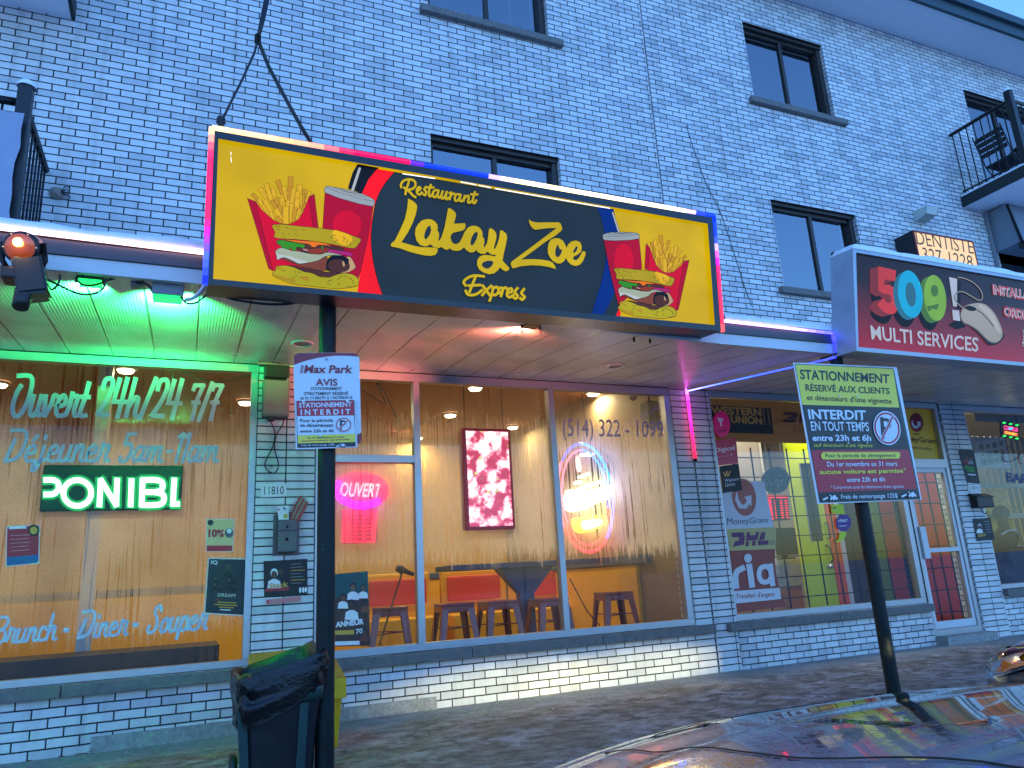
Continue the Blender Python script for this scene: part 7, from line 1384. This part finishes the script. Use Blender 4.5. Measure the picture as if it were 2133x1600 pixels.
NEWS = pm('newsprint', (150, 142, 128), .9, noise=.2, nscale=30)
A = Art(wall_plane(-.06), .001, .0008); A.poly([(577, 1054), (601, 1053), (602, 1088), (581, 1090)], WHT); A.poly([(579, 1060), (583, 1060), (583, 1063), (579, 1063)], CRIM); A.poly([(590, 1056), (596, 1060), (595, 1063), (589, 1059)], paint((60, 50, 110))); A.poly([(590, 1072), (598, 1070), (600, 1078), (591, 1080)], paint((190, 180, 60))); A.build('letter', t)
mb = MB()
for k in range(5):
    q0 = at(600+k*3, 1090, -.05-.006*k); q1 = at(612+k*4, 1055+k*2, -.05-.008*k); q2 = at(624+k*3.2, 1033+k*3, -.04-.01*k); wv = Vector((.035, .004, .006)); mb.grid([[q0, q0+wv], [q1, q1+wv*.9], [q2, q2+wv*.7]], NEWS if k % 2 else paint((176, 60, 56)))
mb.build('newspapers', t)
a, b_ = at(2016, 1031, 0), at(2056, 1058, 0); t = thing('mailbox', 'small black mailbox on the pier beside the orange door', 'mailbox', ((a.x+b_.x)/2, 0, b_.z)); mb = MB(); mb.bevbox((a.x, -.11, b_.z), (b_.x, -.012, a.z-.02), BLACKM, .012); mb.build('body', t); mb = MB(); mb.hexa([Vector(p) for p in ((a.x-.008, -.125, a.z-.045), (b_.x+.008, -.125, a.z-.045), (b_.x+.008, -.01, a.z-.019), (a.x-.008, -.01, a.z-.019), (a.x-.008, -.125, a.z-.035), (b_.x+.008, -.125, a.z-.035), (b_.x+.008, -.01, a.z+.015), (a.x-.008, -.01, a.z+.015))], BLACKM); mb.build('lid', t)
mb = MB(); c_ = Vector(((a.x+b_.x)/2, -.06, b_.z)); mb.tube([c_+Vector((-.05, 0, 0)), c_+Vector((-.04, 0, -.06)), c_+Vector((0, -.01, -.08)), c_+Vector((.05, -.02, -.05))], .006, BLACKM, 6); mb.build('paper_hook', t)
# lamp on the upper wall
a, b_ = at(1914, 436, -.1), at(1941, 458, -.1); t = thing('wall_lamp', 'small boxy white wall lamp high above the dentist sign', 'wall lamp', ((a.x+b_.x)/2, 0, b_.z)); mb = MB(); OFW = pm('off_white_enamel', (186, 190, 180), .5)
mb.hexa([Vector(p) for p in ((a.x, -.2, b_.z+.02), (b_.x-.02, -.2, b_.z+.02), (b_.x-.02, -.002, b_.z-.02), (a.x, -.002, b_.z-.02), (a.x, -.23, a.z), (b_.x-.02, -.23, a.z), (b_.x-.02, -.002, a.z+.01), (a.x, -.002, a.z+.01))], OFW); mb.build('housing', t)
mb = MB(); mb.face([(b_.x-.018, -.21, b_.z+.04), (b_.x-.018, -.06, b_.z+.03), (b_.x-.018, -.06, a.z-.02), (b_.x-.018, -.22, a.z-.02)], pm('lamp_glass', (80, 84, 84), .1)); mb.build('lens', t)
mb = MB(); mb.bevbox((a.x+.02, -.23, a.z+.011), (b_.x-.04, -.01, a.z+.03), SNOW, .008); mb.build('snow_cap', t)
# ------------------------------------------------------------------ balcony furniture
t = thing('folding_chair', 'black slatted folding chair behind the upper right balcony railing', 'chair', (10.95, -.42, 6.2)); X, Y, Z = 10.85, -.40, 6.2
mb = MB()
for i in range(5): mb.bevbox((X+.02+i*.085, Y-.22, Z+.44), (X+.085+i*.085, Y+.22, Z+.46), BLACKM, .004)
mb.build('seat', t); mb = MB()
for i in range(4): mb.box((X-.05-.018*i, Y-.2, Z+.56+i*.085), (X-.04-.018*i, Y+.2, Z+.63+i*.085), BLACKM)
mb.build('backrest', t)
for s_ in (-1, 1):
    mb = MB(); mb.tube([(X+.42, Y+.21*s_, Z), (X+.02, Y+.21*s_, Z+.46), (X-.13, Y+.21*s_, Z+.92)], .011, BLACKM, 6); mb.build('leg', t); mb = MB(); mb.tube([(X-.05, Y+.23*s_, Z), (X+.42, Y+.23*s_, Z+.46)], .011, BLACKM, 6); mb.build('leg', t)
t = thing('round_table', 'round black table topped with snow on the upper right balcony', 'table', (11.65, -.55, 6.2)); mb = MB(); mb.lathe([(0, .70), (.36, .70), (.38, .71), (.38, .725), (0, .73)], BLACKM, (11.65, -.55, 6.2), 30); mb.build('table_top', t); mb = MB(); mb.lathe([(.375, .731), (.37, .78), (.28, .81), (0, .82)], SNOW, (11.65, -.55, 6.2), 30); mb.build('snow_cap', t)
for k in range(3): a_ = k*2.094+.4; mb = MB(); mb.tube([(11.65+.28*math.cos(a_), -.55+.28*math.sin(a_), 6.2), (11.65, -.55, 6.6), (11.65-.22*math.cos(a_), -.55-.22*math.sin(a_), 6.9)], .012, BLACKM, 6); mb.build('leg', t)
# ------------------------------------------------------------------ wheeled bin with a bag, and the grit box behind
BINP = pm('black_bin_plastic', (26, 28, 34), .38, noise=.12, nscale=12); BING = pm('green_bin_trim', (36, 66, 64), .45, noise=.15, nscale=10)
YBN = -1.93; xl, xr = at(499, 1500, YBN-.2).x, at(668, 1500, YBN-.2).x; bxc = (xl+xr)/2; bw = (xr-xl)/2; ztop = at(600, 1425, YBN-.25).z
t = thing('wheeled_bin', 'black wheeled bin with green trim standing in front of the left steel post', 'bin', (bxc, YBN, 0))
def rrect(cx_, cy_, hx, hy, r, n=5):
    o = []
    for (sx_, sy, a0) in ((1, 1, 0), (-1, 1, 90), (-1, -1, 180), (1, -1, 270)):
        for k in range(n+1): a_ = R(a0+90*k/n); o.append((cx_+sx_*(hx-r)+r*math.cos(a_), cy_+sy*(hy-r)+r*math.sin(a_)))
    return o
mb = MB(); rows = []
for z, f in ((.06, .84), (.3, .9), (ztop-.1, .985), (ztop-.06, 1.0)): rows.append([Vector((x, y, z)) for x, y in rrect(bxc, YBN, bw*f, .25*f, .06)])
mb.grid(rows, BINP, True, close_u=True); mb.face(rows[0], BINP); mb.build('body', t)
mb = MB(); rows = [[Vector((x, y, z)) for x, y in rrect(bxc, YBN, bw*f, .25*f, .06)] for z, f in ((ztop-.09, 1.01), (ztop-.09, 1.06), (ztop, 1.07), (ztop+.005, 1.03), (ztop-.02, 1.0))]; mb.grid(rows, BING, True, close_u=True); mb.build('rim', t)
for fx in (-.98, .55):
    mb = MB(); mb.hexa([Vector((bxc+bw*fx*s1+dx, YBN-.25*s2-.008+dy, z)) for z, s1, s2 in ((.1, .86, .86), (ztop-.1, .99, .99)) for dx, dy in ((-.022, 0), (.022, 0), (.022, .02), (-.022, .02))], BING); mb.build('front_rib', t)
for s_ in (-1, 1): mb = MB(); mb.lathe([(0, -.02), (.07, -.02), (.09, -.015), (.09, .015), (.07, .02), (0, .02)], BLACKM, (bxc+s_*(bw*.84+.03), YBN+.22, .09), 18, 'X'); mb.build('wheel', t)
# bag: a skirt of thin film that follows the rim, sags and crumples
BAG = pm('black_bag_film', (9, 10, 12), .26, spec=.5, bump=.55, nscale=26)
from mathutils import noise as NZ
def film(u, v):
    """u round the rim 0..1, v 0 (inside edge) .. 1 (hem)"""
    ring = rrect(bxc, YBN, bw*1.0, .25, .07, 12); n = len(ring); k = u*n; i = int(k) % n; f = k-int(k); x = ring[i][0]*(1-f)+ring[(i+1) % n][0]*f; y = ring[i][1]*(1-f)+ring[(i+1) % n][1]*f
    dx, dy = (x-bxc)/bw, (y-YBN)/.25; right = (dx+1)/2
    ztp = ztop+.06+.10*right+.02*NZ.noise(Vector((x*9, y*9, 1)))
    hem = ztop-.20+.18*right**1.5 if dy < .3 else ztop-.1
    if v < .3: q = v/.3; s_ = .72+.36*q; z = ztop-.08+(ztp-ztop+.08)*math.sin(q*math.pi/2)
    elif v < .42: q = (v-.3)/.12; s_ = 1.08+.05*math.sin(q*math.pi/2); z = ztp-.03*q
    else: q = (v-.42)/.58; s_ = 1.13+.03*math.sin(q*3)-.05*q; z = ztp-.03+(hem-ztp+.03)*q
    cr = .018*NZ.noise(Vector((x*14, y*14, z*10)))+.010*NZ.noise(Vector((x*34, y*30, z*22)))+.014*NZ.noise(Vector((dx*5+z*16, dy*5, z*4)))
    cr *= min(1, v*4)
    nx, ny = dx, dy; l = math.hypot(nx, ny) or 1
    return Vector((bxc+dx*bw*s_+nx/l*cr*1.5, YBN+dy*.25*s_+ny/l*cr*1.5, z+cr*.5))
mb = MB(); mb.grid([[film(i/120, j/44) for i in range(120)] for j in range(45)], BAG, True, close_u=True); tag(mb.build('bin_bag'), 'crumpled shiny black bag lining the wheeled bin and hanging over its rim', 'bag')
GBX = pm('yellow_grit_box', (236, 176, 14), .5, noise=.12, nscale=7); GLD_ = pm('tan_grit_lid', (176, 122, 40), .55, noise=.12, nscale=6)
YG = -.85; gx0, gx1 = at(520, 1380, YG).x, at(719, 1400, YG-.25).x; gz0 = at(718, 1420, YG-.28).z; gzt = at(690, 1352, YG+.2).z
t = thing('grit_box', 'yellow grit box with a tan sloping lid behind the steel post and bin', 'grit box', ((gx0+gx1)/2, YG, 0)); hx = (gx1-gx0)/2; gc = (gx0+gx1)/2; mb = MB()
mb.hexa([Vector(p) for p in ((gc-hx*.8, YG-.2, .0), (gc+hx*.86, YG-.2, .0), (gc+hx*.86, YG+.22, .0), (gc-hx*.8, YG+.22, .0), (gc-hx*.95, YG-.25, gz0), (gc+hx*.96, YG-.25, gz0), (gc+hx*.96, YG+.26, gz0), (gc-hx*.95, YG+.26, gz0))], GBX); mb.build('body', t)
mb = MB(); mb.hexa([Vector(p) for p in ((gc-hx, YG-.29, gz0-.10), (gc+hx, YG-.29, gz0-.10), (gc+hx, YG+.29, gz0-.06), (gc-hx, YG+.29, gz0-.06), (gc-hx*1.0, YG-.29, gz0+.02), (gc+hx*1.0, YG-.29, gz0+.02), (gc+hx*.95, YG+.27, gzt), (gc-hx*.95, YG+.27, gzt))], GBX); mb.build('lid_rim', t)
mb = MB(); mb.hexa([Vector(p) for p in ((gc-hx*.99, YG-.285, gz0+.023), (gc+hx*.99, YG-.285, gz0+.023), (gc+hx*.94, YG+.265, gzt+.003), (gc-hx*.94, YG+.265, gzt+.003), (gc-hx*.96, YG-.265, gz0+.036), (gc+hx*.96, YG-.265, gz0+.036), (gc+hx*.90, YG+.25, gzt+.016), (gc-hx*.90, YG+.25, gzt+.016))], GLD_); mb.build('lid', t)

# ------------------------------------------------------------------ parked cars
def car_paint(name, rgb, frost=.5):
    m, t, b = mat(name); tc, mp, n1, n2, r1, mx, mr, g, sx = nodes(t, 'TexCoord', 'Mapping', 'TexNoise', 'TexNoise', 'ValToRGB', 'Mix', 'MapRange', 'NewGeometry', 'SeparateXYZ')
    mp.inputs['Scale'].default_value = (46, 17, 20); mp.inputs['Rotation'].default_value = (0, 0, .5); t.links.new(tc.outputs['Object'], mp.inputs['Vector'])
    n1.inputs['Scale'].default_value = 2.6; n1.inputs['Detail'].default_value = 9; n1.inputs['Roughness'].default_value = .72; t.links.new(mp.outputs[0], n1.inputs['Vector'])
    n2.inputs['Scale'].default_value = 2.3; n2.inputs['Detail'].default_value = 3; t.links.new(tc.outputs['Object'], n2.inputs['Vector'])
    ad = nodes(t, 'Math')[0]; ad.operation = 'MULTIPLY_ADD'; ad.inputs[1].default_value = .7; t.links.new(n2.outputs['Fac'], ad.inputs[0])
    t.links.new(tc.outputs['Object'], sx.inputs[0]); fl = nodes(t, 'MapRange')[0]; fl.inputs['From Min'].default_value = -.62; fl.inputs['From Max'].default_value = -.1; fl.inputs['To Min'].default_value = .14; fl.inputs['To Max'].default_value = -.22; t.links.new(sx.outputs[0], fl.inputs['Value'])
    fa = nodes(t, 'Math')[0]; t.links.new(n1.outputs['Fac'], fa.inputs[0]); t.links.new(fl.outputs[0], fa.inputs[1]); t.links.new(fa.outputs[0], ad.inputs[2])
    e = r1.color_ramp.elements; e[0].position = .84-.1*frost; e[0].color = (0, 0, 0, 1); e[1].position = 1.0-.1*frost; e[1].color = (frost, frost, frost, 1)
    t.links.new(ad.outputs[0], r1.inputs['Fac']); mx.data_type = 'RGBA'; mx.inputs[6].default_value = (*lin(rgb), 1); mx.inputs[7].default_value = (*lin((150, 150, 160)), 1); t.links.new(r1.outputs['Color'], mx.inputs[0]); t.links.new(mx.outputs[2], b.inputs['Base Color'])
    mr.inputs['To Min'].default_value = .05; mr.inputs['To Max'].default_value = .6; t.links.new(r1.outputs['Color'], mr.inputs['Value']); t.links.new(mr.outputs[0], b.inputs['Roughness'])
    c2 = nodes(t, 'MapRange')[0]; c2.inputs['To Min'].default_value = 1.0; c2.inputs['To Max'].default_value = .15; t.links.new(r1.outputs['Color'], c2.inputs['Value']); t.links.new(c2.outputs[0], b.inputs['Coat Weight']); b.inputs['Coat Roughness'].default_value = .03
    b.inputs['Metallic'].default_value = .0; b.inputs['Specular IOR Level'].default_value = .4
    return m
def lerp_tab(tab, x):
    for (a, va), (b_, vb) in zip(tab, tab[1:]):
        if a <= x <= b_:
            f = (x-a)/(b_-a); f = f*f*(3-2*f)*.5+f*.5; return va+(vb-va)*f
    return tab[0][1] if x < tab[0][0] else tab[-1][1]
TYRE = pm('tyre_rubber', (22, 22, 24), .8, noise=.15, nscale=20); RIMM = pm('alloy_rim', (120, 122, 126), .35, metal=.8); CGL = pm('dark_car_glass', (10, 12, 14), .04, spec=.8, coat=1.0); TRIM = pm('black_trim', (14, 14, 15), .5); LENS = pm('headlamp_lens', (150, 152, 158), .05, spec=.8, coat=1.0, metal=.5); AMB = pm('amber_lens_plastic', (206, 96, 16), .12, coat=1.0)
def car(label, loc, rz, pm_, group=None):
    t = thing('parked_car', label, 'car', (0, 0, 0), group)
    HW = [(-2.2, .70), (-2.05, .80), (-1.7, .86), (-.8, .885), (.6, .885), (1.3, .88), (1.7, .855), (1.95, .80), (2.1, .70), (2.2, .50)]
    ZT = [(-2.2, .68), (-2.1, .83), (-1.8, .90), (-.8, .90), (.2, .89), (.85, .84), (1.2, .785), (1.6, .725), (1.9, .665), (2.08, .60), (2.16, .52), (2.2, .40)]
    WH = (1.34, -1.32); RA = .355
    ys = sorted(set([round(-2.2+.05*i, 3) for i in range(89)])); rows = []
    for y in ys:
        hw = lerp_tab(HW, y); zt = lerp_tab(ZT, y); zl = .24 if abs(y) < 2.0 else .24+.06*(abs(y)-2.0)/.2
        za = zl
        for wy in WH:
            d = abs(y-wy)
            if d < RA: za = max(za, .31+math.sqrt(RA*RA-d*d))
        zs = min(zt-.085, zt*.9); zs = max(zs, za+.03)
        row = [(hw*.97, za), (hw*1.0, za+(zs-za)*.35), (hw*1.005, za+(zs-za)*.7), (hw*.985, zs)]
        top = []
        for k in range(1, 7): u = k/7; x = hw*.985*(1-u); c = (1-(1-u)**2.6); top.append((x, zs+(zt-zs)*c))
        # fender crease
        half = row+top
        rows.append([Vector((-x, y, z)) for x, z in half]+[Vector((0, y, zt))]+[Vector((x, y, z)) for x, z in half[::-1]])
    mb = MB(); mb.grid(rows, pm_); mb.face(rows[-1], pm_); mb.face(rows[0][::-1], pm_); mb.build('body', t)
    def surf(x, y, lift=.001):
        i = min(len(ys)-1, max(0, int(round((y+2.2)/.05)))); r_ = rows[i]
        for a, b_ in zip(r_[3:-3], r_[4:-2]):
            if a.x <= x <= b_.x: f = (x-a.x)/(b_.x-a.x) if b_.x > a.x else 0; return Vector((x, y, a.z+(b_.z-a.z)*f+lift))
        return Vector((x, y, r_[len(r_)//2].z+lift))
    mb = MB(); mb.box((-.72, -2.0, .2), (.72, 2.0, .3), TRIM); mb.box((-.70, -1.9, .3), (.70, 1.85, .60), TRIM); mb.build('underbody', t)
    # bonnet shut lines
    mb = MB(); P_ = [surf(-.60, y) for y in [.36+.05*i for i in range(29)]]+[surf(-.57, 1.79), surf(-.50, 1.83)]+[surf(-.4+.1*i, 1.86-.0*i) for i in range(9)]+[surf(.5, 1.83), surf(.57, 1.79)]+[surf(.60, 1.75-.05*i) for i in range(28)]; mb.tube(P_, .0013, TRIM, 6)
    mb.build('bonnet_gap', t)
    for s_ in (-1, 1):
        mb = MB(); mb.tube([surf(s_*.36, y, -.0025)+Vector((s_*.05*(1.8-y), 0, 0)) for y in [1.0+.08*i for i in range(11)]], .004, pm_, 6); mb.build('bonnet_crease', t)
    # glasshouse
    def gh(y0, z0, hx0, y1, z1, hx1): return (y0, z0, hx0, y1, z1, hx1)
    mb = MB(); n = 9
    def arcx(y, z, hx, bow, crown): return [Vector((hx*(2*i/(n-1)-1), y+bow*(1-(2*i/(n-1)-1)**2), z+crown*(1-(2*i/(n-1)-1)**2))) for i in range(n)]
    W0, W1 = arcx(.34, .875, .72, .16, .01), arcx(-.36, 1.32, .57, .08, .03); R1, R0 = arcx(-1.15, 1.32, .56, -.04, .03), arcx(-1.68, .92, .68, -.08, .01)
    mb.grid([W0, [a.lerp(b_, .5)+Vector((0, .02, .025)) for a, b_ in zip(W0, W1)], W1], CGL); mb.build('windscreen', t); mb = MB(); mb.grid([R1, [a.lerp(b_, .5)+Vector((0, -.02, .03)) for a, b_ in zip(R1, R0)], R0], CGL); mb.build('rear_window', t)
    mb = MB(); mb.grid([W1, arcx(-.55, 1.36, .58, 0, .035), arcx(-.85, 1.36, .58, 0, .035), R1], pm_); mb.build('roof', t)
    for s_ in (0, -1):
        sg = -1 if s_ == 0 else 1; B = [Vector((sg*.80, .34, .885)), Vector((sg*.80, -.6, .90)), Vector((sg*.80, -1.66, .91))]; Tp = [W1[s_], Vector((sg*.58, -.7, 1.35)), R1[s_]]
        mb = MB(); mb.face([B[0], B[1], Tp[1], Tp[0]], CGL); mb.face([B[1], B[2], Tp[2], Tp[1]], CGL); mb.build('side_window', t)
        mb = MB(); mb.tube([W0[s_], W1[s_], Tp[1], R1[s_], R0[s_]], .03, pm_, 8); mb.tube([B[1], Tp[1]], .025, TRIM, 6); mb.build('pillar', t)
        # lamps, wheels, mirror, door line
        s2 = sg; mb = MB(); L0 = [surf(s2*x, y, .004) for x, y in ((.50, 2.04), (.62, 2.02), (.72, 1.96), (.80, 1.78))]
        lo_ = [Vector((s2*.52, 2.17, .47)), Vector((s2*.66, 2.12, .455)), Vector((s2*.80, 1.985, .46)), Vector((s2*.873, 1.76, .53))]
        mb.grid([L0, [a.lerp(b_, .5)+Vector((s2*.022, .03, .0)) for a, b_ in zip(L0, lo_)], lo_], LENS); hl = mb.build('headlight', t)
        mb = MB(); mb.face([L0[3].lerp(lo_[3], .25)+Vector((s2*.012, .008, 0)), L0[3].lerp(lo_[3], .5).lerp(L0[2].lerp(lo_[2], .5), .6)+Vector((s2*.027, .026, .0)), lo_[2].lerp(lo_[3], .4)+Vector((s2*.012, .012, .01)), lo_[3]+Vector((s2*.008, .008, .01))], AMB); mb.build('indicator', hl)
        ld = bpy.data.lights.new('headlight_beam', 'SPOT'); ld.energy = HEAD*K; ld.color = (1, .88, .40); ld.spot_size = R(40); ld.spot_blend = 1.0; ld.shadow_soft_size = .04; lo = bpy.data.objects.new('headlight_beam', ld); COL.objects.link(lo)
        lo.location = (s2*.68, 2.27, .53); lo.rotation_euler = (R(90-6.3), 0, R(16)); lo.scale = (1, .2, 1); adopt(lo, t)
        for wy in WH:
            wx = s2*.76; w_ = MB(); w_.lathe([(.20, .10), (.27, .105), (.315, .085), (.325, .05), (.325, -.05), (.315, -.085), (.27, -.1)], TYRE, (wx, wy, .325), 30, 'X'); wh = w_.build('wheel', t)
            w_ = MB(); w_.lathe([(.205, s2*.10), (.195, s2*.085), (.05, s2*.07), (0, s2*.09)], RIMM, (wx, wy, .325), 24, 'X'); w_.build('rim', wh)
            a_ = MB(); rr_ = [[Vector((s2*(.882 if e else .86), wy+(RA+d)*math.cos(q), .31+(RA+d)*math.sin(q))) for q in [math.pi*k/24 for k in range(25)]] for e, d in ((0, -.004), (1, .004), (1, .03))]; a_.grid(rr_, TRIM); a_.build('wheel_arch', t)
        mb = MB(); bm = bmesh.new(); bmesh.ops.create_icosphere(bm, subdivisions=3, radius=1); mb.from_bm(bm, pm_, Matrix.Translation((s2*.97, .02, .94)) @ Matrix.Diagonal((.10, .055, .07, 1)), True); mb.tube([(s2*.84, .06, .885), (s2*.95, .02, .92)], .02, TRIM, 6); mb.build('side_mirror', t)
        mb = MB(); mb.bevbox((s2*.60, -2.215, .60), (s2*.74, -2.14, .78), pm('red_tail_lens', (150, 10, 14), .15, coat=1.0), .01); mb.build('taillight', t)
    mb = MB()
    for i in range(5): mb.box((-.46, 2.19+.004*i, .36+i*.035), (.46, 2.21, .375+i*.035), TRIM)
    mb.build('grille', t); mb = MB(); mb.bevbox((-.80, 2.02, .25), (.80, 2.235, .345), TRIM, .03); mb.build('bumper', t)
    t.location = loc; t.rotation_euler.z = rz
    return t
HEAD = 0.0
CP1 = car_paint('frosted_black_paint', (9, 6, 9), .6); CP2 = car_paint('wet_plum_paint', (34, 14, 22), .12)
car('frosted black car parked nose to the shops in the lower right foreground', (1.38, -6.76, 0), R(-2), CP1)
HEAD = 700.0
car('wet plum coloured car whose headlight shows at the right edge', (4.2, -6.0, 0), R(-2), CP2)
